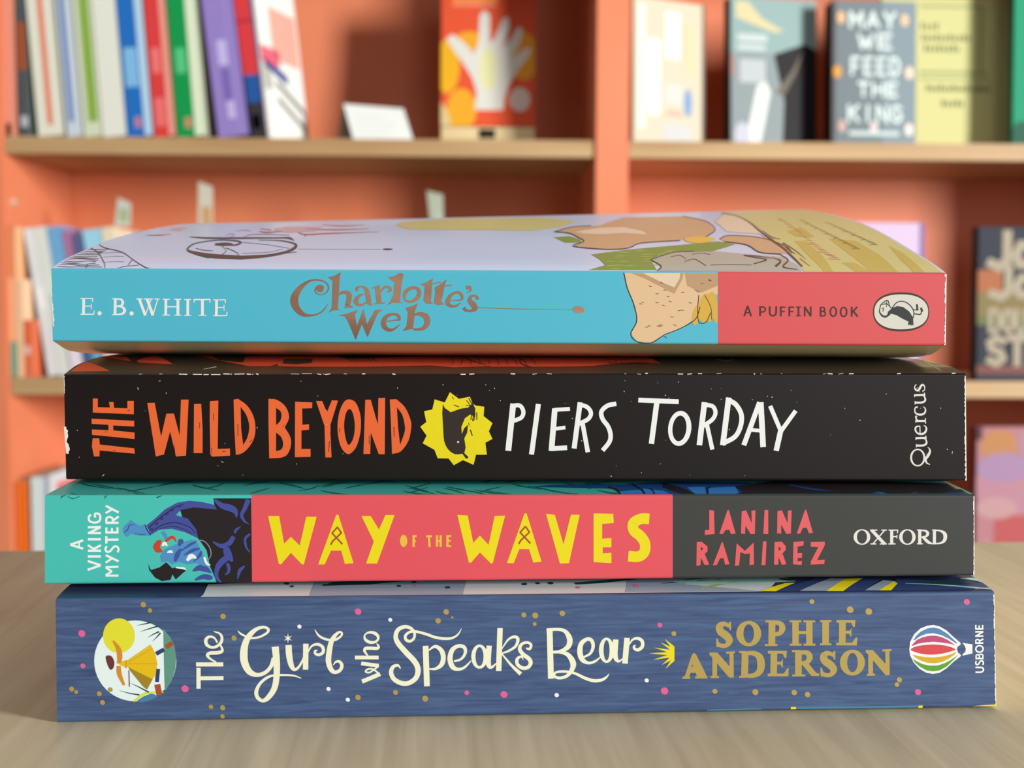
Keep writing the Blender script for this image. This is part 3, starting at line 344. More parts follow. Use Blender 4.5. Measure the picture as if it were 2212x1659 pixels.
(2,'spine','coral_ink',1): '''P40.8 5.78 41.83 5.64 42.06 .56 39.88 .4 39.95 1.44 40.87 1.49;P44.77 5.77 45.04 5.77 46.6 .64 45.6 .54 45.22 1.47 44.41 1.47 43.82 .55 43.06 .61;P47.82 5.48 48.77 5.7 50.05 2.89 49.94 5.61 50.81 5.69 50.78 .57 49.88 .52 48.7 2.35 48.67 .58 47.77 .64;P52.78 5.74 53.59 5.73 53.7 .5 52.61 .56;P55.59 5.51 56.55 5.67 57.84 2.86 57.86 5.58 58.68 5.66 58.62 .59 57.61 .54 56.47 2.59 56.52 .6 55.61 .68;P61.6 5.76 61.88 5.7 63.44 .73 62.54 .65 62.05 1.88 61.23 1.83 60.62 .58 59.88 .58;P38.2 -1.14 39.23 -1.06 40.55 -2.11 40.57 -3.2 39.95 -3.74 41 -6.07 39.99 -6.14 39.15 -4.55 39.09 -6.19 38.22 -6.32/39.11 -2.15 39.66 -2.57 39.12 -3.14;P43.64 -1.17 43.86 -1.25 45.39 -6.01 44.43 -6.09 44.05 -4.64 43.32 -4.72 42.63 -6.16 41.76 -6.21;P46.86 -1.46 48.66 -3.11 50.54 -1.34 50.71 -6.13 49.73 -6.2 49.77 -3.66 48.68 -3.79 47.71 -3.37 47.49 -6.24 46.57 -6.37;P52.58 -1.08 53.35 -1.08 53.23 -6.22 52.36 -6.27;P55.1 -1.23 56.69 -1.15 57.59 -2.2 57.55 -3.02 56.88 -3.7 57.78 -6.09 56.79 -6.19 56.07 -4.52 56.03 -6.16 55.09 -6.15/56.03 -2.19 56.58 -2.66 56.05 -3.23;P59.21 -1.25 61.48 -1.07 61.42 -2 60.14 -2.27 60.17 -3.72 61.18 -3.64 61.15 -4.68 60.19 -4.73 60.21 -5.44 61.17 -5.37 61.13 -6.27 59.21 -6.1;P63 -1.27 66.07 -1.2 66.09 -1.97 64.46 -5.25 66.16 -5.12 66.07 -6.08 63.11 -6.2 63.09 -5.52 64.67 -2.37 63.02 -2.28''',
(2,'spine','pale_ink',1): '''P76.04 -.24 76 -.61 75.88 -.97 75.66 -1.3 75.38 -1.56 75.03 -1.76 74.65 -1.89 74.24 -1.93 73.82 -1.88 73.43 -1.76 73.07 -1.55 72.78 -1.28 72.55 -.96 72.4 -.6 72.35 -.22 72.38 .16 72.51 .52 72.72 .84 73.01 1.11 73.35 1.31 73.74 1.43 74.15 1.47 74.56 1.43 74.95 1.3 75.31 1.1 75.61 .83 75.84 .5 75.98 .14/75.29 -.23 75.28 -.56 75.2 -.86 75.08 -1.14 74.91 -1.37 74.7 -1.54 74.47 -1.65 74.23 -1.68 73.98 -1.64 73.75 -1.54 73.53 -1.36 73.35 -1.13 73.21 -.85 73.13 -.55 73.09 -.22 73.11 .1 73.18 .41 73.31 .68 73.48 .91 73.68 1.08 73.91 1.19 74.15 1.23 74.4 1.19 74.64 1.08 74.85 .91 75.03 .67 75.17 .4 75.26 .09;P86.02 -.29 85.98 -.66 85.86 -1.02 85.65 -1.35 85.37 -1.61 85.03 -1.82 84.64 -1.94 84.24 -1.98 83.83 -1.94 83.44 -1.81 83.09 -1.6 82.79 -1.33 82.56 -1.01 82.42 -.65 82.36 -.27 82.4 .11 82.52 .47 82.73 .79 83.01 1.06 83.35 1.26 83.74 1.39 84.14 1.43 84.55 1.38 84.94 1.25 85.29 1.05 85.59 .78 85.81 .45 85.96 .09/85.27 -.28 85.25 -.61 85.18 -.91 85.06 -1.19 84.89 -1.42 84.7 -1.59 84.47 -1.7 84.23 -1.73 83.99 -1.7 83.76 -1.59 83.55 -1.41 83.37 -1.18 83.23 -.9 83.15 -.6 83.11 -.27 83.13 .05 83.2 .36 83.32 .64 83.48 .86 83.68 1.04 83.91 1.14 84.15 1.18 84.39 1.14 84.62 1.03 84.83 .86 85.01 .63 85.14 .35 85.23 .04;L76.28 1.27 .69 79.26 -1.82 .69;L79.17 1.26 .28 76.63 -1.75 .28;L75.92 1.27 .25 77.52 1.26 .25;L78.4 1.26 .25 79.61 1.26 .25;L76.11 -1.75 .25 77.38 -1.75 .25;L78.15 -1.76 .25 79.7 -1.76 .25;L80 1.25 .25 82.1 1.24 .25;L80.03 -1.77 .25 81.63 -1.77 .25;L80.73 -.18 .25 81.86 -.18 .25;L86.25 1.25 .25 87.25 1.25 .25;L86.34 -1.77 .25 87.61 -1.78 .25;L89.57 1.24 .25 90.52 1.23 .25;L89.66 -1.79 .25 90.61 -1.79 .25;L80.69 1.3 .69 80.77 -1.77 .69;L82.02 1.24 .25 81.95 .59 .25;L81.85 .2 .22 81.87 -.57 .22;L86.86 1.28 .69 86.95 -1.8 .69;R86.86 1.17 .25 88.17 1.05 .44 88.65 .44 .69 88.2 -.19 .44 87.02 -.37 .25;R87.51 -.21 .5 88.79 -1.4 .67 89.72 -1.76 .22;L90.1 1.26 .69 90.19 -1.82 .69;R89.82 1.15 .25 91.35 1.06 .39 92.43 .32 .8 92.41 -1 .75 91.44 -1.66 .39 89.77 -1.73 .25''',
(2,'spine','teal_dark_ink',1): '''R-95.62 8.76 .1 -95.08 9.18 .17 -94.53 9.42 .14;R-94.17 9.17 .07 -93.1 8.68 .19 -91.53 9.16 .07;R-86.62 8.73 .19 -86 9.39 .1;R-75.89 8.79 .24 -74.67 9.28 .1''',
(1,'spine','cream_ink',1): '''L-70.1 -1.89 .86 -70.15 -6.32 .86;L-70.47 -4.1 .82 -65.01 -4.11 .82;L-70.6 -1.16 .86 -65.03 -1.22 .86;R-66.48 -.77 .31 -67.68 -.01 .45 -68.27 .74 .62 -67.66 1.19 .75 -66.12 1.26 .75 -65.26 1.59 .65 -65.28 2.26 .45 -65.58 2.88 .34;R-66.18 3.36 .34 -66.77 4.36 .41 -67.79 4.65 .55 -68.52 4.02 .69 -68.36 3 .69 -67.48 2.43 .58 -66.45 2.54 .58 -65.49 3.32 .62 -65.23 4.38 .58 -65.69 5.3 .41 -66.89 5.75 .21;R-61.99 5.84 .14 -61.27 5.13 .41 -60.33 4.64 .38;R-59.48 4.23 .45 -57.67 4.44 .45 -56.03 5.31 .52 -55.71 6.08 .58 -56.62 6.55 .58 -58.17 6.12 .79 -59.64 4.76 1.13 -60.52 2.92 1.37 -60.8 .8 1.58 -60.61 -.98 1.51 -59.72 -2.76 1.31 -58.17 -3.52 .89 -56.45 -3.06 .79 -55.23 -1.75 .79 -54.61 .02 .89;R-54.33 2.41 1.46 -54.06 -.7 1.38 -54.09 -3.89 1.28 -54.63 -6.55 1.21 -55.98 -8.49 1.03 -57.1 -9.01 .72 -58.05 -8.29 .79 -58.29 -7.04 .79 -57.5 -5.36 .62 -56.03 -4.13 .59 -54.61 -3.67 .48 -52.22 -3.63 .41 -50.5 -3.79 .38 -48.98 -4.35 .14;R-51.57 2.73 1.29 -51.47 .69 1.29 -51.08 -1.44 1.1 -50.45 -2.46 .72 -49.62 -2.08 .52 -48.78 -.76 .45 -48.39 .3 .31;P-51.67 5.17 -51.89 4.15 -51.47 4.15;P-52.5 4.67 -51.79 3.97 -51.58 4.33;P-52.51 3.64 -51.58 3.96 -51.78 4.33;P-51.69 3.12 -51.47 4.15 -51.89 4.15;P-50.86 3.63 -51.58 4.33 -51.79 3.97;P-50.86 4.65 -51.78 4.33 -51.58 3.96;L-48 2.96 1.12 -48.1 -2.54 1.12;R-47.66 1 .24 -46.82 2.41 .41 -45.61 2.83 .59 -44.58 2.25 .66 -44.44 1.15 .66 -45.28 .59 .62 -46.04 .84 .55 -46.1 1.41 .45 -45.58 1.55 .21;R-46.15 5.91 .14 -45.25 4.61 .45 -43.87 3.87 .52 -42.14 3.69 .52 -40.93 4.3 .48 -40.51 5.04 .41 -41.01 5.37 .48 -41.97 4.63 .76 -42.75 3.26 1 -43.16 1.31 1.14 -43.35 -.82 1.14 -42.83 -2.52 1 -42 -3.15 .79 -40.96 -2.73 .73 -40.58 -1.74 .73 -41.04 -.92 .59 -41.82 -.95 .45 -42.38 -1.63 .14;L-36.39 -5.22 .88 -32.62 -3.65 .88;R-32.77 -3.65 .33 -34.14 -2.62 .37 -35.24 -2.61 .37 -35.66 -3.09 .37 -34.96 -3.32 .37 -34.05 -2.81 .33 -32.91 -1.94 .37;L-32.91 -1.89 .8 -36.56 -1.34 .8;L-37.87 -.07 .8 -32.94 -.13 .8;R-35.14 .2 .26 -35.86 1.27 .55 -35.59 1.84 .69 -34.49 1.87 .69 -33.21 1.82 .66 -32.94 2.26 .47 -33.34 2.87 .22;P-32.73 4.13 -32.79 3.77 -32.96 3.44 -33.23 3.16 -33.58 2.94 -33.98 2.81 -34.42 2.76 -34.85 2.82 -35.25 2.96 -35.6 3.18 -35.87 3.47 -36.03 3.81 -36.09 4.16 -36.03 4.52 -35.86 4.85 -35.6 5.13 -35.25 5.35 -34.84 5.48 -34.41 5.52 -33.97 5.47 -33.57 5.33 -33.22 5.11 -32.96 4.82 -32.79 4.49/-33.28 3.86 -33.37 3.68 -33.54 3.54 -33.76 3.44 -34.04 3.4 -34.35 3.4 -34.67 3.46 -34.97 3.57 -35.24 3.72 -35.46 3.9 -35.62 4.11 -35.69 4.31 -35.69 4.51 -35.6 4.68 -35.43 4.83 -35.2 4.92 -34.93 4.97 -34.62 4.96 -34.3 4.9 -34 4.8 -33.73 4.64 -33.51 4.46 -33.35 4.26 -33.28 4.05;R-15.64 5.86 .11 -16.44 4.56 .37 -17.73 3.82 .51 -19.38 3.75 .59 -21.22 4.06 .59 -23.05 4.74 .59 -25.25 5.32 .55 -26.53 5.18 .55 -27.36 4.45 .59 -27.23 3.6 .63 -26.44 3.26 .59 -25.62 3.83 .55 -25.47 4.95 .55 -26.17 5.96 .66 -27.45 6.35 .77 -28.88 5.73 .88 -29.39 4.28 .92 -28.88 2.87 1.07 -27.23 .89 1.14 -25.48 -1.04 1.18 -24.74 -2.7 1.14 -25.11 -4.47 1.07 -26.51 -5.58 .99 -28.01 -5.7 .99 -29.66 -4.85 .96 -30.35 -3.38 .92 -29.93 -2.17 .77 -28.92 -1.84 .51 -28.37 -2.56 .18;L-23.15 2.25 1.21 -22.87 -6.4 1.21;R-22.59 1.22 .26 -21.13 2.1 .66 -19.84 1.18 .95 -19.45 -.32 1.03 -19.82 -1.78 .95 -21.03 -2.65 .59 -22.41 -2.72 .29;R-17.21 -1.13 .41 -15.7 -.64 .52 -14.85 .66 .66 -15.08 1.84 .77 -16.26 2.14 .77 -17.54 1.35 .96 -18.05 -.52 1.1 -17.5 -2.31 1.03 -16.25 -2.84 .66 -14.96 -2.4 .52 -13.63 -1.04 .22;P-10.13 -.2 -10.17 -.78 -10.3 -1.32 -10.5 -1.81 -10.78 -2.22 -11.1 -2.53 -11.47 -2.71 -11.86 -2.77 -12.24 -2.71 -12.61 -2.51 -12.94 -2.2 -13.22 -1.78 -13.42 -1.29 -13.55 -.74 -13.6 -.16 -13.56 .42 -13.43 .96 -13.22 1.45 -12.95 1.86 -12.62 2.16 -12.26 2.35 -11.87 2.41 -11.49 2.34 -11.12 2.15 -10.79 1.83 -10.51 1.42 -10.31 .93 -10.18 .38/-11.02 -.19 -11.04 -.64 -11.1 -1.07 -11.2 -1.45 -11.33 -1.77 -11.49 -2.01 -11.67 -2.16 -11.86 -2.21 -12.05 -2.16 -12.23 -2 -12.39 -1.76 -12.52 -1.44 -12.63 -1.05 -12.69 -.62 -12.71 -.17 -12.69 .28 -12.63 .71 -12.53 1.09 -12.4 1.41 -12.24 1.65 -12.06 1.8 -11.87 1.85 -11.68 1.79 -11.5 1.64 -11.34 1.4 -11.21 1.08 -11.1 .69 -11.04 .26;R-9.84 2.14 1.11 -10.01 -1.55 1.07 -9.38 -2.5 .66 -8.22 -1.54 .18;L-7.57 5.87 1.14 -7.83 -3.31 1.14;R-7.18 1.42 .22 -5.84 3.38 .44 -4.5 3.98 .63 -3.81 3.41 .7 -4.3 1.95 .59 -5.83 .94 .48 -7.18 .48 .3;R-7.12 .29 .3 -5.17 -2.08 .55 -3.16 -4.01 .85;R-2.08 1.48 .33 -1.3 1.36 .56 -1.06 2.26 .59 -1.86 2.73 .56 -2.97 2.41 .63 -3.43 1.38 .78 -2.74 .24 .85 -1.51 -.71 .89 -1.09 -1.66 .85 -1.64 -2.56 .78 -2.76 -2.73 .78 -3.83 -2 .74 -3.97 -.83 .67 -3.14 -.28 .48 -2.62 -.93 .11;L2.85 5.64 1.24 3.21 -5.09 1.24;R2.21 5.37 .67 4.6 5.48 .64 6.19 4.98 .83 7.1 3.39 1.18 6.82 1.78 1.08 5.27 .83 .67 3.52 .65 .48;R3.6 .55 .45 5.27 .57 .67 6.87 -.08 .96 7.88 -1.79 1.24 7.62 -3.24 .96 6.59 -4.53 .7 5 -4.96 .64 3.91 -4.53 .57 4.07 -3.88 .48 5.15 -3.57 .51 6.9 -3.66 .54 8.5 -4.1 .57 10.43 -5.06 .67 12.35 -5.64 .7 13.95 -5.49 .64 14.91 -4.95 .48 15.57 -4.18 .1;R10.1 -.55 .42 11.5 .24 .57 12.09 1.72 .73 11.76 2.99 .77 10.83 3.32 .77 9.59 2.39 .99 9.29 .62 1.15 9.78 -1 1.05 11.04 -1.79 .64 12.47 -1.49 .54 13.71 -.53 .26;P16.57 .86 16.54 .26 16.43 -.32 16.24 -.83 15.98 -1.26 15.68 -1.58 15.33 -1.78 14.97 -1.84 14.61 -1.77 14.26 -1.56 13.95 -1.23 13.68 -.8 13.49 -.28 13.36 .29 13.31 .9 13.35 1.5 13.46 2.08 13.65 2.59 13.9 3.02 14.21 3.34 14.55 3.53 14.91 3.6 15.28 3.53 15.62 3.32 15.94 3 16.2 2.56 16.4 2.05 16.53 1.47/15.58 .87 15.57 .38 15.53 -.08 15.46 -.5 15.36 -.85 15.24 -1.11 15.11 -1.27 14.97 -1.32 14.82 -1.26 14.69 -1.1 14.56 -.84 14.46 -.49 14.38 -.07 14.32 .4 14.3 .89 14.31 1.38 14.36 1.84 14.43 2.26 14.53 2.61 14.64 2.87 14.78 3.03 14.92 3.08 15.06 3.02 15.2 2.86 15.32 2.6 15.43 2.25 15.51 1.83 15.56 1.36;R16.87 3.16 1.18 16.78 -.27 1.09 17.47 -1.5 .61 18.42 -.97 .22;L19.27 3.49 1.19 18.88 -2.03 1.19;R19.64 1.88 .22 20.42 3.06 .45 21.54 3.37 .64 22.48 2.74 .74 22.53 1.61 .74 21.73 .92 .71 20.96 1.09 .61 20.73 1.63 .48 21.11 1.92 .19''',
(1,'spine','yellow_ink',1): '''P29.39 1.66 28.4 .73 27.85 .06 28.34 -.81 29.43 -1.59;P27.29 3.21 28.78 1.13 29.29 1.62;P26.4 2.46 28.66 .67 29.01 1.28;P25.1 1.34 28.41 .14 28.56 .83;P24.04 .13 28.33 -.35 28.33 .36;P24.84 -1.26 28.58 -.84 28.42 -.14;P26.68 -2.43 29.07 -1.23 28.66 -.63;P27.57 -3.24 29.43 -1.54 28.88 -1.07''',
(1,'spine','gold_foil',1): '''R41.29 5.66 .58 39.94 6.3 .99 38.98 5.73 1.53 39.23 4.64 1.62 40.43 3.75 1.66 41.14 2.68 1.48 40.53 1.69 .99 39.41 1.61 .9 38.37 2.3 .58;P40.9 6.61 41.43 6.78 41.46 4.93 41.1 4.94;P38.26 3.16 38.62 3.16 39.24 1.28 38.39 1.29;R63.91 -.92 .59 62.53 -.27 1 61.57 -.85 1.54 61.83 -1.94 1.64 63.05 -2.85 1.68 63.78 -3.92 1.5 63.17 -4.92 1 62.03 -5 .91 60.97 -4.3 .59;P63.5 .04 64.04 .21 64.09 -1.65 63.72 -1.65;P60.86 -3.43 61.23 -3.44 61.86 -5.34 61 -5.33;P47.95 4.12 47.9 3.51 47.71 2.93 47.4 2.41 46.98 1.98 46.47 1.65 45.9 1.46 45.31 1.39 44.7 1.47 44.13 1.68 43.61 2.01 43.18 2.45 42.84 2.98 42.63 3.56 42.56 4.18 42.61 4.79 42.8 5.37 43.11 5.89 43.53 6.32 44.04 6.64 44.6 6.84 45.2 6.9 45.8 6.83 46.38 6.62 46.89 6.29 47.33 5.85 47.66 5.32 47.87 4.74/46.38 4.14 46.36 3.69 46.28 3.26 46.16 2.87 45.98 2.55 45.78 2.31 45.54 2.16 45.29 2.12 45.04 2.17 44.8 2.32 44.58 2.57 44.4 2.89 44.26 3.28 44.16 3.71 44.13 4.16 44.15 4.61 44.22 5.04 44.35 5.43 44.52 5.75 44.73 5.99 44.96 6.13 45.21 6.18 45.46 6.13 45.71 5.98 45.92 5.73 46.11 5.41 46.25 5.02 46.34 4.59;P70.54 -2.41 70.49 -3.04 70.3 -3.63 69.99 -4.17 69.57 -4.61 69.06 -4.94 68.49 -5.14 67.88 -5.21 67.27 -5.13 66.69 -4.91 66.16 -4.57 65.72 -4.11 65.38 -3.58 65.17 -2.98 65.08 -2.35 65.13 -1.72 65.32 -1.12 65.63 -.59 66.05 -.15 66.56 .18 67.13 .38 67.74 .44 68.35 .37 68.93 .15 69.46 -.19 69.9 -.64 70.24 -1.18 70.46 -1.78/68.95 -2.39 68.93 -2.86 68.86 -3.3 68.73 -3.7 68.56 -4.03 68.35 -4.27 68.12 -4.43 67.86 -4.48 67.61 -4.42 67.36 -4.26 67.14 -4.01 66.95 -3.67 66.81 -3.28 66.71 -2.83 66.67 -2.36 66.69 -1.9 66.76 -1.46 66.89 -1.06 67.06 -.73 67.27 -.49 67.51 -.33 67.76 -.28 68.01 -.34 68.26 -.5 68.48 -.75 68.67 -1.08 68.81 -1.48 68.91 -1.92;L50.2 6.7 1.49 50.26 1.61 1.49;L48.8 6.76 .45 51.28 6.73 .45;L48.75 1.65 .45 51.48 1.62 .45;R50.16 6.43 .68 51.85 6.32 1.04 52.48 5.28 1.35 51.9 4.15 1.04 50.21 3.85 .68;L55.27 6.76 1.4 55.4 1.62 1.4;L53.98 6.71 .43 56.56 6.68 .43;L54.12 1.66 .43 56.69 1.63 .43;L58.25 6.73 1.4 58.39 1.59 1.4;L56.96 6.68 .43 59.54 6.65 .43;L57.1 1.63 .43 59.68 1.6 .43;L55.39 4.27 .68 58.33 4.24 .68;L61.78 6.77 1.45 61.9 1.64 1.45;L60.54 6.71 .45 63.05 6.69 .45;L60.68 1.68 .45 63.15 1.65 .45;L65.43 6.73 1.45 65.49 1.51 1.45;L64.12 6.61 .59 68.2 6.57 .59;P66.79 6.72 68.24 6.82 68.14 5.3 67.82 5.3 67.25 6.31;L65.49 4.24 .64 67.12 4.22 .64;P66.85 4.22 67.42 5.22 67.46 3.31 67.19 3.31;L64.19 1.69 .59 68.69 1.64 .59;P66.92 1.36 68.69 1.34 68.74 3.07 68.38 3.07 67.72 2.06;L50.76 .2 1.44 50.8 -5.02 1.44;L49.45 .08 .59 53.52 .03 .59;P52.11 .19 53.56 .28 53.45 -1.24 53.14 -1.23 52.57 -.23;L50.81 -2.29 .63 52.44 -2.31 .63;P52.17 -2.31 52.73 -1.32 52.77 -3.23 52.5 -3.22;L49.51 -4.84 .59 53.98 -4.9 .59;P52.23 -5.17 53.99 -5.19 54.04 -3.47 53.68 -3.46 53.03 -4.48;P33.12 -.35 33.56 .14 34.06 -.25 36.54 -5.18 36.55 -5.46 33.92 -5.42 33.91 -4.99 34.29 -4.93 33.99 -4.2 32.94 -4.19 32.66 -4.91 32.88 -5.05 32.84 -5.5 31.14 -5.48 31.18 -5.07 31.71 -4.81/33.29 -2.38 33.52 -2.84 33.07 -2.83;L38.03 .05 1.03 38.12 -5.25 1.03;P36.9 .15 38.59 .13 42.07 -3.85 42.1 -5.34 41.11 -5.24 37.25 -.62 36.91 -.39;L41.62 .1 .9 41.78 -5.34 .9;L40.47 .07 .45 42.36 .14 .45;L37.24 -5.15 .45 39.04 -5.17 .45;L44.56 .25 1.49 44.53 -5.28 1.49;L43.26 .17 .45 44.65 .16 .45;L43.36 -5.18 .45 44.75 -5.19 .45;R44.21 -.07 .68 46.57 -.18 1.08 47.84 -1.31 1.58 47.93 -3.69 1.58 46.66 -4.86 1.08 44.3 -5.01 .68;L56.04 .3 1.45 56.16 -5.11 1.45;L54.62 .27 .45 56.61 .25 .45;L54.82 -5.02 .45 57.63 -5.06 .45;R55.83 -.06 .68 57.86 -.13 1.04 58.5 -1.09 1.36 57.91 -2.17 1.04 55.88 -2.51 .68;P56.67 -2.43 58.02 -2.11 60 -4.52 60.76 -4.75 60.63 -5.21 59 -5.19;L71.7 .31 1.05 71.85 -5.21 1.05;P70.63 .32 72.16 .31 75.91 -3.68 75.95 -5.21 75.04 -5.16 70.97 -.43 70.64 -.2;L75.33 .27 .91 75.57 -5.21 .91;L74.28 .19 .46 76.22 .26 .46;L71 -5.11 .46 72.82 -5.04 .46;P-18.36 9.07 -18.61 8.87 -18.95 8.85 -19.25 9.01 -19.44 9.3 -19.44 9.64 -19.26 9.9 -18.96 10.02 -18.62 9.94 -18.37 9.71 -18.27 9.38;P-20.05 7.2 -20.3 7 -20.63 6.98 -20.94 7.14 -21.12 7.43 -21.12 7.76 -20.94 8.03 -20.64 8.14 -20.31 8.07 -20.05 7.83 -19.96 7.51;P-17.38 8.07 -17.49 7.99 -17.62 7.98 -17.75 8.05 -17.83 8.17 -17.83 8.31 -17.76 8.42 -17.63 8.47 -17.49 8.44 -17.38 8.34 -17.34 8.2;P-36.75 -8.94 -37 -9.14 -37.33 -9.16 -37.63 -9 -37.82 -8.7 -37.82 -8.37 -37.64 -8.1 -37.33 -7.99 -37 -8.06 -36.75 -8.3 -36.65 -8.63;P-28.99 -7.95 -29.21 -8.12 -29.5 -8.14 -29.77 -8 -29.93 -7.74 -29.93 -7.45 -29.78 -7.21 -29.51 -7.11 -29.22 -7.18 -28.99 -7.39 -28.91 -7.67;P-22.69 -9.43 -22.96 -9.65 -23.32 -9.67 -23.65 -9.49 -23.85 -9.17 -23.86 -8.81 -23.66 -8.52 -23.33 -8.4 -22.97 -8.48 -22.69 -8.74 -22.59 -9.09;P-2.12 8.3 -2.35 8.12 -2.66 8.1 -2.94 8.25 -3.11 8.52 -3.12 8.82 -2.95 9.06 -2.67 9.17 -2.37 9.1 -2.13 8.89 -2.04 8.59;P.36 8.09 .08 7.88 -.28 7.85 -.61 8.03 -.82 8.35 -.82 8.71 -.63 9 -.3 9.12 .07 9.04 .35 8.79 .46 8.43;P.05 6.4 -.12 6.26 -.36 6.25 -.58 6.36 -.71 6.57 -.72 6.81 -.59 6.99 -.37 7.08 -.14 7.02 .05 6.86 .12 6.62;P6.02 8.52 5.76 8.32 5.43 8.3 5.12 8.46 4.93 8.75 4.92 9.09 5.1 9.35 5.41 9.47 5.75 9.4 6.01 9.16 6.11 8.83;P29.69 3.99 29.46 3.81 29.17 3.79 28.89 3.93 28.72 4.19 28.72 4.49 28.87 4.72 29.14 4.82 29.44 4.76 29.67 4.55 29.76 4.26;P38.7 -8.59 38.46 -8.78 38.15 -8.8 37.86 -8.65 37.68 -8.37 37.67 -8.06 37.84 -7.81 38.12 -7.71 38.44 -7.78 38.68 -8 38.78 -8.3;P59.19 10.6 58.96 10.42 58.66 10.4 58.38 10.55 58.2 10.81 58.2 11.1 58.35 11.34 58.63 11.44 58.93 11.38 59.17 11.17 59.27 10.88;P67.68 8.66 67.37 8.42 66.95 8.39 66.56 8.59 66.32 8.95 66.31 9.36 66.53 9.69 66.9 9.83 67.33 9.74 67.65 9.45 67.79 9.05;P71.72 8.22 71.41 7.98 70.99 7.95 70.6 8.15 70.36 8.51 70.35 8.92 70.57 9.25 70.95 9.39 71.37 9.3 71.7 9.01 71.83 8.61;P47.52 -8.94 47.23 -9.17 46.86 -9.19 46.5 -9.01 46.29 -8.68 46.28 -8.3 46.48 -8 46.82 -7.88 47.2 -7.96 47.5 -8.23 47.61 -8.59;P55.87 -9.11 55.61 -9.31 55.27 -9.34 54.95 -9.17 54.76 -8.87 54.75 -8.54 54.93 -8.27 55.24 -8.15 55.58 -8.23 55.85 -8.47 55.96 -8.8;P58.77 -9.59 58.51 -9.79 58.17 -9.81 57.85 -9.65 57.65 -9.35 57.64 -9.01 57.82 -8.74 58.13 -8.63 58.48 -8.7 58.75 -8.94 58.85 -9.28;P78.66 -6.61 78.42 -6.8 78.1 -6.82 77.79 -6.67 77.6 -6.39 77.59 -6.07 77.76 -5.81 78.06 -5.7 78.38 -5.77 78.64 -6 78.75 -6.32;P78.09 -7.62 77.88 -7.79 77.59 -7.8 77.32 -7.67 77.16 -7.42 77.15 -7.13 77.3 -6.91 77.56 -6.81 77.85 -6.88 78.07 -7.08 78.16 -7.35''',
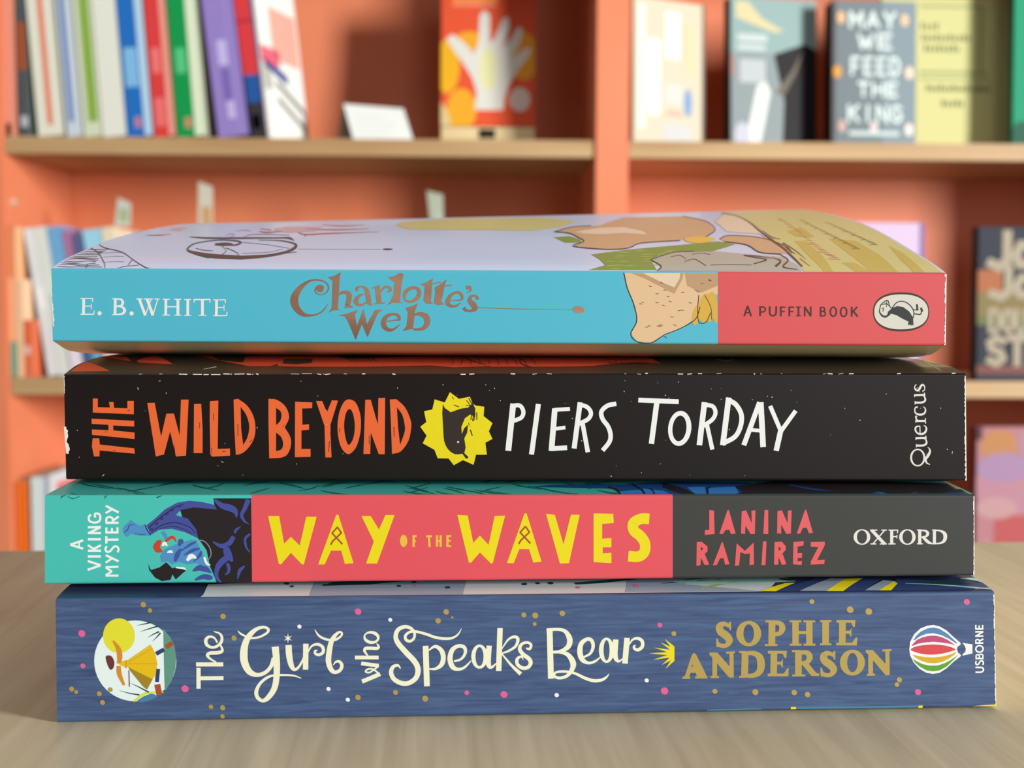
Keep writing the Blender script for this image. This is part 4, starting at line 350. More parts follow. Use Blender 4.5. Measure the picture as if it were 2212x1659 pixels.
(1,'spine','white_ink',1): '''P80.13 .31 80.26 1.98 81.1 3.65 82.43 4.89 83.89 5.46 85.25 5.62 86.63 5.27 88.13 4.42 89.76 2.93 91.3 1.66 91.31 1.24 90.67 .82 90.58 .19 90.81 -.44 91.46 -.97 91.47 -1.24 89.93 -2.43 88.39 -3.89 86.94 -4.82 85.47 -5.07 83.98 -4.78 82.48 -3.92 81.18 -2.54 80.34 -.95;P91.7 1.65 93.93 1.31 93.99 -.69 91.89 -1.14 91.8 -.87 92.4 -.35 92.5 .33 92.25 1.02;L94.42 4.67 .36 96.21 4.65 .36;L94.56 4.67 .32 94.53 5.53 .32;L95.3 4.66 .32 95.27 5.42 .32;L96.06 4.65 .32 96.03 5.51 .32;L94.47 3.09 .34 96.26 3.08 .34;L94.44 4.04 .34 96.23 4.02 .34;L94.56 3.07 .34 96.17 4.02 .34;L94.52 1.57 .36 96.31 1.55 .36;R94.68 1.57 .3 94.66 2.19 .3 95 2.35 .3 95.38 2.18 .3 95.44 1.61 .3;L95.39 1.95 .36 96.3 2.47 .36;P96.48 .28 96.46 .08 96.4 -.11 96.29 -.27 96.14 -.41 95.95 -.52 95.75 -.58 95.53 -.6 95.32 -.57 95.11 -.51 94.92 -.4 94.76 -.26 94.64 -.09 94.56 .1 94.53 .3 94.55 .49 94.62 .68 94.73 .85 94.88 .98 95.06 1.09 95.26 1.15 95.48 1.17 95.69 1.15 95.9 1.08 96.09 .97 96.25 .83 96.37 .66 96.45 .47/96.14 .28 96.13 .16 96.09 .04 96.01 -.06 95.92 -.15 95.8 -.21 95.66 -.25 95.52 -.26 95.38 -.25 95.25 -.2 95.12 -.14 95.02 -.05 94.94 .06 94.89 .17 94.87 .29 94.88 .42 94.93 .53 95 .63 95.1 .72 95.21 .78 95.35 .82 95.49 .83 95.63 .82 95.77 .78 95.89 .71 95.99 .62 96.07 .52 96.12 .4;L94.68 -1.8 .36 96.49 -1.82 .36;R94.84 -1.8 .3 94.83 -1.14 .3 95.17 -.96 .3 95.49 -1.18 .3 95.55 -1.81 .3;R95.55 -1.81 .3 95.54 -1.07 .3 95.9 -.88 .3 96.28 -1.08 .3 96.34 -1.82 .3;R94.91 -2.33 .34 94.77 -2.75 .34 94.97 -3.12 .34 95.34 -3.07 .34 95.59 -2.71 .34 95.85 -2.34 .34 96.27 -2.4 .34 96.48 -2.82 .34 96.32 -3.22 .34;R94.78 -4.8 .35 95.98 -4.8 .35 96.47 -4.51 .35 96.5 -4.09 .35 96.11 -3.79 .35 94.75 -3.75 .35;P-48.93 6.33 -49.12 6.18 -49.36 6.16 -49.59 6.28 -49.72 6.5 -49.72 6.75 -49.59 6.94 -49.36 7.03 -49.12 6.98 -48.93 6.8 -48.86 6.56;P-30.15 7.6 -30.33 7.46 -30.56 7.44 -30.78 7.55 -30.91 7.76 -30.91 7.99 -30.78 8.18 -30.57 8.26 -30.33 8.21 -30.15 8.04 -30.08 7.81;P-43 -6.97 -43.19 -7.12 -43.44 -7.13 -43.66 -7.01 -43.8 -6.79 -43.8 -6.54 -43.66 -6.34 -43.44 -6.26 -43.19 -6.31 -43 -6.49 -42.93 -6.74;P-38.99 -9.32 -39.18 -9.47 -39.43 -9.49 -39.66 -9.36 -39.8 -9.14 -39.8 -8.89 -39.66 -8.69 -39.43 -8.61 -39.19 -8.66 -39 -8.84 -38.92 -9.09;P4.86 -8.92 4.66 -9.07 4.4 -9.09 4.15 -8.96 4 -8.73 3.99 -8.46 4.14 -8.25 4.38 -8.16 4.65 -8.22 4.86 -8.41 4.94 -8.67;P23.96 -5.99 23.77 -6.14 23.51 -6.15 23.27 -6.03 23.13 -5.81 23.12 -5.55 23.26 -5.35 23.49 -5.26 23.75 -5.32 23.95 -5.5 24.02 -5.75''',
(1,'spine','emblem_blue',2): '''P80.98 2.34 81.54 3.23 82.46 4.16 83.91 4.86 85.27 5.08 86.65 4.75 88.36 3.68 90.64 1.61 90.33 1.54 88.71 2.61 87.11 3.38 85.3 3.84 83.73 3.7 82.28 3.12 81.35 2.41''',
(1,'spine','emblem_magenta',2): '''P80.65 1.25 81.67 2.34 82.91 2.95 84.48 3.28 85.85 3.27 87.12 2.96 88.51 2.32 90.24 1.12 89.07 1.47 87.16 1.77 85.36 1.95 83.47 1.81 81.9 1.55 80.86 1.09''',
(1,'spine','emblem_red',2): '''S80.46 .3 81.39 .9 82.96 1.22 85.06 1.36 87.17 1.23 88.77 .9 90.05 .41 90.11 .09 88.8 -.31 87.23 -.66 85.13 -.85 83.02 -.67 81.43 -.23''',
(1,'spine','emblem_yellow',2): '''P80.81 -.8 81.98 -1.06 83.56 -1.36 85.46 -1.45 87.25 -1.31 88.82 -.96 90.49 -.33 89.88 -1.06 88.64 -1.89 87.29 -2.5 85.71 -2.75 84.13 -2.62 82.53 -2.03 81.46 -1.39''',
(1,'spine','emblem_green',2): '''P80.94 -1.69 81.8 -2.25 83.08 -2.88 84.67 -3.23 86.26 -3.25 87.83 -2.83 89.38 -2 90.83 -.99 89.91 -2.06 88.38 -3.52 86.92 -4.31 85.45 -4.5 83.97 -4.25 82.47 -3.39 81.49 -2.54''',
(1,'spine','moon_white_ink',1): '''P-74.6 -.37 -74.69 -1.48 -74.92 -2.58 -75.29 -3.63 -75.79 -4.62 -76.41 -5.55 -77.15 -6.38 -77.98 -7.1 -78.91 -7.71 -79.9 -8.19 -80.94 -8.54 -82.02 -8.74 -83.12 -8.8 -84.21 -8.71 -85.28 -8.48 -86.31 -8.11 -87.29 -7.6 -88.19 -6.97 -89 -6.22 -89.7 -5.38 -90.29 -4.44 -90.76 -3.44 -91.09 -2.38 -91.28 -1.29 -91.33 -.18 -91.24 .93 -91.01 2.01 -90.64 3.06 -90.14 4.05 -89.52 4.97 -88.78 5.79 -87.95 6.51 -87.03 7.12 -86.05 7.6 -85.01 7.95 -83.94 8.15 -82.84 8.21 -81.76 8.13 -80.69 7.9 -79.66 7.54 -78.68 7.04 -77.78 6.41 -76.97 5.67 -76.26 4.83 -75.67 3.9 -75.19 2.89 -74.86 1.84 -74.66 .74''',
(1,'spine','emblem_green2',2): '''P-77.19 6.44 -75.84 4.7 -74.97 2.84 -74.6 .25 -74.87 -2.22 -75.62 -4.56 -77.08 -6.78 -77.16 -.96''',
(1,'spine','lemon_ink',2): '''P-82.97 5.02 -83.04 4.31 -83.24 3.63 -83.55 3 -83.96 2.46 -84.46 2.01 -85.02 1.68 -85.63 1.48 -86.26 1.41 -86.89 1.49 -87.5 1.7 -88.05 2.05 -88.53 2.51 -88.92 3.06 -89.21 3.69 -89.38 4.38 -89.43 5.09 -89.36 5.8 -89.16 6.47 -88.85 7.1 -88.44 7.65 -87.94 8.09 -87.38 8.42 -86.77 8.62 -86.14 8.69 -85.51 8.61 -84.91 8.4 -84.36 8.06 -83.87 7.6 -83.48 7.05 -83.19 6.41 -83.02 5.73''',
(1,'spine','pine_ink',3): '''R-82.54 7.17 .04 -81.29 7.4 .19 -79.73 7.75 .31;R-81.85 5.84 .04 -80.35 6.35 .19 -78.2 7 .31;R-80.38 4.6 .04 -79.3 5.23 .19 -78.04 5.83 .31;R-79.44 3.75 .04 -78.47 4.73 .19 -77.74 5.58 .31;R-86.28 -6.47 .04 -84.38 -7.05 .19 -82.24 -7.45 .31;R-83.99 -4.95 .04 -82.45 -5.72 .19 -80.32 -6.92 .31''',
(1,'spine','lemon_ink',3): '''R-83.45 -8.86 .36 -82 -7.7 .48 -80.44 -7.04 .48 -77.33 -6.96 .24''',
(1,'spine','emblem_blue2',3): '''P-82.73 -8.62 -81.41 -7.77 -79.84 -7.17 -79.13 -7.37 -78.54 -7.87 -79.86 -8.54 -82.02 -9.06''',
(1,'spine','marigold_ink',4): '''P-86.89 -.6 -84.98 -.15 -84.5 -.07 -79.8 3.14 -78.88 1.28 -78.49 -.94 -78.83 -3.16 -79.5 -4.21 -84.41 -1.55 -85.01 -1.61''',
(1,'spine','olive_ink',4): '''P-84.41 -1.55 -79.5 -4.21 -80.67 -6.36 -81.49 -5.67 -84.06 -2.3''',
(1,'spine','orange_deep_ink',4): '''R-87.41 4.02 .36 -86.37 2.35 .95 -86.1 .62 1.07 -86.3 -.67 .71;R-86.37 -1.28 .83 -86.22 -3.07 .95 -85.31 -5.37 .48;L-84.39 -.51 .12 -79.46 2.27 .12;L-84.28 -.88 .12 -78.55 -.94 .12;L-84.8 -.13 .24 -84.89 -1.79 .24''',
(1,'spine','maroon_ink',4): '''S-88.91 .75 -87.88 .83 -87.25 -.35 -87.39 -1.58 -88.05 -2.06 -88.68 -.82;L-84.3 -2.23 .19 -84.26 -5.69 .19''',
(1,'spine','navy_ink',4): '''L-78.7 1.16 .86 -77.08 2.06 .86;L-78.33 -2 .79 -78.61 -4.77 .79''',
(1,'spine','rust_ink',4): '''L-76.59 2.49 .96 -75.38 3.46 .96;L-78.56 -5.27 1.2 -78.17 -7.5 1.2''',
(1,'spine','gold_foil',5): '''P-80.68 11.17 -80.93 10.98 -81.25 10.95 -81.55 11.11 -81.72 11.4 -81.72 11.73 -81.54 11.99 -81.24 12.1 -80.92 12.03 -80.67 11.8 -80.58 11.48;P-79.42 9.99 -79.63 9.83 -79.9 9.81 -80.15 9.94 -80.29 10.18 -80.29 10.45 -80.14 10.67 -79.89 10.77 -79.62 10.71 -79.42 10.51 -79.34 10.25;P-64.46 8.55 -64.71 8.35 -65.05 8.32 -65.37 8.49 -65.55 8.79 -65.55 9.13 -65.36 9.4 -65.05 9.52 -64.71 9.45 -64.45 9.2 -64.36 8.87;P-62.29 3.99 -62.53 3.8 -62.84 3.78 -63.13 3.94 -63.3 4.21 -63.3 4.53 -63.13 4.78 -62.84 4.89 -62.53 4.82 -62.29 4.6 -62.2 4.29;P-95.55 -6.35 -95.78 -6.53 -96.07 -6.55 -96.34 -6.4 -96.5 -6.13 -96.5 -5.83 -96.33 -5.59 -96.06 -5.49 -95.76 -5.56 -95.54 -5.77 -95.46 -6.07;P-94.73 -6.9 -94.91 -7.04 -95.14 -7.06 -95.35 -6.94 -95.47 -6.74 -95.47 -6.5 -95.34 -6.32 -95.13 -6.24 -94.9 -6.29 -94.73 -6.46 -94.67 -6.69;P-89.98 -7.41 -90.21 -7.59 -90.5 -7.61 -90.78 -7.46 -90.93 -7.19 -90.93 -6.89 -90.77 -6.65 -90.49 -6.55 -90.2 -6.62 -89.97 -6.83 -89.89 -7.13;P-89.35 -9.27 -89.57 -9.45 -89.87 -9.47 -90.14 -9.32 -90.3 -9.06 -90.3 -8.76 -90.13 -8.51 -89.86 -8.41 -89.56 -8.48 -89.34 -8.69 -89.26 -8.99;P-87.72 -6.54 -87.93 -6.71 -88.2 -6.72 -88.44 -6.59 -88.59 -6.35 -88.58 -6.07 -88.44 -5.86 -88.19 -5.76 -87.92 -5.82 -87.71 -6.02 -87.64 -6.29;P-67.25 -10.46 -67.46 -10.63 -67.73 -10.65 -67.98 -10.51 -68.13 -10.27 -68.13 -9.99 -67.98 -9.77 -67.73 -9.68 -67.46 -9.74 -67.25 -9.94 -67.17 -10.21;P-64.78 -10.74 -65.02 -10.93 -65.34 -10.95 -65.62 -10.8 -65.79 -10.51 -65.79 -10.2 -65.62 -9.94 -65.33 -9.83 -65.02 -9.91 -64.78 -10.13 -64.69 -10.44;P-64.91 -12.52 -65.12 -12.68 -65.39 -12.7 -65.64 -12.56 -65.79 -12.32 -65.79 -12.04 -65.64 -11.82 -65.39 -11.73 -65.12 -11.79 -64.91 -11.98 -64.83 -12.26''',
(1,'spine','pink_ink',1): '''P-93.12 5.15 -93.43 4.9 -93.84 4.88 -94.2 5.07 -94.42 5.43 -94.41 5.84 -94.19 6.17 -93.82 6.31 -93.42 6.22 -93.11 5.93 -93 5.53;P-93.2 -1.52 -93.43 -1.7 -93.72 -1.72 -93.99 -1.57 -94.15 -1.31 -94.15 -1.01 -93.98 -.77 -93.71 -.66 -93.42 -.73 -93.19 -.94 -93.11 -1.24;P-72.29 -6.73 -72.61 -6.98 -73.03 -7.01 -73.42 -6.8 -73.64 -6.43 -73.64 -6 -73.41 -5.66 -73.02 -5.51 -72.6 -5.61 -72.28 -5.91 -72.17 -6.33;P-36.6 9.23 -36.89 9 -37.28 8.98 -37.63 9.16 -37.84 9.5 -37.84 9.89 -37.64 10.2 -37.28 10.33 -36.9 10.24 -36.6 9.97 -36.49 9.59;P-14.09 -8.18 -14.3 -8.34 -14.58 -8.36 -14.84 -8.22 -14.99 -7.98 -14.99 -7.7 -14.84 -7.48 -14.59 -7.38 -14.31 -7.44 -14.09 -7.64 -14.01 -7.92;P26.66 5.86 26.44 5.68 26.14 5.66 25.87 5.8 25.7 6.06 25.69 6.36 25.85 6.59 26.12 6.69 26.42 6.63 26.65 6.42 26.74 6.13;P-6.05 -8.81 -6.37 -9.06 -6.79 -9.08 -7.18 -8.88 -7.41 -8.51 -7.42 -8.09 -7.19 -7.76 -6.81 -7.61 -6.39 -7.7 -6.06 -8 -5.94 -8.42;P28.1 -8.53 27.76 -8.8 27.31 -8.82 26.88 -8.6 26.63 -8.21 26.62 -7.76 26.86 -7.4 27.27 -7.24 27.73 -7.34 28.08 -7.66 28.22 -8.11;P92.99 10.16 92.7 9.93 92.32 9.91 91.96 10.09 91.74 10.42 91.72 10.79 91.92 11.09 92.27 11.22 92.66 11.14 92.96 10.87 93.08 10.51;P82.9 -9.41 82.62 -9.63 82.23 -9.65 81.87 -9.47 81.65 -9.14 81.64 -8.76 81.83 -8.46 82.18 -8.33 82.57 -8.42 82.87 -8.68 83 -9.05''',
(4,'spine','white_ink',1): '''L-91.94 1.46 .63 -92.07 -2.09 .63;L-92.69 1.41 .22 -89.91 1.44 .22;L-90 1.47 .22 -90.03 .73 .22;L-91.97 -.26 .22 -90.34 -.26 .22;L-90.32 .31 .18 -90.34 -.95 .18;L-92.76 -2.06 .25 -89.81 -2.03 .25;L-89.78 -2.05 .22 -89.65 -1.22 .22;L-62.65 1.32 .63 -62.76 -2.24 .63;L-63.4 1.26 .22 -60.62 1.29 .22;L-60.71 1.33 .22 -60.73 .58 .22;L-62.67 -.41 .22 -61.04 -.4 .22;L-61.02 .16 .18 -61.03 -1.1 .18;L-63.44 -2.21 .25 -60.5 -2.18 .25;L-60.46 -2.2 .22 -60.34 -1.36 .22;P-88.03 -1.81 -88.13 -2.09 -88.37 -2.27 -88.67 -2.27 -88.91 -2.09 -88.99 -1.81 -88.9 -1.53 -88.65 -1.35 -88.36 -1.35 -88.12 -1.52;P-80.97 -1.8 -81.06 -2.09 -81.31 -2.26 -81.61 -2.26 -81.84 -2.09 -81.93 -1.81 -81.83 -1.52 -81.59 -1.35 -81.29 -1.35 -81.05 -1.52;L-85 1.47 .63 -85.11 -2.12 .63;L-85.71 1.41 .22 -84.47 1.42 .22;L-85.78 -2.11 .22 -84.2 -2.1 .22;R-84.97 1.37 .22 -83.72 1.24 .43 -83.35 .58 .63 -83.7 -.06 .43 -84.96 -.21 .22;R-84.96 -.26 .22 -83.54 -.39 .47 -82.98 -1.15 .7 -83.49 -1.88 .47 -84.99 -2.09 .22;L-79.72 1.39 .63 -78.41 -2.26 .63;L-77.08 1.37 .22 -78.41 -2.19 .22;L-77.99 1.4 .66 -76.75 -2.25 .66;L-75.63 1.38 .25 -76.75 -2.18 .25;L-80.4 1.39 .22 -78.99 1.4 .22;L-78.74 1.4 .22 -76.66 1.41 .22;L-76.33 1.38 .22 -75.23 1.38 .22;L-74.54 1.34 .22 -73.01 1.35 .22;L-72.01 1.35 .22 -70.48 1.36 .22;L-74.65 -2.14 .22 -72.96 -2.13 .22;L-71.99 -2.16 .22 -70.46 -2.15 .22;L-69.78 1.31 .22 -68.25 1.32 .22;L-69.83 -2.18 .22 -68.3 -2.17 .22;L-66.67 -2.16 .22 -64.94 -2.15 .22;L-73.84 1.39 .63 -73.92 -2.13 .63;L-71.18 1.41 .63 -71.23 -2.15 .63;L-73.86 -.3 .25 -71.2 -.29 .25;L-69 1.33 .62 -69.06 -2.17 .62;L-67.72 1.32 .28 -64.03 1.34 .28;L-67.64 1.42 .22 -67.61 .63 .22;L-64.1 1.44 .22 -64.16 .64 .22;L-65.78 1.35 .65 -65.82 -2.16 .65''',
(4,'spine','bronze_foil',1): '''R-39.06 3.89 .79 -39.79 4.3 .91 -40.58 3.97 .58 -40.83 3.26 .33 -40.26 2.64 .23 -39.17 2.59 .23 -38.13 3.32 .25 -37.92 4.36 .31 -38.74 5.39 .31 -40.4 5.79 .35 -42.07 5.54 .5 -43.84 4.32 1 -45.21 2.45 1.54 -45.47 .99 1.75 -44.98 -.46 1.5 -43.74 -1.7 1.04 -42.32 -2.05 .56 -40.45 -1.79 .37 -38.99 -.84 .29 -38.1 .45 .1;P-39 3.73 -39.06 3.47 -39.22 3.24 -39.47 3.09 -39.75 3.04 -40.04 3.09 -40.28 3.24 -40.44 3.46 -40.5 3.72 -40.44 3.98 -40.28 4.21 -40.03 4.35 -39.75 4.41 -39.46 4.36 -39.22 4.21 -39.06 3.99;P-38.01 6.43 -36.76 6.64 -35.16 7.52 -35.41 6.24 -35.86 -.58 -35.2 -.82 -36.9 -.94 -38.05 -1.46 -37.21 -.42 -36.98 5.61;R-35.85 2.5 .42 -34.6 3.09 .67 -33.39 2.68 1.12 -33.48 1.06 1.12 -33.73 .22 .96 -32.49 -.18 .25;L-34.51 -.26 .25 -32.74 -.14 .25;R-31.47 3.44 .79 -31.68 4.02 .54 -30.64 4.39 .37 -29.6 3.78 .83 -29.15 2.33 1.12 -28.99 .87 1 -28.26 .32 .25;R-29.6 2.78 .21 -31.02 2.4 .54 -31.86 1.27 1.04 -31.44 .44 .79 -30.45 .37 .5 -29.3 1.08 .25;L-27.1 4.41 1.12 -26.7 .72 1.12;L-28.19 4.03 .33 -26.58 4.58 .33;L-27.74 .59 .31 -25.49 .81 .31;R-26.38 3.17 .29 -25.54 4.26 .54 -24.44 4.18 .58 -24.19 3.6 .58 -24.82 3.26 .46;P-24.81 6.5 -23.36 6.71 -22.11 7.45 -21.38 7.24 -21.49 6.1 -21.8 4.65 -22.12 1.12 -21.24 .81 -23.78 .8 -24.97 .23 -24.2 1.21 -23.57 2.56 -23.36 5.26;P-17.57 3.72 -17.41 3.28 -17.39 2.8 -17.51 2.32 -17.77 1.85 -18.13 1.45 -18.59 1.13 -19.11 .91 -19.65 .82 -20.17 .85 -20.65 1.01 -21.05 1.28 -21.33 1.65 -21.49 2.09 -21.51 2.57 -21.39 3.06 -21.13 3.52 -20.76 3.93 -20.31 4.25 -19.79 4.47 -19.25 4.56 -18.72 4.53 -18.25 4.37 -17.85 4.09/-18.48 3.65 -18.35 3.44 -18.3 3.17 -18.34 2.86 -18.46 2.54 -18.66 2.22 -18.92 1.93 -19.23 1.69 -19.56 1.51 -19.89 1.41 -20.2 1.39 -20.47 1.46 -20.67 1.6 -20.8 1.82 -20.85 2.09 -20.81 2.39 -20.69 2.72 -20.49 3.03 -20.23 3.32 -19.92 3.56 -19.59 3.74 -19.26 3.84 -18.95 3.86 -18.68 3.8;P-14.79 6.28 -15.04 5.31 -15.24 1.15 -14.78 .64 -16.28 .63 -16.91 1.35 -16.6 4.47 -17.68 4.98 -16.29 5.4;L-15.45 4.99 .25 -13.12 5.44 .25;P-11.77 6.09 -12.23 4.7 -12.95 1.16 -12.28 .54 -13.78 .33 -14.62 .74 -14.31 3.24 -14.45 4.27 -13.16 5.01;L-12.75 4.49 .25 -10.63 4.83 .25;R-11.24 1.42 .21 -9.62 1.45 .27 -8.41 1.69 .46 -8.62 2.81 .67 -9.62 3.22 .58 -10.97 2.42 .75 -11.58 .96 1.04 -10.83 .18 .67 -9.62 .27 .46 -8.74 .92 .12;R-7.54 4.18 .92 -6.75 4.31 .75 -6.58 3.59 .42 -7.37 3.13 .1;R-4.87 1.66 .75 -5.25 2.33 .58 -6.29 2.41 .58 -6.7 1.41 1 -5.87 .41 1.33 -5.53 -.34 1.13 -6.49 -.88 .58 -7.63 -.68 .67 -8.05 -.14 .75;P-35.91 -1.97 -33.99 -1.65 -31.39 -.76 -32.08 -1.85 -31.67 -4.34 -30.2 -.55 -29.42 -3.92 -27.64 -.78 -25.97 -.63 -27.08 -1.61 -29.32 -6.79 -30.56 -3.92 -31.93 -7.43 -33.58 -3.52 -34.31 -2.27;R-25.04 -3.31 .25 -23.16 -2.99 .31 -22.29 -2.84 .58 -22.49 -2.05 .67 -23.58 -1.64 .58 -25.16 -2.23 .88 -25.79 -3.69 1.17 -25.17 -4.89 .96 -23.79 -5.14 .58 -22.04 -3.92 .1;P-20.91 -.23 -19.62 .09 -18.12 .76 -18.83 -.95 -19.24 -4.91 -21.6 -5.42 -20.66 -4.29 -20.35 -1.37;R-19.31 -1.99 .29 -17.95 -1.57 .79 -16.39 -2.18 1.33 -16.12 -3.64 1.25 -17.12 -4.85 .79 -19.2 -5.03 .46;R-5.15 -.09 .16 2.54 -.35 .16 14.85 -.49 .16;P18.73 -.67 18.55 -1 18.15 -1.23 17.59 -1.31 17.01 -1.23 16.5 -.99 16.17 -.66 16.09 -.29 16.27 .04 16.68 .27 17.23 .35 17.82 .27 18.33 .03 18.65 -.3;L15.16 -.49 .23 16.39 -.49 .23''',
(4,'spine','peach_ink',1): '''P27.36 7.71 28.17 4.35 29.65 .74 30.34 -2.89 29.07 -5.75 30.4 -7.43 33.52 -7.68 36.36 -5.97 40.24 -4.4 43.33 -2.3 44.59 .3 48.16 3.17 48.08 7.82''',
(4,'spine','tan_ink',2): '''P28.91 7.66 32.04 6.44 35.17 4.91 38.57 3.12 40.34 6.49 40.58 7.73;P40.84 7.73 41.4 4.94 44.54 3.41 48.13 4.98 48.08 7.77''',
(4,'spine','peach_light_ink',3): '''P31.51 7.68 35.16 5.94 38.55 4.54 39.69 6.48 39.8 7.72''',
(4,'spine','corn_ink',2): '''P46.8 -.12 46.6 -1.21 46.25 -2.15 45.8 -2.83 45.29 -3.16 44.8 -3.1 44.37 -2.67 44.07 -1.9 43.93 -.91 43.96 .21 44.16 1.3 44.5 2.24 44.96 2.91 45.46 3.24 45.96 3.18 46.38 2.75 46.68 1.99 46.83 .99;P48.02 .18 47.84 -.96 47.52 -1.95 47.1 -2.66 46.63 -3.02 46.16 -2.98 45.76 -2.53 45.46 -1.75 45.31 -.72 45.33 .44 45.5 1.58 45.82 2.56 46.24 3.27 46.72 3.63 47.18 3.59 47.59 3.15 47.89 2.37 48.04 1.34;P48.21 -3.02 47.98 -3.28 47.75 -3.27 47.54 -2.99 47.38 -2.46 47.28 -1.75 47.27 -.95 47.33 -.16 47.48 .54 47.67 1.05 47.9 1.32 48.14 1.31;P44.49 -1.75 44.25 -2.51 43.93 -3.15 43.57 -3.6 43.21 -3.79 42.89 -3.72 42.66 -3.37 42.54 -2.81 42.54 -2.08 42.67 -1.3 42.91 -.54 43.23 .11 43.6 .55 43.96 .75 44.28 .67 44.51 .32 44.63 -.24 44.62 -.96''',
(4,'spine','sepia_ink',3): '''R30.87 .96 .05 31.23 .9 .13 31.65 .83 .05;R40.03 -.36 .05 40.4 -.48 .13 40.82 -.49 .05;R36.86 2.7 .05 37.23 2.5 .13 37.64 2.66 .05;R37.33 1.61 .05 37.69 1.4 .13 38.11 1.41 .05;R34.42 3.24 .05 34.78 3.09 .13 35.2 3.17 .05;R32.89 4.91 .05 33.25 4.77 .13 33.67 4.75 .05;R44.34 5.49 .05 44.7 5.45 .13 45.12 5.54 .05;R40.05 3.46 .05 40.41 3.52 .13 40.83 3.33 .05;R32.71 -4.05 .05 33.08 -3.96 .13 33.49 -4.05 .05;R35.18 -3.89 .05 35.54 -3.97 .13 35.96 -4.12 .05;R31.22 1.26 .05 31.59 1.22 .13 32 1.24 .05;R37.82 -1.82 .05 38.18 -1.99 .13 38.6 -1.92 .05;R36.11 3.92 .05 36.48 4 .13 36.89 3.83 .05;R42.99 3.96 .05 43.36 3.92 .13 43.77 3.89 .05;R45.95 6.2 .05 46.31 6.3 .13 46.73 6.05 .05;R39.38 -.48 .05 39.74 -.58 .13 40.16 -.51 .05;R41.76 1.26 .05 42.13 1.17 .13 42.55 1.07 .05;R35.37 -3.59 .05 35.74 -3.78 .13 36.16 -3.9 .05;R30.79 .81 .05 31.15 .9 .13 31.57 .85 .05;R38.37 -3.8 .05 38.73 -3.7 .13 39.15 -4.02 .05;R43.46 3.74 .05 43.83 3.6 .13 44.24 3.61 .05;R34.71 -4 .05 35.08 -3.98 .13 35.5 -4.24 .05;R32.18 -4.33 .05 32.55 -4.24 .13 32.96 -4.28 .05;R34.41 1.28 .05 34.78 1.14 .13 35.19 1.31 .05;R35.37 5.58 .05 35.73 5.63 .13 36.15 5.38 .05;R46.01 6.11 .05 46.38 6.15 .13 46.79 5.96 .05;R36.33 -6.45 .05 36.69 -6.38 .13 37.11 -6.74 .05;R35.82 .71 .05 36.19 .56 .13 36.6 .47 .05;R27.36 7.71 .18 28.17 4.35 .18 29.65 .74 .18 30.34 -2.89 .18 29.07 -5.75 .18 30.4 -7.43 .18 33.52 -7.76 .18 36.36 -6.03 .18;R36.36 -5.97 .18 40.24 -4.4 .18 43.34 -2.43 .18 44.33 .3 .18;R44.03 2.88 .16 43.82 -.22 .16 44.13 -3.08 .16 45.69 -3.07 .16 46.69 -.99 .16;R45.33 2.89 .13 46.67 .31 .13 46.98 -2.54 .13''',
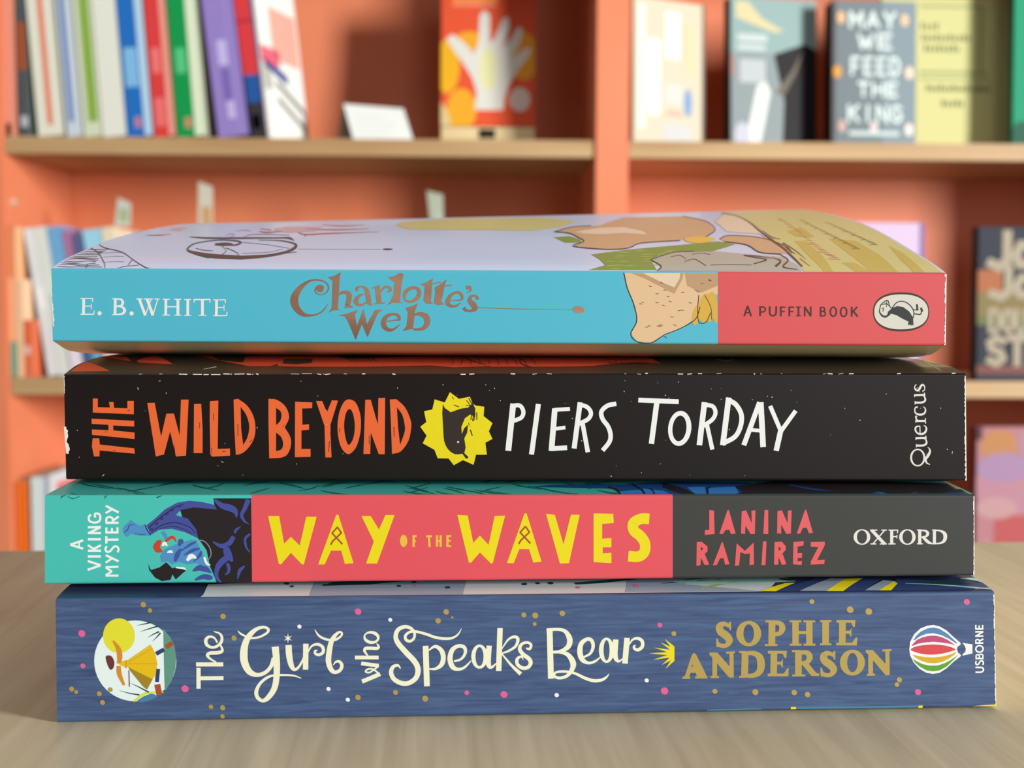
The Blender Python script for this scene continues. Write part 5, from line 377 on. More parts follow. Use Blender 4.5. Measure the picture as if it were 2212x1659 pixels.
(4,'spine','sepia_ink',1): '''L54.88 .56 .36 54.15 -1.74 .36;L54.88 .56 .36 55.73 -1.73 .36;L54.42 -.96 .29 55.4 -.95 .29;L57.65 .48 .38 57.69 -1.7 .38;R57.65 .3 .31 58.46 .31 .31 58.87 -.2 .31 58.48 -.71 .31 57.67 -.76 .31;R59.79 .49 .36 59.82 -.89 .36 60.05 -1.42 .36 60.55 -1.59 .36 61.03 -1.41 .36 61.24 -.88 .36 61.22 .5 .36;L62.24 .46 .38 62.29 -1.72 .38;L62.07 .3 .31 63.29 .31 .31;L62.27 -.65 .31 63.16 -.65 .31;L64.14 .47 .38 64.18 -1.71 .38;L63.96 .31 .31 65.19 .32 .31;L64.16 -.64 .31 65.05 -.64 .31;L66.17 .48 .38 66.21 -1.68 .38;L65.66 .35 .27 66.68 .35 .27;L65.7 -1.57 .27 66.73 -1.56 .27;L67.55 .49 .33 67.6 -1.69 .33;L68.89 .5 .33 68.94 -1.68 .33;L67.51 .44 .38 68.98 -1.66 .38;L71.08 .46 .38 71.13 -1.72 .38;R71.08 .31 .31 71.75 .29 .31 72 -.13 .31 71.77 -.51 .31 71.1 -.56 .31;R71.1 -.6 .31 71.91 -.64 .31 72.18 -1.11 .31 71.93 -1.53 .31 71.12 -1.58 .31;P74.78 -.63 74.77 -.89 74.71 -1.14 74.62 -1.37 74.49 -1.55 74.33 -1.69 74.15 -1.78 73.96 -1.81 73.77 -1.78 73.59 -1.7 73.43 -1.56 73.29 -1.37 73.18 -1.15 73.12 -.9 73.09 -.64 73.1 -.38 73.16 -.13 73.26 .1 73.39 .28 73.54 .43 73.72 .51 73.91 .54 74.1 .52 74.28 .43 74.44 .29 74.58 .1 74.69 -.12 74.76 -.37/74.43 -.63 74.42 -.82 74.39 -1 74.33 -1.16 74.26 -1.29 74.17 -1.39 74.06 -1.46 73.96 -1.48 73.85 -1.46 73.74 -1.4 73.65 -1.3 73.56 -1.16 73.5 -1 73.46 -.82 73.44 -.64 73.45 -.45 73.48 -.27 73.54 -.11 73.61 .02 73.7 .13 73.81 .19 73.92 .21 74.03 .19 74.13 .13 74.23 .03 74.31 -.11 74.37 -.27 74.41 -.44;P77.08 -.66 77.07 -.93 77.01 -1.17 76.92 -1.4 76.79 -1.59 76.63 -1.73 76.45 -1.82 76.26 -1.85 76.07 -1.82 75.89 -1.73 75.73 -1.59 75.59 -1.41 75.48 -1.18 75.42 -.93 75.39 -.67 75.4 -.41 75.46 -.16 75.55 .06 75.68 .25 75.84 .39 76.02 .48 76.21 .51 76.4 .48 76.58 .4 76.74 .26 76.88 .07 76.99 -.15 77.06 -.4/76.73 -.66 76.72 -.85 76.69 -1.03 76.63 -1.19 76.56 -1.33 76.47 -1.43 76.36 -1.49 76.26 -1.51 76.15 -1.49 76.04 -1.43 75.95 -1.33 75.86 -1.2 75.8 -1.04 75.76 -.86 75.74 -.67 75.75 -.48 75.78 -.3 75.84 -.14 75.91 -.01 76 .09 76.11 .16 76.22 .18 76.32 .16 76.43 .1 76.53 0 76.61 -.14 76.67 -.3 76.71 -.48;L77.99 .5 .38 78.05 -1.7 .38;L79.22 .48 .36 78.11 -.79 .36;L78.35 -.46 .38 79.39 -1.7 .38;P95.24 -.55 95.21 -1.36 95.06 -2.01 94.81 -2.59 94.45 -3.11 93.99 -3.57 93.43 -3.97 92.78 -4.3 92.05 -4.57 91.22 -4.76 90.29 -4.88 89.13 -4.92 87.96 -4.89 87.02 -4.78 86.19 -4.6 85.43 -4.34 84.77 -4.01 84.19 -3.62 83.7 -3.16 83.32 -2.65 83.03 -2.07 82.85 -1.42 82.78 -.61 82.81 .2 82.96 .85 83.21 1.43 83.57 1.95 84.03 2.41 84.59 2.81 85.23 3.14 85.97 3.4 86.8 3.59 87.72 3.71 88.89 3.75 90.05 3.72 90.98 3.61 91.82 3.43 92.57 3.18 93.24 2.85 93.82 2.46 94.3 2 94.69 1.49 94.98 .91 95.16 .26''',
(4,'spine','bone_ink',2): '''P94.99 -.55 94.96 -1.27 94.82 -1.85 94.58 -2.37 94.23 -2.83 93.79 -3.25 93.25 -3.6 92.63 -3.9 91.92 -4.14 91.12 -4.31 90.23 -4.41 89.11 -4.45 87.99 -4.43 87.09 -4.33 86.29 -4.16 85.57 -3.94 84.93 -3.64 84.37 -3.29 83.91 -2.89 83.54 -2.43 83.26 -1.91 83.09 -1.33 83.02 -.61 83.05 .11 83.2 .69 83.44 1.21 83.79 1.67 84.23 2.08 84.77 2.44 85.39 2.74 86.1 2.97 86.89 3.14 87.78 3.25 88.9 3.29 90.02 3.26 90.91 3.16 91.72 3 92.44 2.77 93.08 2.48 93.63 2.13 94.1 1.73 94.47 1.27 94.74 .75 94.92 .18''',
(4,'spine','ink_charcoal',3): '''P85.8 -1.69 86.1 -.53 86.97 .26 88.08 .71 89.42 .49 90.79 -.5 91.68 -1.83 91.82 -3.66 91.45 -3.39 91.21 -3.66 90.98 -3.35 90.59 -3.62 90.67 -2.73 89.27 -2.07 87.91 -1.3 86.78 -1.01 86.17 -1.53;R86.97 .28 .22 87.84 1.37 .22 88.94 1.76 .22 90.29 1.39 .22 91.44 .28 .22 91.87 -.94 .22 91.64 -1.97 .22;R84.29 .35 .2 84.54 1.07 .2 85.86 1.96 .2 86.43 .63 .2 86.98 .1 .2;R84.33 .62 .16 84.18 -.54 .25 84.78 -1.42 .4 85.57 -1.66 .45 86.39 -1.15 .4;R84.63 .98 .16 85.72 1.12 .16 86.47 .59 .16;L85.72 1.87 .13 85.72 .47 .13;L85.16 1.36 .11 86.06 1.14 .11;R84.7 .09 .16 85.01 .27 .16 85.06 -.09 .16 84.89 -.53 .16;R91.72 -.1 .22 92.45 -.09 .22 92.59 .51 .22;L92.44 1.11 .45 92.62 -.27 .45;R91.97 -.99 .25 93.26 -1.11 .25 93.51 -.38 .25;L93.36 .36 .49 93.69 -.53 .49''',
(4,'top','straw_ink',1): '''P69.82 117.08 70.32 94.32 68.7 52.88 68.19 22.2 67.43 .78 73.51 0 79.8 0 86.08 0 92.37 0 98.65 0 98.78 19.73 98.37 47.28 98.75 83.58 98.17 113.02 98.07 126.84 83.82 122.16;P-30.14 78.63 -29.55 95.04 -20.99 102 -12.12 110.21 -.59 107.97 10.82 106.15 22.26 82.97 16.06 64.06 8.28 55.01 -.97 56.96 -10.33 59.15 -17.89 60.67 -25.53 62.33''',
(4,'top','ochre_ink',2): '''P82.14 .77 82.36 20.1 82.6 37.75 88.68 34.49 89.27 17.44 88.28 0;P78.83 0 78.01 9.01 80.89 9.07 82.14 .77;P91.67 0 92.52 12.26 94.92 28.54 95.64 20.24 94.23 0;P71.85 .77 72.15 14.47 73.23 34.66 75.99 34.63 75.57 17.25 73.91 .77;P74.69 49.08 75.26 41.31 79.62 39.82 80.41 57.74''',
(4,'top','peach_light_ink',2): '''P69.23 109.73 70.08 88.05 68.33 51.11 67.54 22.76 66.64 45.32 59.08 49.83 59.89 72.22''',
(4,'top','tan_ink',2): '''P14.11 51.64 19.03 62.86 27.33 66.98 36.74 97.28 45.6 97.65 54.47 98 57.88 75.78 56.7 53.43 52.22 41.25 46.54 39.16 44.86 35.67 34.81 32.4 30.93 25.54 25.7 23.96 17.72 27.56 20.71 34.24 19.9 40.14 17.67 48.93;P55.17 37.58 58.22 42.99 64.12 40.95 67.47 35.71 69.67 26.12 68.92 19.2 66.25 18.45 61.63 20.26 60.36 29.41 55.69 33.87''',
(4,'top','meadow_ink',1): '''P13.4 41.31 17.38 43.26 19.78 38.23 20.19 32.86 15.98 32.89;P21.27 17.05 29.55 22.92 38.2 26.95 47.09 31.03 54.06 34.55 57.63 30.19 48.59 18.94 37.1 15.84 34.52 10.26 34.79 1.47 27.22 1.33 19.65 1.19 23.62 5.17 22.76 11.33''',
(4,'top','lime_ink',2): '''Q34.01 5.3 34.02 5.41 34.34 5.35 34.37 5.63 34.67 5.4 34.71 5.87 35 5.45 35.07 6.07 35.35 5.49 35.43 6.18 35.73 5.53 35.81 6.15 36.13 5.55 36.2 6.02 36.54 5.57 36.58 5.85 36.95 5.59 36.97 5.7;Q23.4 4.19 23.41 4.29 23.73 4.24 23.75 4.5 24.06 4.29 24.08 4.72 24.39 4.33 24.43 4.92 24.74 4.37 24.79 5.02 25.11 4.4 25.17 4.99 25.51 4.42 25.55 4.86 25.92 4.44 25.94 4.7 26.32 4.46 26.33 4.57;Q32.38 14.14 32.39 14.28 32.73 14.2 32.76 14.56 33.06 14.27 33.12 14.86 33.41 14.33 33.49 15.11 33.77 14.38 33.87 15.24 34.16 14.41 34.26 15.2 34.58 14.44 34.65 15.03 35 14.46 35.05 14.82 35.42 14.48 35.44 14.63;Q23.75 8.18 23.75 8.3 24.08 8.23 24.1 8.54 24.41 8.29 24.44 8.81 24.75 8.35 24.79 9.03 25.1 8.39 25.16 9.15 25.48 8.43 25.54 9.11 25.89 8.45 25.94 8.97 26.3 8.47 26.33 8.78 26.71 8.49 26.72 8.62;Q25.97 13.26 25.98 13.4 26.31 13.33 26.34 13.68 26.65 13.39 26.69 13.98 26.99 13.45 27.05 14.23 27.35 13.5 27.43 14.36 27.74 13.54 27.82 14.32 28.16 13.56 28.22 14.15 28.58 13.58 28.61 13.94 28.99 13.61 29.01 13.75;Q32.93 16.81 32.94 16.96 33.28 16.88 33.31 17.24 33.62 16.94 33.68 17.55 33.97 17.01 34.05 17.81 34.34 17.06 34.43 17.95 34.73 17.09 34.83 17.9 35.15 17.11 35.22 17.73 35.58 17.13 35.62 17.5 36 17.16 36.02 17.3;Q26.79 19.81 26.8 19.96 27.14 19.88 27.17 20.25 27.49 19.94 27.53 20.56 27.84 20 27.9 20.83 28.21 20.05 28.29 20.96 28.6 20.09 28.68 20.91 29.02 20.11 29.09 20.73 29.46 20.13 29.5 20.5 29.88 20.15 29.9 20.3;Q27.71 4.32 27.72 4.43 28.04 4.37 28.06 4.63 28.37 4.42 28.4 4.86 28.7 4.47 28.75 5.06 29.05 4.51 29.11 5.16 29.42 4.54 29.49 5.13 29.82 4.56 29.87 5 30.23 4.58 30.26 4.84 30.64 4.6 30.65 4.7;Q26.65 15.38 26.66 15.53 27 15.45 27.02 15.81 27.34 15.52 27.38 16.12 27.68 15.58 27.75 16.38 28.05 15.63 28.13 16.51 28.44 15.66 28.52 16.47 28.85 15.69 28.92 16.3 29.28 15.71 29.32 16.07 29.7 15.73 29.72 15.88;Q23.85 8.17 23.86 8.3 24.19 8.23 24.21 8.54 24.52 8.29 24.55 8.8 24.85 8.34 24.9 9.03 25.21 8.39 25.27 9.15 25.59 8.42 25.65 9.11 25.99 8.45 26.04 8.97 26.41 8.47 26.44 8.78 26.82 8.49 26.83 8.61;Q36.97 17.37 36.99 17.52 37.32 17.44 37.36 17.8 37.66 17.5 37.73 18.11 38.01 17.57 38.11 18.37 38.38 17.62 38.49 18.5 38.78 17.65 38.89 18.46 39.2 17.67 39.28 18.28 39.63 17.69 39.68 18.06 40.05 17.71 40.07 17.86;Q39.13 21.48 39.15 21.63 39.48 21.54 39.52 21.91 39.83 21.61 39.9 22.22 40.19 21.67 40.29 22.48 40.56 21.71 40.68 22.61 40.96 21.75 41.08 22.56 41.39 21.77 41.48 22.38 41.82 21.79 41.88 22.16 42.25 21.8 42.27 21.95;Q24.39 19.36 24.4 19.51 24.74 19.43 24.76 19.8 25.08 19.49 25.12 20.12 25.43 19.56 25.49 20.38 25.8 19.61 25.87 20.52 26.2 19.64 26.27 20.47 26.62 19.66 26.68 20.29 27.05 19.68 27.08 20.06 27.47 19.7 27.49 19.85;Q38.21 19.8 38.23 19.94 38.56 19.86 38.6 20.23 38.91 19.93 38.98 20.54 39.26 19.99 39.36 20.8 39.64 20.04 39.75 20.93 40.03 20.07 40.15 20.88 40.46 20.09 40.54 20.71 40.89 20.11 40.94 20.48 41.32 20.13 41.34 20.28;Q36.7 16.88 36.72 17.02 37.05 16.94 37.09 17.31 37.39 17.01 37.46 17.61 37.74 17.07 37.83 17.87 38.11 17.12 38.22 18.01 38.5 17.16 38.61 17.96 38.92 17.18 39.01 17.79 39.35 17.2 39.4 17.56 39.77 17.22 39.8 17.37;Q28.11 19.27 28.12 19.43 28.46 19.34 28.49 19.71 28.8 19.41 28.85 20.03 29.15 19.47 29.22 20.29 29.52 19.52 29.61 20.43 29.92 19.55 30 20.38 30.34 19.58 30.41 20.2 30.77 19.59 30.81 19.97 31.2 19.62 31.21 19.77;Q37.88 13.3 37.89 13.44 38.22 13.37 38.26 13.71 38.56 13.43 38.63 14.01 38.91 13.49 39 14.26 39.27 13.54 39.38 14.39 39.66 13.58 39.77 14.34 40.07 13.6 40.16 14.18 40.5 13.62 40.55 13.97 40.92 13.64 40.94 13.78;Q39.4 6.91 39.41 7.02 39.73 6.96 39.77 7.25 40.06 7.02 40.12 7.51 40.4 7.07 40.48 7.72 40.75 7.11 40.85 7.83 41.14 7.15 41.23 7.8 41.54 7.17 41.62 7.66 41.95 7.19 42 7.48 42.36 7.21 42.38 7.33;Q32.66 11.29 32.67 11.42 33 11.35 33.03 11.68 33.33 11.41 33.39 11.97 33.67 11.47 33.75 12.21 34.03 11.52 34.13 12.33 34.42 11.55 34.51 12.29 34.83 11.58 34.9 12.14 35.25 11.6 35.29 11.93 35.67 11.62 35.68 11.76;Q32.39 8.89 32.4 9.01 32.72 8.94 32.75 9.26 33.06 9 33.11 9.53 33.39 9.06 33.47 9.75 33.75 9.1 33.84 9.87 34.13 9.14 34.22 9.84 34.54 9.16 34.61 9.69 34.96 9.18 35 9.5 35.37 9.2 35.39 9.33;Q41.54 16.7 41.56 16.85 41.89 16.77 41.93 17.13 42.24 16.83 42.31 17.43 42.59 16.89 42.69 17.69 42.95 16.94 43.08 17.82 43.35 16.98 43.47 17.78 43.77 17 43.86 17.61 44.2 17.02 44.25 17.38 44.62 17.04 44.64 17.19;Q24.18 1.71 24.18 1.8 24.5 1.75 24.52 1.98 24.83 1.79 24.85 2.17 25.15 1.84 25.19 2.34 25.5 1.87 25.54 2.43 25.87 1.9 25.92 2.4 26.26 1.91 26.3 2.3 26.67 1.93 26.69 2.16 27.07 1.95 27.08 2.04;Q34.76 7.95 34.77 8.07 35.09 8.01 35.13 8.31 35.43 8.07 35.48 8.57 35.77 8.12 35.84 8.79 36.12 8.17 36.21 8.91 36.5 8.2 36.59 8.87 36.91 8.22 36.98 8.73 37.32 8.24 37.37 8.55 37.73 8.26 37.75 8.39;Q31.83 21.34 31.85 21.49 32.18 21.41 32.22 21.78 32.53 21.47 32.59 22.09 32.89 21.53 32.96 22.35 33.26 21.58 33.35 22.49 33.66 21.61 33.75 22.44 34.08 21.64 34.16 22.26 34.52 21.65 34.56 22.03 34.95 21.67 34.96 21.82;Q25.3 4.68 25.31 4.79 25.63 4.73 25.65 5 25.95 4.78 25.98 5.24 26.29 4.83 26.33 5.44 26.63 4.87 26.69 5.54 27.01 4.9 27.07 5.51 27.41 4.93 27.46 5.38 27.82 4.94 27.85 5.22 28.22 4.96 28.24 5.07;Q26.56 8.27 26.57 8.4 26.89 8.33 26.92 8.64 27.23 8.39 27.26 8.91 27.56 8.45 27.62 9.13 27.92 8.49 27.98 9.25 28.3 8.52 28.37 9.21 28.7 8.55 28.76 9.07 29.12 8.57 29.15 8.88 29.53 8.59 29.54 8.72''',
(4,'top','stone_ink',2): '''P34.6 10.92 41.24 20.03 51.75 21.17 59.37 17.36 65.73 14.94 67.21 6.16 67.07 1.14 60.59 .98 54.13 .83 47.69 .79 41.26 .79 34.74 0 36.2 4.38''',
(4,'top','peach_light_ink',3): '''P19.33 51.31 26.82 60.41 33.24 61.28 37.23 51.48 37.75 45.3 31.98 48.21 25.72 46.22 21.56 47.55''',
(4,'top','corn_ink',3): '''P46.69 39.16 47.53 40.14 48.71 41.01 49.99 41.57 51.09 41.65 52.14 41.13 53.2 40.14 53.96 38.89 54.14 37.6 53.47 36.03 52.18 34.19 50.72 32.58 49.5 31.65 48.54 31.6 47.63 32.13 46.88 33 46.36 33.96 46.1 35.1 46.05 36.51 46.24 37.96''',
(4,'top','sepia_ink',4): '''Q14.11 50.9 14.11 52.39 15.28 53.62 15.29 55.19 16.47 56.61 16.49 58.29 17.7 59.52 17.74 61.33 18.99 61.89 19.06 63.85 20.35 63.36 20.45 65.4 21.76 64.12 21.88 66.2 23.19 64.59 23.32 66.69 24.63 65.22 24.76 67.34;Q14.07 50.74 14.15 52.55 14.99 50.24 15.08 52.02 15.93 49.85 16.02 51.61 16.82 49.25 16.93 50.97 17.6 48.11 17.74 49.76 18.28 46.23 18.43 47.74 18.87 43.89 19.04 45.27 19.39 41.56 19.56 42.82 19.81 39.54 19.98 40.75 20.21 37.94 20.37 39.12 20.55 36.56 20.72 37.64 20.7 35.42 20.92 36.02 20.68 34.72 20.74 33.76 19.96 33.13 19.95 31.99 18.74 31.34 18.74 30.22 17.74 29.53 17.79 28.58 17.65 27.03 17.78 28.09 18.97 25.67 19.06 26.78 21.16 24.44 21.25 25.54 23.58 23.49 23.67 24.57 25.61 22.96 25.71 24.04 27.14 22.92 27.23 23.99 28.5 23.25 28.58 24.33 29.73 23.92 29.8 24.99 30.89 24.85 30.95 25.91 31.82 26.26 31.84 27.26 32.54 28.1 32.55 29.07 33.38 29.94 33.43 31.02 34.73 31.5 34.82 32.65 36.79 32.62 36.91 33.79 39.34 33.49 39.48 34.67 42.1 34.26 42.25 35.44 44.78 35.07 44.94 36.27;Q54.21 96.33 54.74 99.71 55.2 90.55 55.71 93.69 56.28 85.36 56.78 88.31 57.19 80.2 57.66 82.86 57.66 74.66 58.11 76.93 57.7 68.58 58.1 70.38 57.5 62.63 57.85 63.94 57.13 57.48 57.43 58.27 56.62 53.49 56.78 53.36 55.83 50.28 55.8 49.34 54.66 47.15 54.58 46.07 53.37 44.18 53.3 43.16 52.19 41.35 52.13 40.4;Q34.58 10.55 34.62 11.3 36.23 12.88 36.28 13.67 37.95 15.45 38 16.27 39.64 17.83 39.71 18.69 41.2 19.59 41.29 20.47 42.55 20.44 42.66 21.33 43.75 20.65 43.88 21.54 44.9 20.6 45.03 21.48 46.08 20.67 46.21 21.56;Q34.5 10.52 34.69 11.33 34.97 8.72 35.16 9.5 35.49 7 35.68 7.73 35.92 5.44 36.1 6.09 36.1 4.19 36.3 4.56 35.99 3.41 36.13 3.13 35.66 2.58 35.71 2.07 35.2 1.7 35.24 1.19 34.78 .79 34.8 0;Q55.14 37.13 55.2 38.03 55.82 38.61 55.88 39.5 56.46 40.21 56.53 41.15 57.17 41.58 57.31 42.67 58.12 42.41 58.32 43.56 59.46 42.52 59.67 43.68 61.05 42.1 61.28 43.23 62.65 41.33 62.88 42.44 64 40.41 64.24 41.5 65.04 39.44 65.29 40.49 65.91 38.31 66.15 39.33 66.65 36.93 66.9 37.92 67.34 35.24 67.6 36.18 68.04 33.05 68.3 33.95 68.7 30.52 68.96 31.37 69.23 27.98 69.49 28.79 69.54 25.74 69.8 26.49 69.56 23.93 69.82 24.52 69.36 22.35 69.59 22.67 69.06 20.73 69.28 21 68.8 19.04 69.03 19.36;Q55.56 33.23 55.82 34.52 56.81 32.22 57.08 33.49 58.11 31.31 58.38 32.57 59.3 30.26 59.58 31.49 60.21 28.83 60.51 30 60.68 26.74 61 27.78 60.84 24.17 61.16 25.13 61 21.63 61.32 22.65 61.48 19.7 61.78 20.82 62.4 18.66 62.67 19.8 63.56 18.15 63.82 19.3 64.82 17.85 65.08 19 66.02 17.46 66.29 18.6;Q44.99 17.14 45.06 17.72 45.61 17.59 45.68 18.17 46.24 18.09 46.32 18.67 46.85 18.49 46.94 19.07 47.43 18.63 47.52 19.22 47.94 18.43 48.05 19.01 48.42 17.98 48.53 18.55 48.88 17.42 48.99 18 49.35 16.92 49.46 17.49;Q39.63 14.18 39.69 14.74 40.26 14.68 40.32 15.24 40.92 15.27 40.98 15.84 41.53 15.68 41.6 16.26 42 15.65 42.1 16.22 42.3 15 42.42 15.52 42.47 13.93 42.6 14.39 42.6 12.69 42.73 13.13 42.75 11.55 42.88 11.98;Q42.14 8.86 42.19 9.46 42.81 9.65 42.86 10.26 43.5 10.56 43.55 11.18 44.14 11.27 44.22 11.93 44.66 11.47 44.77 12.14 45.02 10.96 45.16 11.58 45.27 9.94 45.43 10.5 45.47 8.76 45.62 9.29 45.66 7.75 45.81 8.27 45.84 6.97 45.99 7.48 45.99 6.26 46.14 6.75 46.12 5.58 46.27 6.05 46.26 4.9 46.41 5.37;Q57.07 15.56 57.36 16.82 57.5 15.04 57.79 16.29 57.92 14.53 58.22 15.77 58.37 14.02 58.66 15.25 58.85 13.52 59.14 14.74 59.47 13.03 59.75 14.25 60.18 12.57 60.46 13.78 60.79 12.1 61.09 13.29 61.15 11.6 61.47 12.71 61.18 11.43 61.46 11.66 61.09 11.29 61.09 10.48 60.78 10.65 60.75 9.79 60.49 9.96 60.49 9.17;Q57.5 6.59 57.64 7.6 58.11 7.18 58.25 8.21 58.73 7.78 58.88 8.83 59.33 8.4 59.48 9.46 59.88 9.03 60.02 10.09 60.35 9.68 60.47 10.71 60.76 10.33 60.86 11.35 61.14 10.98 61.24 12.01 61.53 11.63 61.63 12.68;Q47.46 5.49 47.53 5.94 48.53 5.68 48.6 6.14 49.59 5.89 49.67 6.35 50.68 6.07 50.76 6.53 51.81 6.15 51.89 6.61 53.01 6.12 53.09 6.58 54.25 6 54.34 6.45 55.51 5.84 55.6 6.3 56.76 5.7 56.85 6.16;Q68.28 108.55 69.09 112.92 68.72 104.43 69.42 108.1 69.27 101 69.91 104.27 69.73 97.32 70.33 100.3 69.92 92.67 70.52 95.49 69.77 86.73 70.4 89.54 69.46 80.25 70.1 83.01 69.1 74.05 69.75 76.69 68.78 68.61 69.43 71.07 68.47 63.96 69.1 66.15 68.14 59.76 68.75 61.72 67.84 55.77 68.45 57.69 67.61 51.89 68.25 53.88 67.47 48.08 68.14 50.16 67.37 44.36 68.08 46.52 67.33 40.84 68.07 43.02 67.37 37.5 68.11 39.7 67.5 34.27 68.23 36.44 67.68 31.1 68.4 33.2 67.87 28.09 68.57 30.07 67.99 25.28 68.68 27.12 68.03 22.75 68.69 24.42 68.02 20.36 68.64 21.88 67.97 17.93 68.55 19.34 67.91 15.32 68.46 16.62 67.87 12.51 68.38 13.69 67.84 9.67 68.3 10.71 67.83 6.94 68.25 7.85 67.87 4.46 68.24 5.24;Q56.91 15.58 57.2 17 57.78 15.42 58.05 16.74 58.65 15.29 58.9 16.52 59.49 15.12 59.74 16.24 60.29 14.84 60.51 15.84 61.01 14.41 61.21 15.26 61.67 13.88 61.84 14.57 62.31 13.3 62.45 13.83 62.97 12.76 63.06 13.13;Q63.17 13.73 63.28 14.1 63.49 12.66 63.69 13.36 63.86 11.66 64.16 12.68 64.11 10.65 64.52 11.87 64.11 9.89 64.57 10.48 63.92 9.38 64.04 8.42 63.37 8.18 63.34 6.79 62.65 6.79 62.62 5.32 61.98 5.46 61.99 4;Q65.76 17.59 66 18.29 65.92 15.79 66.2 16.62 66.12 14.04 66.45 14.99 66.23 12.39 66.6 13.3 66.14 11.06 66.44 11.22 65.67 9.7 65.71 8.87 64.78 7.88 64.76 6.88 63.9 6.04 63.99 5.3 63.4 3.99 63.81 4.77 63.78 3.1 64.07 4.08 64.54 2.7 64.75 3.51 65.45 2.45 65.61 3.04 66.27 2.13 66.38 2.53;Q68.61 50.95 68.77 51.47 68.56 47.59 68.76 48.22 68.51 44.27 68.76 45.02 68.55 41.43 68.82 42.28 68.72 39.36 68.99 40.28 69.05 38.22 69.28 39.1 69.47 37.73 69.65 38.46 69.94 37.5 70.07 38.03 70.38 37.15 70.47 37.5;Q69.72 31.66 70.04 32.61 69.93 29.1 70.23 29.98 70.15 26.61 70.44 27.44 70.35 24.17 70.62 24.92 70.49 21.74 70.74 22.4 70.55 19.28 70.77 19.84 70.55 16.82 70.73 17.25 70.54 14.39 70.67 14.71 70.55 12.04 70.64 12.26;Q69.48 31.43 69.61 31.74 69.35 29.08 69.55 29.56 69.2 26.72 69.49 27.39 69.09 24.51 69.44 25.36 69.05 22.6 69.43 23.56 69.13 21.12 69.47 22.05 69.27 19.96 69.54 20.71 69.45 18.94 69.62 19.44 69.6 17.86 69.69 18.12;Q69.37 12.84 69.55 13.3 69.44 10.73 69.6 11.13 69.53 8.72 69.68 9.06 69.64 6.8 69.77 7.1 69.77 4.99 69.87 5.24''',
(4,'top','salmon_ink',4): '''Q78.75 12.56 78.62 12.07 75.9 12.78 75.77 12.29;Q78.58 14.29 78.43 13.8 76.99 15.13 76.85 14.64;Q78.41 16.1 78.27 15.61 77.03 17.56 76.88 17.07;Q78.26 18.01 78.13 17.52 76.6 18.29 76.47 17.8;Q78.14 20.03 78 19.55 75.69 20.92 75.55 20.43;Q78.04 22.17 77.9 21.7 76.77 23.68 76.63 23.21;Q77.95 24.44 77.82 23.97 76.41 24.74 76.28 24.27;Q77.9 26.87 77.77 26.4 76.56 27.81 76.43 27.33;Q77.88 29.45 77.75 28.98 75.84 31.07 75.71 30.6;Q77.88 32.2 77.76 31.72 76.46 32.54 76.34 32.06;Q77.93 35.11 77.79 34.63 76.72 36.17 76.58 35.68;Q77.99 38.19 77.86 37.71 77.02 40.05 76.87 39.55;Q78.08 41.46 77.95 40.94 75.99 41.9 75.86 41.38;Q78.22 44.91 78.08 44.37 77.18 46.22 77.03 45.67;Q78.38 48.56 78.23 48.01 77.62 50.87 77.46 50.3;Q78.55 52.32 78.4 51.73 77.4 52.86 77.25 52.27;Q78.73 56.17 78.57 55.56 77.17 57.87 77.01 57.23;Q78.93 60.16 78.75 59.53 78.43 63.17 78.25 62.49;Q79.15 64.41 78.98 63.69 78.17 65.17 78 64.44;Q79.45 69.01 79.26 68.22 78.88 71.36 78.68 70.53;Q79.82 74 79.61 73.14 79.15 78.52 78.92 77.58;Q80.27 79.48 80.05 78.52 79.5 80.59 79.27 79.61''',
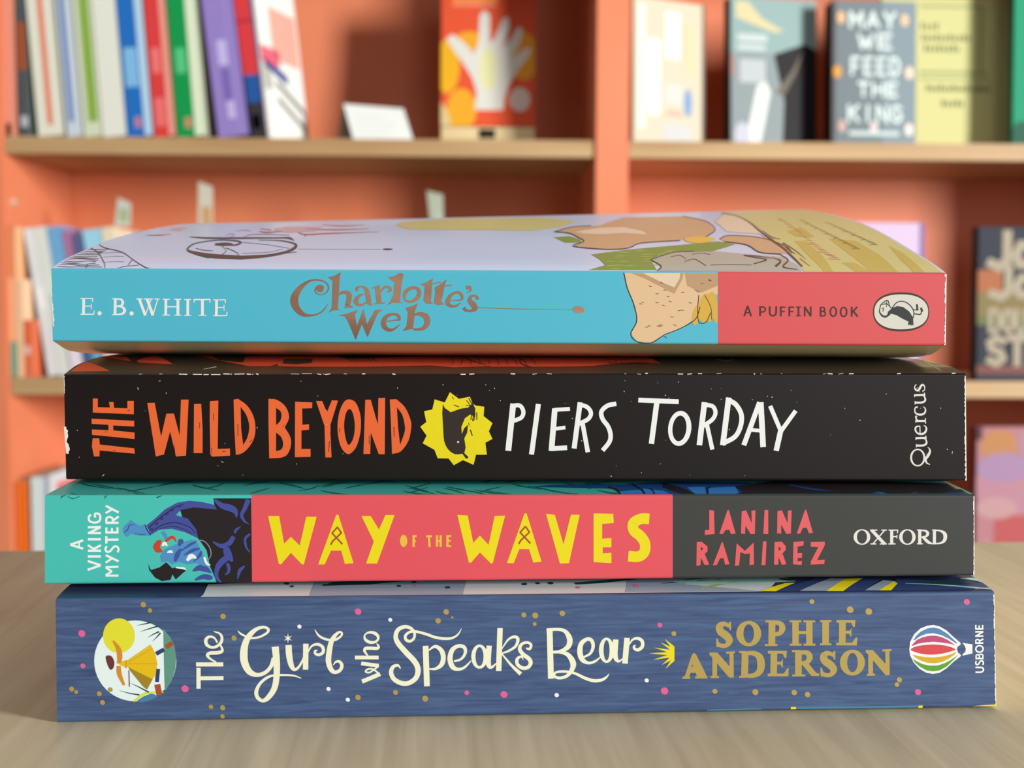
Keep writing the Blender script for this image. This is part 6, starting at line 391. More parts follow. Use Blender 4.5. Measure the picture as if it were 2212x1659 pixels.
(4,'top','umber_ink',4): '''Q86.71 24.31 86.65 24.11 86.5 24.53 86.41 24.26 86.29 24.78 86.18 24.42 86.07 24.98 85.94 24.55 85.8 25.04 85.68 24.59 85.49 24.92 85.38 24.5 85.14 24.67 85.05 24.32 84.77 24.37 84.71 24.1 84.42 24.1 84.37 23.9;Q86.58 25.49 86.51 25.3 86.52 25.84 86.43 25.58 86.48 26.22 86.36 25.88 86.41 26.53 86.27 26.12 86.28 26.65 86.15 26.19 86.06 26.48 85.97 26.07 85.8 26.11 85.74 25.78 85.52 25.68 85.48 25.43 85.26 25.28 85.23 25.1;Q86.44 26.69 86.36 26.51 86.42 27.15 86.32 26.91 86.42 27.67 86.29 27.36 86.38 28.1 86.24 27.7 86.26 28.27 86.14 27.82 86.03 28.05 85.95 27.65 85.74 27.56 85.69 27.26 85.43 26.99 85.39 26.76 85.14 26.48 85.11 26.3;Q86.29 27.91 86.23 27.71 86.21 28.13 86.12 27.86 86.13 28.39 86.01 28.04 86.03 28.59 85.9 28.17 85.9 28.66 85.77 28.21 85.7 28.53 85.6 28.12 85.48 28.28 85.4 27.94 85.24 27.98 85.19 27.71 85.02 27.7 84.98 27.5;Q86.15 29.13 86.08 28.94 86.11 29.48 86.01 29.22 86.07 29.87 85.95 29.54 86.01 30.19 85.87 29.78 85.88 30.31 85.76 29.87 85.67 30.14 85.59 29.74 85.42 29.76 85.36 29.44 85.15 29.32 85.1 29.07 84.89 28.92 84.86 28.73;Q86.01 30.37 85.94 30.17 85.89 30.85 85.8 30.59 85.78 31.39 85.67 31.05 85.64 31.83 85.51 31.42 85.42 32 85.3 31.55 85.09 31.78 84.99 31.37 84.69 31.29 84.62 30.95 84.27 30.7 84.22 30.44 83.87 30.17 83.83 29.97;Q85.87 31.63 85.8 31.43 85.79 31.86 85.7 31.59 85.72 32.12 85.61 31.78 85.63 32.33 85.51 31.92 85.5 32.4 85.38 31.96 85.32 32.28 85.22 31.87 85.1 32.01 85.02 31.68 84.87 31.7 84.81 31.44 84.65 31.42 84.61 31.22;Q85.73 32.91 85.66 32.71 85.7 33.27 85.6 33.01 85.67 33.67 85.55 33.34 85.62 34.01 85.48 33.6 85.5 34.13 85.38 33.69 85.29 33.95 85.21 33.55 85.04 33.56 84.98 33.24 84.78 33.1 84.73 32.85 84.52 32.69 84.49 32.5;Q85.6 34.2 85.52 34.01 85.6 34.69 85.5 34.45 85.62 35.25 85.5 34.95 85.6 35.72 85.46 35.33 85.5 35.91 85.38 35.46 85.27 35.66 85.2 35.28 84.99 35.14 84.95 34.84 84.69 34.53 84.65 34.3 84.4 33.98 84.37 33.8;Q85.46 35.53 85.39 35.31 85.39 35.77 85.3 35.49 85.33 36.04 85.22 35.69 85.25 36.26 85.12 35.85 85.13 36.34 85.01 35.89 84.94 36.2 84.85 35.8 84.73 35.93 84.66 35.59 84.51 35.61 84.45 35.34 84.29 35.32 84.25 35.1;Q85.33 36.88 85.26 36.66 85.2 37.27 85.11 36.98 85.08 37.7 84.96 37.34 84.93 38.05 84.8 37.63 84.72 38.18 84.6 37.73 84.42 38 84.32 37.58 84.07 37.59 83.99 37.24 83.7 37.11 83.64 36.83 83.35 36.68 83.3 36.46;Q85.21 38.25 85.13 38.05 85.22 38.78 85.12 38.53 85.25 39.37 85.13 39.06 85.25 39.87 85.11 39.47 85.15 40.07 85.03 39.61 84.93 39.81 84.86 39.42 84.65 39.25 84.61 38.96 84.34 38.61 84.31 38.37 84.06 38.03 84.03 37.84;Q85.08 39.68 85.01 39.45 85.02 39.93 84.93 39.64 84.97 40.22 84.86 39.86 84.9 40.45 84.77 40.03 84.78 40.54 84.66 40.08 84.61 40.4 84.51 39.98 84.4 40.11 84.33 39.76 84.18 39.76 84.12 39.48 83.96 39.46 83.92 39.23;Q84.97 41.13 84.89 40.91 84.95 41.54 84.85 41.26 84.95 42 84.83 41.66 84.92 42.38 84.79 41.96 84.82 42.53 84.7 42.06 84.62 42.32 84.54 41.91 84.37 41.88 84.32 41.55 84.11 41.36 84.07 41.1 83.86 40.9 83.83 40.68;Q84.86 42.62 84.78 42.41 84.89 43.19 84.79 42.94 84.94 43.84 84.82 43.52 84.95 44.39 84.82 43.98 84.87 44.61 84.75 44.13 84.65 44.32 84.58 43.92 84.36 43.72 84.32 43.41 84.05 43.01 84.02 42.77 83.76 42.39 83.74 42.19;Q84.76 44.2 84.68 43.94 84.62 44.48 84.52 44.16 84.48 44.79 84.37 44.41 84.32 45.05 84.2 44.6 84.12 45.14 84 44.67 83.86 45 83.75 44.55 83.56 44.69 83.47 44.3 83.24 44.32 83.17 44 82.94 43.98 82.88 43.72;Q84.68 45.8 84.59 45.56 84.68 46.25 84.57 45.96 84.69 46.76 84.57 46.4 84.67 47.18 84.54 46.74 84.58 47.34 84.46 46.86 84.39 47.11 84.3 46.69 84.14 46.63 84.08 46.29 83.87 46.06 83.82 45.78 83.62 45.55 83.58 45.32;Q84.6 47.46 84.51 47.24 84.65 48.09 84.54 47.82 84.71 48.8 84.59 48.47 84.75 49.4 84.61 48.98 84.67 49.64 84.55 49.15 84.46 49.33 84.38 48.92 84.16 48.67 84.12 48.35 83.84 47.9 83.81 47.64 83.55 47.21 83.52 46.99;Q84.53 49.2 84.44 48.92 84.49 49.5 84.39 49.17 84.46 49.84 84.34 49.45 84.41 50.11 84.28 49.66 84.31 50.21 84.19 49.73 84.14 50.05 84.05 49.6 83.93 49.71 83.86 49.33 83.72 49.31 83.66 48.99 83.51 48.95 83.46 48.68;Q84.46 50.96 84.37 50.7 84.48 51.44 84.37 51.14 84.5 51.99 84.38 51.62 84.5 52.44 84.37 52 84.42 52.62 84.3 52.13 84.23 52.37 84.14 51.94 83.98 51.85 83.92 51.5 83.71 51.24 83.66 50.95 83.45 50.7 83.42 50.45;Q84.41 52.79 84.32 52.51 84.39 53.48 84.28 53.15 84.39 54.26 84.26 53.87 84.35 54.91 84.21 54.44 84.21 55.17 84.08 54.66 83.91 54.85 83.82 54.39 83.53 54.15 83.46 53.76 83.12 53.31 83.06 52.99 82.73 52.56 82.69 52.28;Q84.36 54.68 84.27 54.38 84.34 55.01 84.23 54.66 84.32 55.37 84.2 54.97 84.29 55.68 84.15 55.21 84.19 55.78 84.07 55.28 84.03 55.6 83.93 55.14 83.82 55.23 83.75 54.84 83.6 54.8 83.54 54.46 83.4 54.41 83.34 54.12;Q84.33 56.63 84.24 56.35 84.36 57.17 84.25 56.84 84.41 57.78 84.28 57.4 84.43 58.29 84.29 57.82 84.36 58.49 84.23 57.97 84.17 58.21 84.08 57.76 83.91 57.63 83.85 57.26 83.63 56.95 83.58 56.64 83.37 56.35 83.33 56.08;Q84.32 58.67 84.22 58.41 84.41 59.44 84.3 59.15 84.53 60.32 84.4 59.97 84.61 61.07 84.46 60.62 84.56 61.39 84.43 60.84 84.34 60.99 84.26 60.55 84.02 60.17 83.98 59.83 83.68 59.22 83.65 58.94 83.37 58.38 83.34 58.13;Q84.33 60.87 84.22 60.53 84.32 61.24 84.2 60.86 84.32 61.66 84.19 61.22 84.3 62.01 84.16 61.5 84.22 62.14 84.09 61.59 84.06 61.93 83.95 61.43 83.84 61.5 83.76 61.08 83.62 61.01 83.55 60.64 83.41 60.57 83.35 60.24;Q84.36 63.17 84.25 62.81 84.34 63.82 84.22 63.4 84.35 64.55 84.21 64.08 84.32 65.16 84.17 64.61 84.19 65.4 84.04 64.81 83.92 65.09 83.81 64.55 83.57 64.42 83.48 63.95 83.2 63.62 83.12 63.21 82.85 62.92 82.78 62.56;Q84.43 65.6 84.32 65.3 84.56 66.54 84.44 66.21 84.73 67.62 84.6 67.23 84.86 68.55 84.7 68.03 84.84 68.94 84.69 68.31 84.6 68.45 84.52 67.95 84.25 67.44 84.2 67.06 83.87 66.28 83.83 65.96 83.52 65.26 83.49 64.97;Q84.54 68.33 84.42 67.91 84.56 68.78 84.43 68.33 84.59 69.3 84.45 68.79 84.6 69.73 84.44 69.14 84.53 69.89 84.38 69.26 84.36 69.63 84.24 69.06 84.14 69.11 84.04 68.61 83.89 68.5 83.81 68.06 83.66 67.96 83.59 67.56;Q84.7 71.18 84.57 70.79 84.8 71.97 84.66 71.54 84.92 72.87 84.77 72.39 85.01 73.63 84.84 73.04 84.98 73.94 84.82 73.26 84.77 73.52 84.66 72.95 84.46 72.65 84.38 72.19 84.12 71.66 84.06 71.26 83.82 70.79 83.76 70.41;Q84.89 74.26 84.77 73.9 85.09 75.42 84.95 75.04 85.32 76.76 85.17 76.33 85.5 77.92 85.33 77.33 85.51 78.41 85.34 77.68 85.25 77.79 85.16 77.23 84.85 76.53 84.8 76.12 84.42 75.1 84.37 74.73 84.02 73.84 83.98 73.49;Q92.62 29.45 92.55 29.24 92.41 29.68 92.31 29.4 92.2 29.94 92.08 29.57 91.98 30.14 91.84 29.7 91.71 30.21 91.57 29.74 91.39 30.09 91.27 29.65 91.03 29.84 90.93 29.47 90.65 29.53 90.58 29.24 90.29 29.25 90.24 29.04;Q92.47 30.53 92.39 30.33 92.42 30.88 92.32 30.62 92.39 31.28 92.26 30.93 92.32 31.61 92.18 31.18 92.19 31.73 92.05 31.26 91.97 31.55 91.87 31.13 91.7 31.17 91.63 30.83 91.41 30.72 91.36 30.47 91.14 30.32 91.1 30.13;Q92.32 31.62 92.24 31.43 92.31 32.1 92.21 31.85 92.32 32.64 92.19 32.32 92.3 33.09 92.15 32.68 92.18 33.27 92.04 32.8 91.94 33.04 91.85 32.63 91.63 32.53 91.58 32.22 91.31 31.94 91.27 31.7 91 31.41 90.97 31.23;Q92.16 32.74 92.09 32.53 92.08 32.98 91.98 32.7 92.01 33.24 91.89 32.88 91.92 33.45 91.78 33.02 91.78 33.52 91.65 33.06 91.58 33.4 91.48 32.97 91.35 33.13 91.27 32.78 91.11 32.82 91.05 32.54 90.88 32.53 90.83 32.33;Q92.01 33.86 91.94 33.66 91.97 34.23 91.87 33.96 91.95 34.64 91.82 34.3 91.9 34.98 91.75 34.55 91.77 35.11 91.64 34.64 91.56 34.92 91.46 34.51 91.29 34.53 91.22 34.2 91.01 34.07 90.96 33.81 90.74 33.65 90.7 33.46;Q91.86 35.01 91.79 34.8 91.75 35.52 91.65 35.24 91.66 36.09 91.54 35.73 91.54 36.55 91.39 36.12 91.32 36.73 91.18 36.26 90.98 36.5 90.88 36.07 90.57 35.98 90.49 35.63 90.13 35.37 90.07 35.09 89.71 34.81 89.67 34.6;Q91.71 36.18 91.64 35.96 91.64 36.42 91.54 36.14 91.58 36.7 91.46 36.34 91.5 36.92 91.36 36.49 91.37 36.99 91.24 36.53 91.18 36.86 91.07 36.44 90.95 36.59 90.87 36.23 90.72 36.26 90.66 35.98 90.49 35.97 90.44 35.75;Q91.57 37.36 91.49 37.15 91.54 37.74 91.44 37.47 91.53 38.17 91.4 37.83 91.49 38.53 91.35 38.11 91.38 38.66 91.24 38.2 91.17 38.47 91.07 38.06 90.9 38.06 90.84 37.73 90.63 37.58 90.58 37.32 90.36 37.15 90.32 36.94;Q91.43 38.57 91.35 38.37 91.45 39.09 91.34 38.84 91.49 39.69 91.36 39.37 91.49 40.18 91.34 39.77 91.39 40.38 91.26 39.92 91.16 40.12 91.08 39.72 90.86 39.57 90.81 39.26 90.54 38.93 90.5 38.68 90.24 38.35 90.21 38.16;Q91.29 39.82 91.21 39.59 91.23 40.07 91.13 39.78 91.18 40.36 91.06 40 91.11 40.59 90.97 40.16 90.99 40.67 90.86 40.21 90.8 40.53 90.7 40.11 90.58 40.25 90.51 39.89 90.35 39.91 90.29 39.62 90.13 39.6 90.08 39.37;Q91.16 41.09 91.08 40.85 91.04 41.5 90.94 41.2 90.94 41.96 90.82 41.59 90.81 42.34 90.67 41.9 90.61 42.48 90.48 42.01 90.31 42.28 90.2 41.85 89.95 41.86 89.87 41.49 89.57 41.35 89.5 41.05 89.21 40.89 89.15 40.65;Q91.03 42.38 90.95 42.17 91.07 42.94 90.96 42.68 91.12 43.58 90.99 43.26 91.14 44.12 91 43.7 91.06 44.33 90.93 43.86 90.83 44.05 90.75 43.65 90.53 43.46 90.48 43.15 90.21 42.76 90.17 42.52 89.91 42.15 89.88 41.95;Q90.91 43.74 90.83 43.49 90.87 44.01 90.76 43.7 90.83 44.31 90.7 43.94 90.77 44.56 90.63 44.13 90.66 44.65 90.53 44.18 90.48 44.5 90.38 44.07 90.26 44.19 90.18 43.83 90.03 43.83 89.97 43.53 89.82 43.5 89.76 43.26;Q90.8 45.11 90.72 44.88 90.81 45.55 90.7 45.26 90.82 46.05 90.69 45.69 90.81 46.46 90.67 46.03 90.72 46.62 90.59 46.14 90.52 46.4 90.43 45.97 90.26 45.92 90.2 45.58 89.98 45.37 89.93 45.09 89.72 44.87 89.68 44.64;Q90.7 46.54 90.61 46.32 90.76 47.15 90.65 46.89 90.83 47.84 90.7 47.52 90.87 48.42 90.72 48.01 90.8 48.66 90.66 48.18 90.57 48.36 90.49 47.95 90.27 47.71 90.22 47.4 89.94 46.96 89.9 46.71 89.63 46.29 89.6 46.08;Q90.6 48.03 90.52 47.76 90.48 48.33 90.37 48 90.36 48.66 90.24 48.27 90.22 48.93 90.09 48.48 90.03 49.02 89.9 48.55 89.77 48.87 89.66 48.43 89.47 48.55 89.38 48.16 89.16 48.17 89.08 47.84 88.85 47.82 88.79 47.54;Q90.51 49.52 90.42 49.27 90.53 49.99 90.42 49.69 90.56 50.51 90.43 50.16 90.56 50.95 90.42 50.52 90.48 51.12 90.35 50.65 90.29 50.88 90.2 50.46 90.03 50.38 89.97 50.04 89.75 49.79 89.7 49.51 89.5 49.27 89.45 49.03;Q90.43 51.05 90.33 50.82 90.5 51.7 90.39 51.44 90.59 52.44 90.46 52.12 90.65 53.06 90.5 52.65 90.59 53.32 90.46 52.83 90.37 52.99 90.29 52.59 90.06 52.3 90.02 52 89.73 51.5 89.7 51.25 89.42 50.79 89.39 50.57;Q90.35 52.66 90.25 52.37 90.32 52.97 90.21 52.64 90.31 53.31 90.18 52.93 90.28 53.6 90.14 53.15 90.19 53.7 90.06 53.23 90.02 53.53 89.92 53.09 89.81 53.18 89.73 52.81 89.59 52.77 89.52 52.45 89.38 52.4 89.32 52.12;Q90.28 54.28 90.18 54.01 90.31 54.78 90.2 54.48 90.36 55.35 90.23 54.99 90.38 55.83 90.24 55.39 90.31 56.01 90.18 55.53 90.12 55.75 90.03 55.33 89.86 55.21 89.8 54.87 89.58 54.57 89.53 54.28 89.32 54.01 89.28 53.75;Q90.22 55.97 90.12 55.68 90.23 56.69 90.12 56.37 90.27 57.51 90.14 57.13 90.26 58.2 90.12 57.74 90.14 58.47 90.01 57.97 89.86 58.13 89.76 57.68 89.47 57.39 89.39 57.02 89.05 56.52 88.99 56.2 88.66 55.74 88.6 55.46;Q90.17 57.73 90.07 57.42 90.16 58.07 90.05 57.72 90.16 58.45 90.03 58.05 90.14 58.77 90.01 58.31 90.06 58.88 89.93 58.39 89.9 58.69 89.8 58.24 89.69 58.3 89.62 57.92 89.47 57.85 89.41 57.51 89.26 57.45 89.2 57.15;Q90.13 59.54 90.03 59.26 90.19 60.1 90.07 59.78 90.26 60.74 90.13 60.38 90.31 61.28 90.16 60.83 90.25 61.5 90.12 60.99 90.06 61.2 89.97 60.76 89.79 60.59 89.74 60.24 89.51 59.88 89.46 59.57 89.24 59.25 89.2 58.97;Q90.12 61.44 90.02 61.18 90.24 62.25 90.13 61.97 90.4 63.18 90.27 62.85 90.51 63.98 90.36 63.54 90.49 64.32 90.35 63.78 90.26 63.89 90.18 63.47 89.93 63.02 89.89 62.7 89.57 62.01 89.53 61.74 89.24 61.13 89.21 60.89;Q90.13 63.51 90.02 63.16 90.14 63.9 90.02 63.51 90.17 64.34 90.03 63.91 90.17 64.71 90.02 64.21 90.1 64.84 89.97 64.31 89.94 64.62 89.84 64.14 89.73 64.17 89.65 63.75 89.5 63.65 89.43 63.28 89.28 63.18 89.22 62.84;Q90.17 65.68 90.05 65.3 90.19 66.36 90.06 65.94 90.24 67.13 90.09 66.67 90.25 67.78 90.09 67.25 90.14 68.03 90 67.47 89.89 67.7 89.77 67.18 89.54 66.98 89.44 66.53 89.16 66.14 89.08 65.73 88.81 65.4 88.73 65.02''',
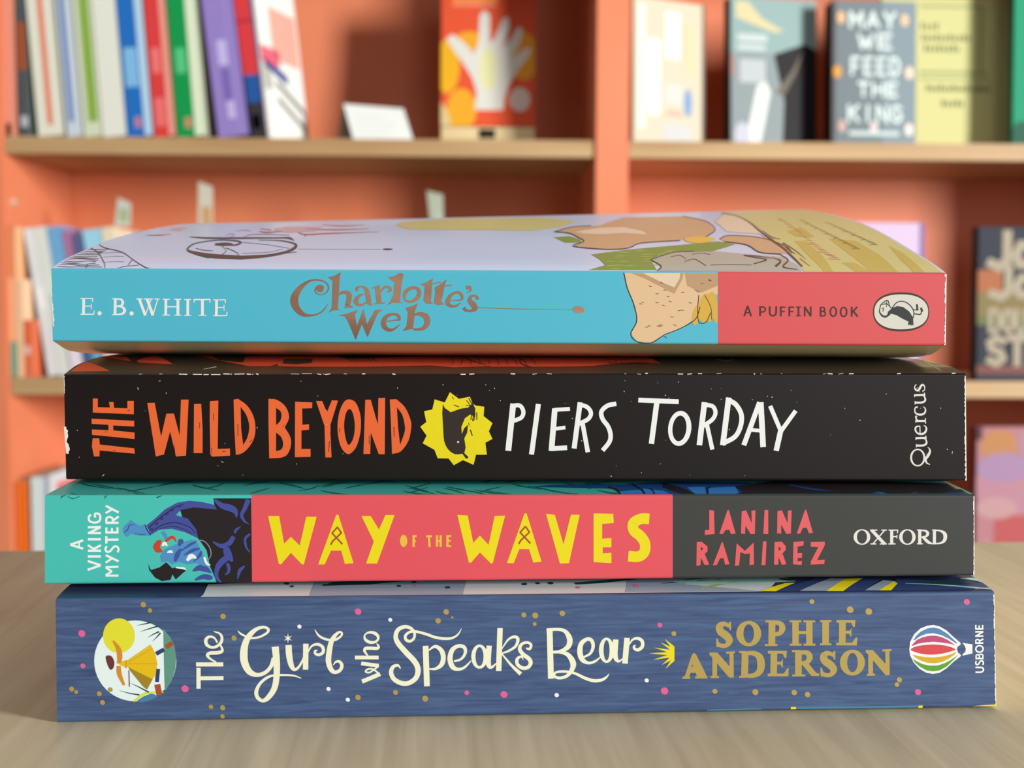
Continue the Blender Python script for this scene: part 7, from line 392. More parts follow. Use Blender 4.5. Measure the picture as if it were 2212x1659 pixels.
(4,'top','ink_charcoal',3): '''Q-59.85 13.67 -58.9 9.05 -61.72 14.23 -60.67 9.32 -63.64 14.79 -62.49 9.55 -65.48 15.39 -64.25 9.89 -67.14 16.08 -65.9 10.5 -68.63 16.9 -67.45 11.53 -69.99 17.83 -68.92 12.89 -71.22 18.8 -70.27 14.41 -72.3 19.76 -71.46 15.88 -73.2 20.58 -72.47 17.18 -73.9 21.29 -73.34 18.45 -74.4 21.98 -74.12 19.96 -74.63 22.48 -74.92 22.26 -74.91 23.77 -75.45 24.86 -75.19 25.95 -75.75 27.39 -75.33 28.29 -75.89 29.9 -75.3 30.31 -75.84 32.03 -75.03 31.88 -75.55 33.65 -74.54 33.18 -75.04 34.97 -73.92 34.27 -74.4 36.06 -73.27 35.22 -73.74 37.03 -72.59 36.07 -73.05 37.88 -71.84 36.75 -72.3 38.58 -71.03 37.21 -71.48 39.07 -70.17 37.42 -70.61 39.33 -69.18 37.32 -69.62 39.29 -68.09 36.95 -68.54 39 -67.04 36.4 -67.5 38.55 -66.17 35.77 -66.63 38.03 -65.5 35.05 -65.96 37.47 -64.97 34.24 -65.4 36.79 -64.66 33.55 -64.9 35.82 -64.75 33.94 -64.27 33.63 -64.76 33.83 -64.01 31.64 -64.75 32.76 -64.04 30.32 -64.86 31.65 -64.22 29.24 -65.1 30.88 -64.52 28.52 -65.5 30.5 -64.99 28.28 -66.06 30.39 -65.61 28.36 -66.72 30.49 -66.29 28.57 -67.41 30.7 -66.97 28.71 -68.14 31.09 -67.63 28.76 -68.95 31.68 -68.31 28.81 -69.79 32.36 -69 28.86 -70.62 33 -69.69 28.91;Q-58.85 9.05 -59.9 13.66 -57.51 9.72 -58.47 14.08 -56.14 10.38 -57.02 14.44 -54.81 11.12 -55.62 14.91 -53.62 12.04 -54.39 15.64 -52.56 13.23 -53.32 16.72 -51.6 14.62 -52.35 18.06 -50.77 16.15 -51.53 19.56 -50.12 17.73 -50.89 21.1 -49.65 19.39 -50.47 22.74 -49.35 21.16 -50.24 24.5 -49.2 23 -50.15 26.19 -49.2 24.9 -50.15 27.61 -49.36 27.02 -50.17 28.54 -49.8 29.63 -50.17 28.84 -50.41 31.73 -50.32 29.56 -51.09 33.13 -50.84 30.9 -51.98 34.45 -51.7 32.39 -53.1 35.77 -52.82 33.89 -54.36 36.98 -54.08 35.26 -55.63 37.9 -55.36 36.34 -56.92 38.38 -56.66 36.99 -58.26 38.52 -58.02 37.29 -59.62 38.53 -59.4 37.45 -60.97 38.6 -60.78 37.68;Q-80.04 44.99 -80.34 46.2 -78.57 43.74 -79.05 45.72 -77.16 42.48 -77.82 45.23 -75.68 41.4 -76.5 44.79 -74 40.67 -74.91 44.45 -72.04 40.34 -72.96 44.23 -69.88 40.31 -70.75 44.09 -67.61 40.42 -68.41 44 -65.35 40.52 -66.08 43.91 -62.96 40.66 -63.61 43.82 -60.43 40.88 -61 43.74 -58.07 41.07 -58.58 43.68 -56.23 41.09 -56.71 43.65 -55.08 40.95 -55.61 43.83 -54.43 40.69 -55.04 44.15 -54.02 40.33 -54.68 44.26 -53.6 39.86 -54.18 43.76 -53.13 39.25 -53.53 42.47 -52.7 38.48 -52.92 40.72 -52.26 37.56 -52.38 38.98 -51.8 36.66 -51.87 37.42;P-65.82 30.9 -65.74 29.82 -65.99 28.92 -66.52 28.33 -67.27 28.12 -68.11 28.33 -68.92 28.93 -69.58 29.83 -70 30.92 -70.1 32.03 -69.87 32.98 -69.34 33.62 -68.58 33.84 -67.72 33.6 -66.89 32.95 -66.22 32;Q-68.16 28.62 -68.21 29.19 -67.31 26.44 -67.36 27.01 -66.43 24.3 -66.47 24.85 -65.67 22.32 -65.68 22.74 -65.18 20.65 -65.06 20.65 -64.95 19.18 -64.76 18.72 -64.9 17.67 -64.7 17.09 -64.93 16.17 -64.73 15.59 -64.92 14.68 -64.72 14.13;Q-66.1 24.81 -66.24 25.68 -65.1 23.15 -65.24 24 -64.08 21.49 -64.22 22.33 -63.15 19.91 -63.27 20.73 -62.37 18.48 -62.48 19.27 -61.83 17.29 -61.89 17.98 -61.45 16.26 -61.47 16.82 -61.12 15.26 -61.12 15.78 -60.75 14.22 -60.76 14.76;Q-73.15 23.89 -73.31 24.63 -72.45 23.15 -72.61 23.88 -71.75 22.39 -71.91 23.11 -71.07 21.69 -71.23 22.41 -70.43 21.13 -70.59 21.86 -69.83 20.78 -70 21.51 -69.28 20.57 -69.45 21.3 -68.74 20.42 -68.91 21.15 -68.19 20.24 -68.36 20.97;Q-60.57 16.89 -60.66 17.33 -59.08 17.19 -59.18 17.64 -57.55 17.44 -57.65 17.89 -56.11 17.8 -56.2 18.24 -54.89 18.41 -54.99 18.85 -53.99 19.39 -54.08 19.83 -53.31 20.64 -53.4 21.07 -52.71 21.98 -52.8 22.41 -52.06 23.27 -52.15 23.71;Q-64.55 33.95 -64.66 34.48 -62.65 32.92 -62.75 33.45 -60.75 31.96 -60.85 32.47 -58.9 30.95 -58.99 31.45 -57.12 29.81 -57.21 30.3 -55.45 28.49 -55.53 28.97 -53.86 27.06 -53.94 27.52 -52.32 25.59 -52.39 26.05 -50.78 24.18 -50.85 24.63;Q-72.16 16.63 -72.26 17.15 -71.53 15.76 -71.63 16.27 -70.91 14.91 -71.01 15.4 -70.27 14.06 -70.37 14.55 -69.6 13.2 -69.69 13.68 -68.86 12.34 -68.96 12.81 -68.08 11.47 -68.18 11.93 -67.3 10.62 -67.39 11.07 -66.53 9.81 -66.62 10.24;Q-50.63 16.94 -50.76 17.64 -49.99 17.39 -50.13 18.09 -49.36 17.84 -49.5 18.54 -48.73 18.29 -48.86 18.99 -48.09 18.74 -48.22 19.44;Q-48.56 23.18 -48.62 23.5 -46.87 23.15 -46.92 23.47 -45.25 23.12 -45.3 23.44 -43.47 23.09 -43.52 23.41 -41.28 23.06 -41.33 23.38 -38.52 23.04 -38.57 23.36 -35.36 23.02 -35.4 23.34 -32.03 23.01 -32.07 23.32 -28.78 22.99 -28.81 23.3;P-25.85 23.35 -25.96 22.74 -26.36 22.3 -26.96 22.13 -27.58 22.29 -28.07 22.72 -28.29 23.33 -28.19 23.94 -27.79 24.38 -27.19 24.55 -26.56 24.39 -26.07 23.95;Q-99.44 32.04 -99.61 32.78 -98.41 30.11 -98.6 30.91 -97.43 28.2 -97.64 29.09 -96.38 26.33 -96.65 27.36 -95.18 24.53 -95.49 25.66 -93.76 22.91 -94.09 24.08 -92.19 21.43 -92.52 22.59 -90.58 19.84 -90.89 20.96 -89.03 17.91 -89.29 18.96 -87.54 15.49 -87.74 16.4 -86.09 12.84 -86.23 13.58 -84.73 10.29 -84.84 10.93 -83.5 8.13 -83.59 8.71 -82.44 6.41 -82.53 6.96 -81.51 4.94 -81.59 5.48 -80.59 3.63 -80.67 4.13 -79.58 2.34 -79.65 2.84 -78.39 .93 -78.47 1.46 -77.25 0 -77.16 0 -76.33 0 -76.24 0 -75.44 0 -75.35 0;Q-99.62 26.01 -99.86 26.9 -98.36 23.99 -98.61 24.93 -97.13 22.07 -97.38 23.03 -95.93 20.1 -96.16 21.04 -94.75 17.9 -94.92 18.76 -93.54 15.34 -93.63 16.03 -92.34 12.6 -92.38 13.15 -91.26 10.08 -91.27 10.54 -90.37 8.03 -90.37 8.46 -89.67 6.48 -89.66 6.88 -89.11 5.25 -89.08 5.57 -88.65 4.23 -88.59 4.43 -88.29 3.34 -88.18 3.43 -88.01 2.53 -87.87 2.5 -87.8 1.76 -87.64 1.66 -87.6 .98 -87.44 .87 -87.33 0 -87.2 0;Q-83.64 8.61 -83.45 8.23 -83.44 7.05 -83.26 6.7 -83.27 5.6 -83.09 5.28 -83.14 4.28 -82.97 4 -83.06 3.13 -82.9 2.87;Q-86.03 0 -86.13 0 -85.39 0 -85.48 0 -84.76 0 -84.84 0 -84.35 .76 -84.45 .88 -83.8 1.36 -83.97 1.8 -83.13 1.96 -83.28 2.37 -82.3 2.32 -82.42 2.69 -81.39 2.59 -81.5 2.91 -80.52 2.9 -80.61 3.19;Q-92.1 3.45 -91.89 3.17 -91.95 2.38 -91.75 2.11 -91.81 1.34 -91.61 1.08 -91.57 0 -91.46 0 -91.79 0 -91.68 0;Q-98.98 0 -99.07 0 -98.84 0 -98.93 0 -98.72 0 -98.81 0 -98.58 0 -98.63 0 -98.34 0 -98.37 0 -97.96 0 -97.97 0 -97.49 0 -97.49 0 -96.97 0 -96.98 0 -96.48 0 -96.76 .75;Q-99.14 21.92 -99.28 22.3 -98.34 21.93 -98.51 22.43 -97.53 21.93 -97.74 22.55 -96.73 21.95 -96.98 22.67 -96 22 -96.25 22.77 -95.21 22.11 -95.46 22.87 -94.39 22.28 -94.62 22.96 -93.76 22.41 -93.96 23.02 -93.73 23.02 -93.54 22.44 -94.08 22.93 -93.88 22.33 -94.86 22.77 -94.65 22.12 -95.81 22.58 -95.57 21.86 -96.67 22.4 -96.41 21.63;Q-98.99 19.38 -99.12 19.76 -98.11 19.17 -98.28 19.66 -97.23 18.93 -97.43 19.54 -96.37 18.75 -96.61 19.45 -95.61 18.69 -95.87 19.46 -94.89 18.89 -95.14 19.63 -94.21 19.25 -94.44 19.93 -93.67 19.59 -93.87 20.19 -93.37 19.7 -93.55 20.27 -93.61 20.08 -93.4 19.49 -93.93 19.72 -93.71 19.09 -94.36 19.3 -94.11 18.6 -94.73 18.91 -94.46 18.15;Q-98.82 16.85 -98.95 17.22 -97.94 16.59 -98.1 17.07 -97.04 16.3 -97.24 16.89 -96.18 16.08 -96.41 16.77 -95.42 16.04 -95.68 16.78 -94.75 16.31 -95.01 17.04 -94.15 16.82 -94.38 17.49 -93.66 17.29 -93.87 17.89 -93.35 17.45 -93.53 18.02 -93.46 17.73 -93.25 17.19 -93.58 17.24 -93.35 16.63 -93.78 16.63 -93.53 15.97 -93.94 16.08 -93.67 15.37;Q-98.67 14.4 -98.79 14.76 -97.84 14.27 -98 14.73 -97 14.14 -97.19 14.71 -96.18 14.02 -96.41 14.68 -95.42 13.94 -95.66 14.66 -94.69 13.95 -94.93 14.64 -93.99 14 -94.2 14.64 -93.37 14.04 -93.56 14.61 -92.91 13.99 -93.08 14.52 -92.68 13.83 -92.82 14.34 -92.79 14.07 -92.58 13.62 -92.8 13.85 -92.57 13.3 -92.77 13.59 -92.53 13.06;Q-98.56 12.09 -98.67 12.43 -97.67 11.8 -97.82 12.22 -96.77 11.48 -96.95 12 -95.91 11.21 -96.12 11.81 -95.14 11.06 -95.36 11.71 -94.42 11.09 -94.63 11.72 -93.74 11.24 -93.94 11.81 -93.18 11.42 -93.35 11.94 -92.8 11.57 -92.97 12.06 -92.67 11.67 -92.86 12.15 -92.95 12.28 -92.78 11.73 -93.13 12.4 -92.94 11.79 -93.27 12.51 -93.07 11.85;Q-98.49 9.96 -98.6 10.27 -97.69 9.87 -97.83 10.27 -96.87 9.78 -97.04 10.27 -96.08 9.69 -96.27 10.26 -95.32 9.59 -95.53 10.2 -94.59 9.46 -94.78 10.06 -93.87 9.32 -94.04 9.86 -93.21 9.19 -93.37 9.67 -92.67 9.09 -92.81 9.54 -92.27 9.03 -92.43 9.49 -92 8.99 -92.16 9.49 -91.77 8.97 -91.95 9.52 -91.52 8.94 -91.71 9.53;Q-98.48 8 -98.59 8.29 -97.8 8.24 -97.93 8.61 -97.11 8.51 -97.28 8.97 -96.43 8.73 -96.62 9.27 -95.74 8.81 -95.94 9.4 -95.03 8.71 -95.22 9.28 -94.3 8.47 -94.47 8.98 -93.6 8.18 -93.75 8.64 -92.96 7.92 -93.1 8.34 -92.41 7.7 -92.55 8.13 -91.93 7.47 -92.07 7.93 -91.47 7.25 -91.62 7.75 -90.99 7.02 -91.16 7.56;Q-98.53 6.21 -98.62 6.47 -97.66 5.91 -97.77 6.24 -96.77 5.58 -96.9 5.98 -95.92 5.32 -96.08 5.78 -95.18 5.23 -95.35 5.73 -94.57 5.41 -94.75 5.9 -94.07 5.79 -94.24 6.24 -93.61 6.19 -93.76 6.6 -93.13 6.42 -93.27 6.81 -92.61 6.39 -92.75 6.8 -92.09 6.22 -92.23 6.65 -91.57 5.99 -91.72 6.47 -91.05 5.8 -91.21 6.3;Q-98.62 4.58 -98.7 4.81 -97.8 4.41 -97.9 4.7 -96.97 4.24 -97.09 4.59 -96.17 4.08 -96.3 4.48 -95.41 3.93 -95.55 4.36 -94.7 3.76 -94.83 4.16 -94.03 3.57 -94.15 3.93 -93.39 3.43 -93.5 3.75 -92.78 3.39 -92.88 3.69 -92.2 3.51 -92.31 3.82 -91.66 3.74 -91.78 4.08 -91.13 4.01 -91.27 4.4 -90.6 4.27 -90.75 4.71;Q-98.79 3.2 -98.86 3.39 -98.05 3.25 -98.15 3.5 -97.31 3.32 -97.43 3.63 -96.58 3.35 -96.71 3.72 -95.86 3.3 -95.99 3.69 -95.18 3.08 -95.3 3.46 -94.52 2.76 -94.62 3.1 -93.84 2.46 -93.94 2.76 -93.08 2.3 -93.17 2.58 -92.21 2.33 -92.31 2.62 -91.26 2.49 -91.37 2.8 -90.27 2.69 -90.4 3.04 -89.3 2.87 -89.44 3.26;Q-99.01 1.95 -99.07 2.13 -98.19 1.75 -98.27 1.98 -97.35 1.53 -97.45 1.82 -96.54 1.35 -96.66 1.68 -95.8 1.22 -95.92 1.59 -95.21 1.2 -95.33 1.55 -94.73 1.24 -94.85 1.56 -94.19 1.3 -94.29 1.59 -93.42 1.34 -93.52 1.62 -92.33 1.34 -92.42 1.63 -91.02 1.33 -91.12 1.64 -89.62 1.32 -89.73 1.66 -88.26 1.31 -88.38 1.67''',
(4,'top','slate_thin_ink',3): '''Q-92.86 16.25 -93.02 16.71 -92.32 16.67 -92.48 17.14 -91.78 17.13 -91.93 17.6 -91.23 17.53 -91.38 18 -90.67 17.79 -90.82 18.26 -90.08 17.84 -90.23 18.31 -89.49 17.74 -89.63 18.21 -88.89 17.58 -89.03 18.05 -88.29 17.46 -88.43 17.92;Q-91.05 10.74 -91.19 11.14 -90.5 11.11 -90.64 11.51 -89.96 11.52 -90.09 11.92 -89.41 11.87 -89.54 12.28 -88.85 12.1 -88.98 12.51 -88.28 12.15 -88.41 12.56 -87.7 12.06 -87.83 12.48 -87.11 11.93 -87.24 12.34 -86.53 11.83 -86.66 12.24;Q-89.11 4.84 -89.22 5.14 -88.55 5.12 -88.66 5.42 -87.99 5.43 -88.09 5.74 -87.43 5.7 -87.53 6.01 -86.86 5.88 -86.97 6.2 -86.3 5.92 -86.4 6.24 -85.74 5.86 -85.84 6.18 -85.18 5.76 -85.28 6.08 -84.62 5.68 -84.72 6''',
(4,'top','brick_ink',2): '''Q-54.41 56.92 -54.55 57.96 -53.54 54.32 -53.73 55.89 -52.73 51.68 -53 53.83 -51.84 49.49 -52.25 52.23 -50.79 48.28 -51.27 51.32 -49.61 48.23 -50.12 51.34 -48.33 48.99 -48.82 52.01 -46.78 50.12 -47.22 52.95 -44.79 51.15 -45.17 53.72 -42.2 52.03 -42.5 54.22 -39.11 52.96 -39.32 54.67 -35.81 53.93 -35.94 55.1 -32.58 54.87 -32.65 55.53;Q-53.86 67.07 -54.01 67.97 -51.52 65.39 -51.78 67.06 -49.19 63.65 -49.56 66.11 -46.92 62.25 -47.36 65.31 -44.71 61.54 -45.16 64.82 -42.55 61.75 -42.95 64.74 -40.43 62.6 -40.73 64.94 -38.31 63.7 -38.5 65.25 -36.17 64.68 -36.26 65.51;Q-50.41 44.48 -50.59 44.92 -50.54 45.85 -50.79 46.48 -50.67 47.29 -51.01 48.13 -50.82 48.79 -51.24 49.86 -50.98 50.35 -51.48 51.68;Q-51.96 84.39 -52.14 85.65 -50.05 81.79 -50.32 83.7 -48.16 79.13 -48.51 81.68 -46.36 77.04 -46.77 80.07 -44.74 76.09 -45.17 79.29 -43.31 76.62 -43.71 79.61 -42.02 78.24 -42.34 80.71 -40.77 80.35 -41 82.16 -39.49 82.3 -39.63 83.47;Q-92.97 50.8 -93.2 51.58 -92.06 50.39 -92.45 51.73 -91.13 49.91 -91.69 51.87 -90.24 49.59 -90.94 52.04 -89.45 49.6 -90.22 52.26 -88.8 50.1 -89.51 52.58 -88.25 50.96 -88.82 52.95 -87.74 51.98 -88.13 53.36 -87.21 52.95 -87.43 53.76;Q-65.24 59.75 -65.41 60.61 -64.35 57.92 -64.79 60.24 -63.47 55.99 -64.19 59.84 -62.62 54.48 -63.58 59.55 -61.81 53.89 -62.89 59.43 -61.07 54.51 -62.07 59.56 -60.37 56.02 -61.13 59.87 -59.71 57.95 -60.15 60.25 -59.03 59.76 -59.19 60.6;Q-66.89 69.52 -67.28 71.57 -65.81 67.88 -66.28 70.37 -64.74 66.3 -65.29 69.21 -63.7 64.76 -64.31 68.07 -62.66 63.26 -63.35 66.96''',
(4,'top','blush_ink',1): '''P-92.72 70.53 -93.89 83.62 -89.79 79.98 -87.75 64.56;P-63.23 69.8 -61.13 78.74 -50.75 76.37 -49.76 58.99 -56.26 55.17 -60.06 58.27''',
(4,'top','mauve_ink',3): '''Q-71.36 48.05 -71.61 48.95 -71.37 49.5 -71.62 50.44 -71.42 51.17 -71.68 52.17 -71.42 52.57 -71.69 53.65 -71.26 53.13 -71.52 54.28 -70.82 52.5 -71.03 53.57 -70.18 51.04 -70.35 52 -69.58 49.41 -69.68 50.15 -69.32 48.52 -69.16 48.19 -69.28 47.72 -69.05 46.86 -69.39 46.75 -69.17 45.88 -69.58 45.82 -69.36 44.97 -69.74 44.9 -69.53 44.08;Q-65.61 43.29 -65.87 44.24 -65.63 44.94 -65.91 45.92 -65.74 46.76 -66.03 47.83 -65.74 48.44 -66.04 49.69 -65.42 49.71 -65.72 51.06 -64.68 50.34 -64.97 51.72 -63.62 50.48 -63.9 51.86 -62.38 50.32 -62.65 51.68 -61.06 50.05 -61.32 51.4 -59.65 49.65 -59.9 50.97 -58.1 49.05 -58.34 50.34 -56.51 48.39 -56.73 49.65 -54.95 47.78 -55.17 49.01;Q-71.78 61.31 -72.1 62.68 -71.51 62.31 -71.83 63.7 -71.26 63.42 -71.58 64.83 -70.96 64.33 -71.29 65.76 -70.56 64.73 -70.87 66.17 -69.99 64.4 -70.29 65.83 -69.32 63.56 -69.61 64.97 -68.61 62.53 -68.89 63.91 -67.92 61.62 -68.2 62.98''',
(3,'top','vermilion_ink',1): '''P-98.64 2.36 -98.96 13.34 -90.04 2.84;P-98.5 23.9 -97.34 34.99 -92.28 24.21 -88.77 14.64;P-87.76 15.8 -88.17 32.6 -77.97 9.64 -86.33 12.54;P-80.85 36.39 -74.81 33.72 -69.95 17.5 -62.9 13 -65.25 28.33 -63.01 34.7 -59.52 41.47 -54.61 11.03 -55.85 7.35 -60.79 7.31 -69.42 16.88;P-54.18 7.37 -59.17 38.23 -48.82 43.72 -39.97 21.35 -32.95 25.38 -25.82 31.52 -18.39 38.42 -5.99 44.72 -6.5 7.8 -14.91 6.31 -20.22 8.5 -28.06 7.59 -35.86 6.82 -42.37 6.78 -48.88 6.73;P-6.06 46.06 2.31 47.46 10.77 48.87 19.32 50.3 27.97 51.74 36.71 53.2 32.43 36.24 32.43 11.53 27.69 16.4 15.93 8.04 7.92 7.16 .66 7.1 -6.58 7.04''',
(3,'top','umber_ink',2): '''P-53.72 11.05 -54.7 20.77 -48.17 21.02 -47.27 12.22 -50.41 10.07;Q-17.22 37.97 -17.22 39.08 -16.59 31.5 -16.59 33.04 -15.97 25.65 -15.94 27.28 -15.47 21.76 -15.41 23.02 -15.18 18.9 -15.07 19.55 -15.13 16.65 -15 16.35 -15.23 14.32 -15.12 13.75 -15.39 11.98 -15.31 11.5 -15.53 9.76 -15.46 9.4;Q-14.93 31.84 -14.92 32.97 -14.39 27.26 -14.38 28.82 -13.85 23.88 -13.82 25.33 -13.39 21.2 -13.34 22.53 -13.12 18.9 -13.02 19.7 -13.07 16.81 -12.93 16.66 -13.14 14.46 -13.03 14 -13.27 12.03 -13.19 11.64 -13.38 9.76 -13.31 9.47;Q-12.72 26.16 -12.72 27.14 -12.25 24.04 -12.23 25.2 -11.75 22.34 -11.73 23.68 -11.32 20.66 -11.28 22.05 -11.06 18.89 -10.96 19.86 -11 16.97 -10.86 16.99 -11.05 14.6 -10.94 14.26 -11.15 12.07 -11.06 11.78 -11.23 9.75 -11.16 9.55;Q-10.64 38.52 -10.61 39.62 -10.16 32.02 -10.12 33.56 -9.68 26.04 -9.62 27.74 -9.27 22.02 -9.19 23.33 -9.01 19.01 -8.89 19.88 -8.92 16.58 -8.79 16.77 -8.95 14.28 -8.84 14.08 -9.03 11.96 -8.94 11.77 -9.09 9.74 -9.01 9.62;Q-8.47 32.36 -8.44 33.49 -8.04 27.74 -8 29.32 -7.59 24.21 -7.54 25.7 -7.2 21.45 -7.12 22.82 -6.94 19.02 -6.83 20.02 -6.85 16.74 -6.72 17.1 -6.86 14.39 -6.74 14.36 -6.91 11.99 -6.81 11.93 -6.93 9.73 -6.86 9.71;Q-6.39 26.58 -6.36 27.61 -5.97 24.37 -5.93 25.56 -5.53 22.62 -5.47 24 -5.14 20.9 -5.06 22.32 -4.88 19.03 -4.77 20.16 -4.77 16.91 -4.64 17.43 -4.76 14.51 -4.64 14.65 -4.78 12.02 -4.68 12.09 -4.78 9.71 -4.7 9.79;Q-4.02 39.07 -3.97 40.18 -3.7 32.55 -3.62 34.08 -3.37 26.45 -3.27 28.23 -3.05 22.28 -2.94 23.64 -2.82 19.15 -2.69 20.19 -2.7 16.55 -2.57 17.16 -2.66 14.18 -2.54 14.48 -2.66 11.89 -2.56 12.1 -2.63 9.69 -2.55 9.88;Q-1.98 32.89 -1.93 34.02 -1.67 28.24 -1.59 29.83 -1.32 24.54 -1.23 26.09 -.99 21.7 -.88 23.12 -.75 19.17 -.62 20.32 -.62 16.73 -.48 17.48 -.56 14.31 -.44 14.75 -.52 11.93 -.42 12.25 -.47 9.69 -.39 9.95;Q-.02 27.01 .03 28.1 .34 24.71 .4 25.95 .72 22.91 .8 24.32 1.06 21.14 1.17 22.61 1.32 19.19 1.45 20.45 1.47 16.93 1.61 17.79 1.55 14.46 1.68 15.01 1.61 11.98 1.71 12.39 1.69 9.69 1.77 10.02;Q2.63 39.63 2.71 40.73 2.79 33.08 2.91 34.6 2.97 26.88 3.11 28.73 3.19 22.55 3.33 23.97 3.39 19.31 3.53 20.48 3.54 16.59 3.68 17.49 3.64 14.15 3.77 14.81 3.74 11.86 3.84 12.37 3.85 9.69 3.93 10.09;Q-40.55 23.64 -40.72 26.42 -39.91 20.87 -39.99 22.69 -39.31 18.49 -39.36 19.77 -38.75 16.36 -38.77 17.24 -38.2 14.38 -38.21 14.96;Q-39.4 23.7 -39.55 26.5 -38.76 20.91 -38.84 22.74 -38.17 18.53 -38.21 19.81 -37.61 16.39 -37.63 17.28 -37.08 14.41 -37.09 14.99;Q-38.24 23.76 -38.38 26.58 -37.61 20.96 -37.68 22.79 -37.03 18.57 -37.07 19.85 -36.48 16.42 -36.5 17.31 -35.95 14.44 -35.96 15.02;Q-37.08 23.82 -37.21 26.66 -36.46 21 -36.52 22.84 -35.89 18.6 -35.92 19.89 -35.35 16.45 -35.36 17.34 -34.83 14.46 -34.83 15.05;Q-35.92 23.87 -36.04 26.74 -35.31 21.05 -35.37 22.9 -34.75 18.64 -34.77 19.93 -34.21 16.48 -34.23 17.38 -33.7 14.49 -33.7 15.07;Q-34.76 23.93 -34.87 26.82 -34.16 21.09 -34.21 22.95 -33.61 18.68 -33.63 19.97 -33.08 16.51 -33.09 17.41 -32.57 14.52 -32.57 15.1;Q-13.73 37.12 -13.68 40.53 -13.13 30.93 -13.07 34.18 -12.58 25.4 -12.52 28.11 -12 21.6 -11.94 23.53 -11.31 18.55 -11.26 20.21 -10.46 15.89 -10.42 17.39 -9.5 13.48 -9.46 14.86 -8.51 11.23 -8.46 12.53 -7.56 9.09 -7.51 10.33;Q.77 27.48 .95 27.72 .58 21.99 .75 22.04 .42 17.82 .59 17.94 .35 14.31 .52 14.86 .46 11.53 .61 12.58 .81 9.67 .92 10.89 1.32 8.41 1.41 9.6 1.88 7.53 1.96 8.52 2.41 6.7 2.49 7.55;Q20.54 13.93 20.81 15.9 20.87 13.18 21.09 14.79 21.19 12.44 21.38 13.72 21.52 11.71 21.66 12.68 21.85 10.99 21.94 11.66;Q22.04 13.97 22.32 15.95 22.36 13.21 22.6 14.83 22.68 12.47 22.87 13.75 23.01 11.74 23.15 12.71 23.33 11.02 23.43 11.69;Q23.54 14 23.83 15.99 23.86 13.24 24.1 14.87 24.17 12.5 24.37 13.79 24.49 11.77 24.64 12.74 24.81 11.05 24.91 11.72;Q25.04 14.04 25.34 16.03 25.35 13.28 25.6 14.91 25.66 12.53 25.87 13.82 25.98 11.8 26.13 12.77 26.29 11.08 26.4 11.75;Q26.54 14.07 26.85 16.07 26.85 13.31 27.11 14.95 27.16 12.56 27.37 13.86 27.47 11.83 27.63 12.81 27.78 11.1 27.89 11.78;Q28.04 14.11 28.36 16.11 28.34 13.34 28.61 14.98 28.65 12.59 28.87 13.89 28.95 11.86 29.12 12.84 29.26 11.13 29.38 11.81;Q29.54 14.15 29.88 16.16 29.84 13.38 30.12 15.02 30.14 12.63 30.37 13.93 30.44 11.89 30.62 12.87 30.75 11.16 30.87 11.84;Q31.04 14.18 31.39 16.2 31.34 13.41 31.63 15.06 31.64 12.66 31.87 13.97 31.93 11.92 32.11 12.9 32.23 11.19 32.36 11.87;Q21.06 23.54 21.21 24.76 21.76 22.38 21.9 23.5 22.44 21.14 22.57 22.17 23.17 20.28 23.29 21.26 24.04 20.19 24.15 21.17 25.24 21.14 25.36 22.17 26.71 22.99 26.85 24.15 28.11 25.6 28.29 27.06 29.16 29.15 29.28 30.49 29.66 34.32 29.39 32.58 29.46 38.31 29.2 36.43 29.06 42.44 28.8 40.51 28.76 46.65 28.49 44.67;Q.68 27.42 .86 27.77 .51 21.93 .68 22.09 .37 17.79 .54 17.96 .3 14.34 .48 14.82 .38 11.59 .53 12.52 .63 9.69 .75 10.86 1 8.42 1.1 9.58 1.41 7.53 1.5 8.5 1.8 6.71 1.89 7.54''',
(3,'top','khaki_ink',1): '''P102.44 35.58 108.67 42.41 103 20.52 101.9 14.96 97.17 15.64''',
(3,'top','pale_ink',1): '''Q97.88 23.53 98.35 24.64 96.08 15.96 96.41 16.71 94.86 10.02 95.14 10.66 94.23 5.74 94.42 6.13 94.05 2.67 94.22 3.01;Q59.21 34.33 59.66 36.23 60.07 33.63 60.52 35.52 60.93 32.93 61.38 34.81 61.78 32.23 62.24 34.11 62.63 31.54 63.1 33.41;Q48.1 25.01 48.4 26.37 48.16 22.88 48.42 24.02 48.23 20.86 48.46 21.86 48.4 19.32 48.61 20.27 48.77 18.62 48.97 19.55 49.39 18.97 49.57 19.91 50.19 20.1 50.38 21.08 51.09 21.64 51.3 22.71 51.98 23.14 52.22 24.33''',
(3,'top','worn_paper',2): '''Q-69.97 4.21 -70.05 4.52 -69.36 4.7 -69.47 5.09 -68.76 5.19 -68.89 5.69 -68.16 5.71 -68.31 6.31 -67.56 6.25 -67.75 6.99''',
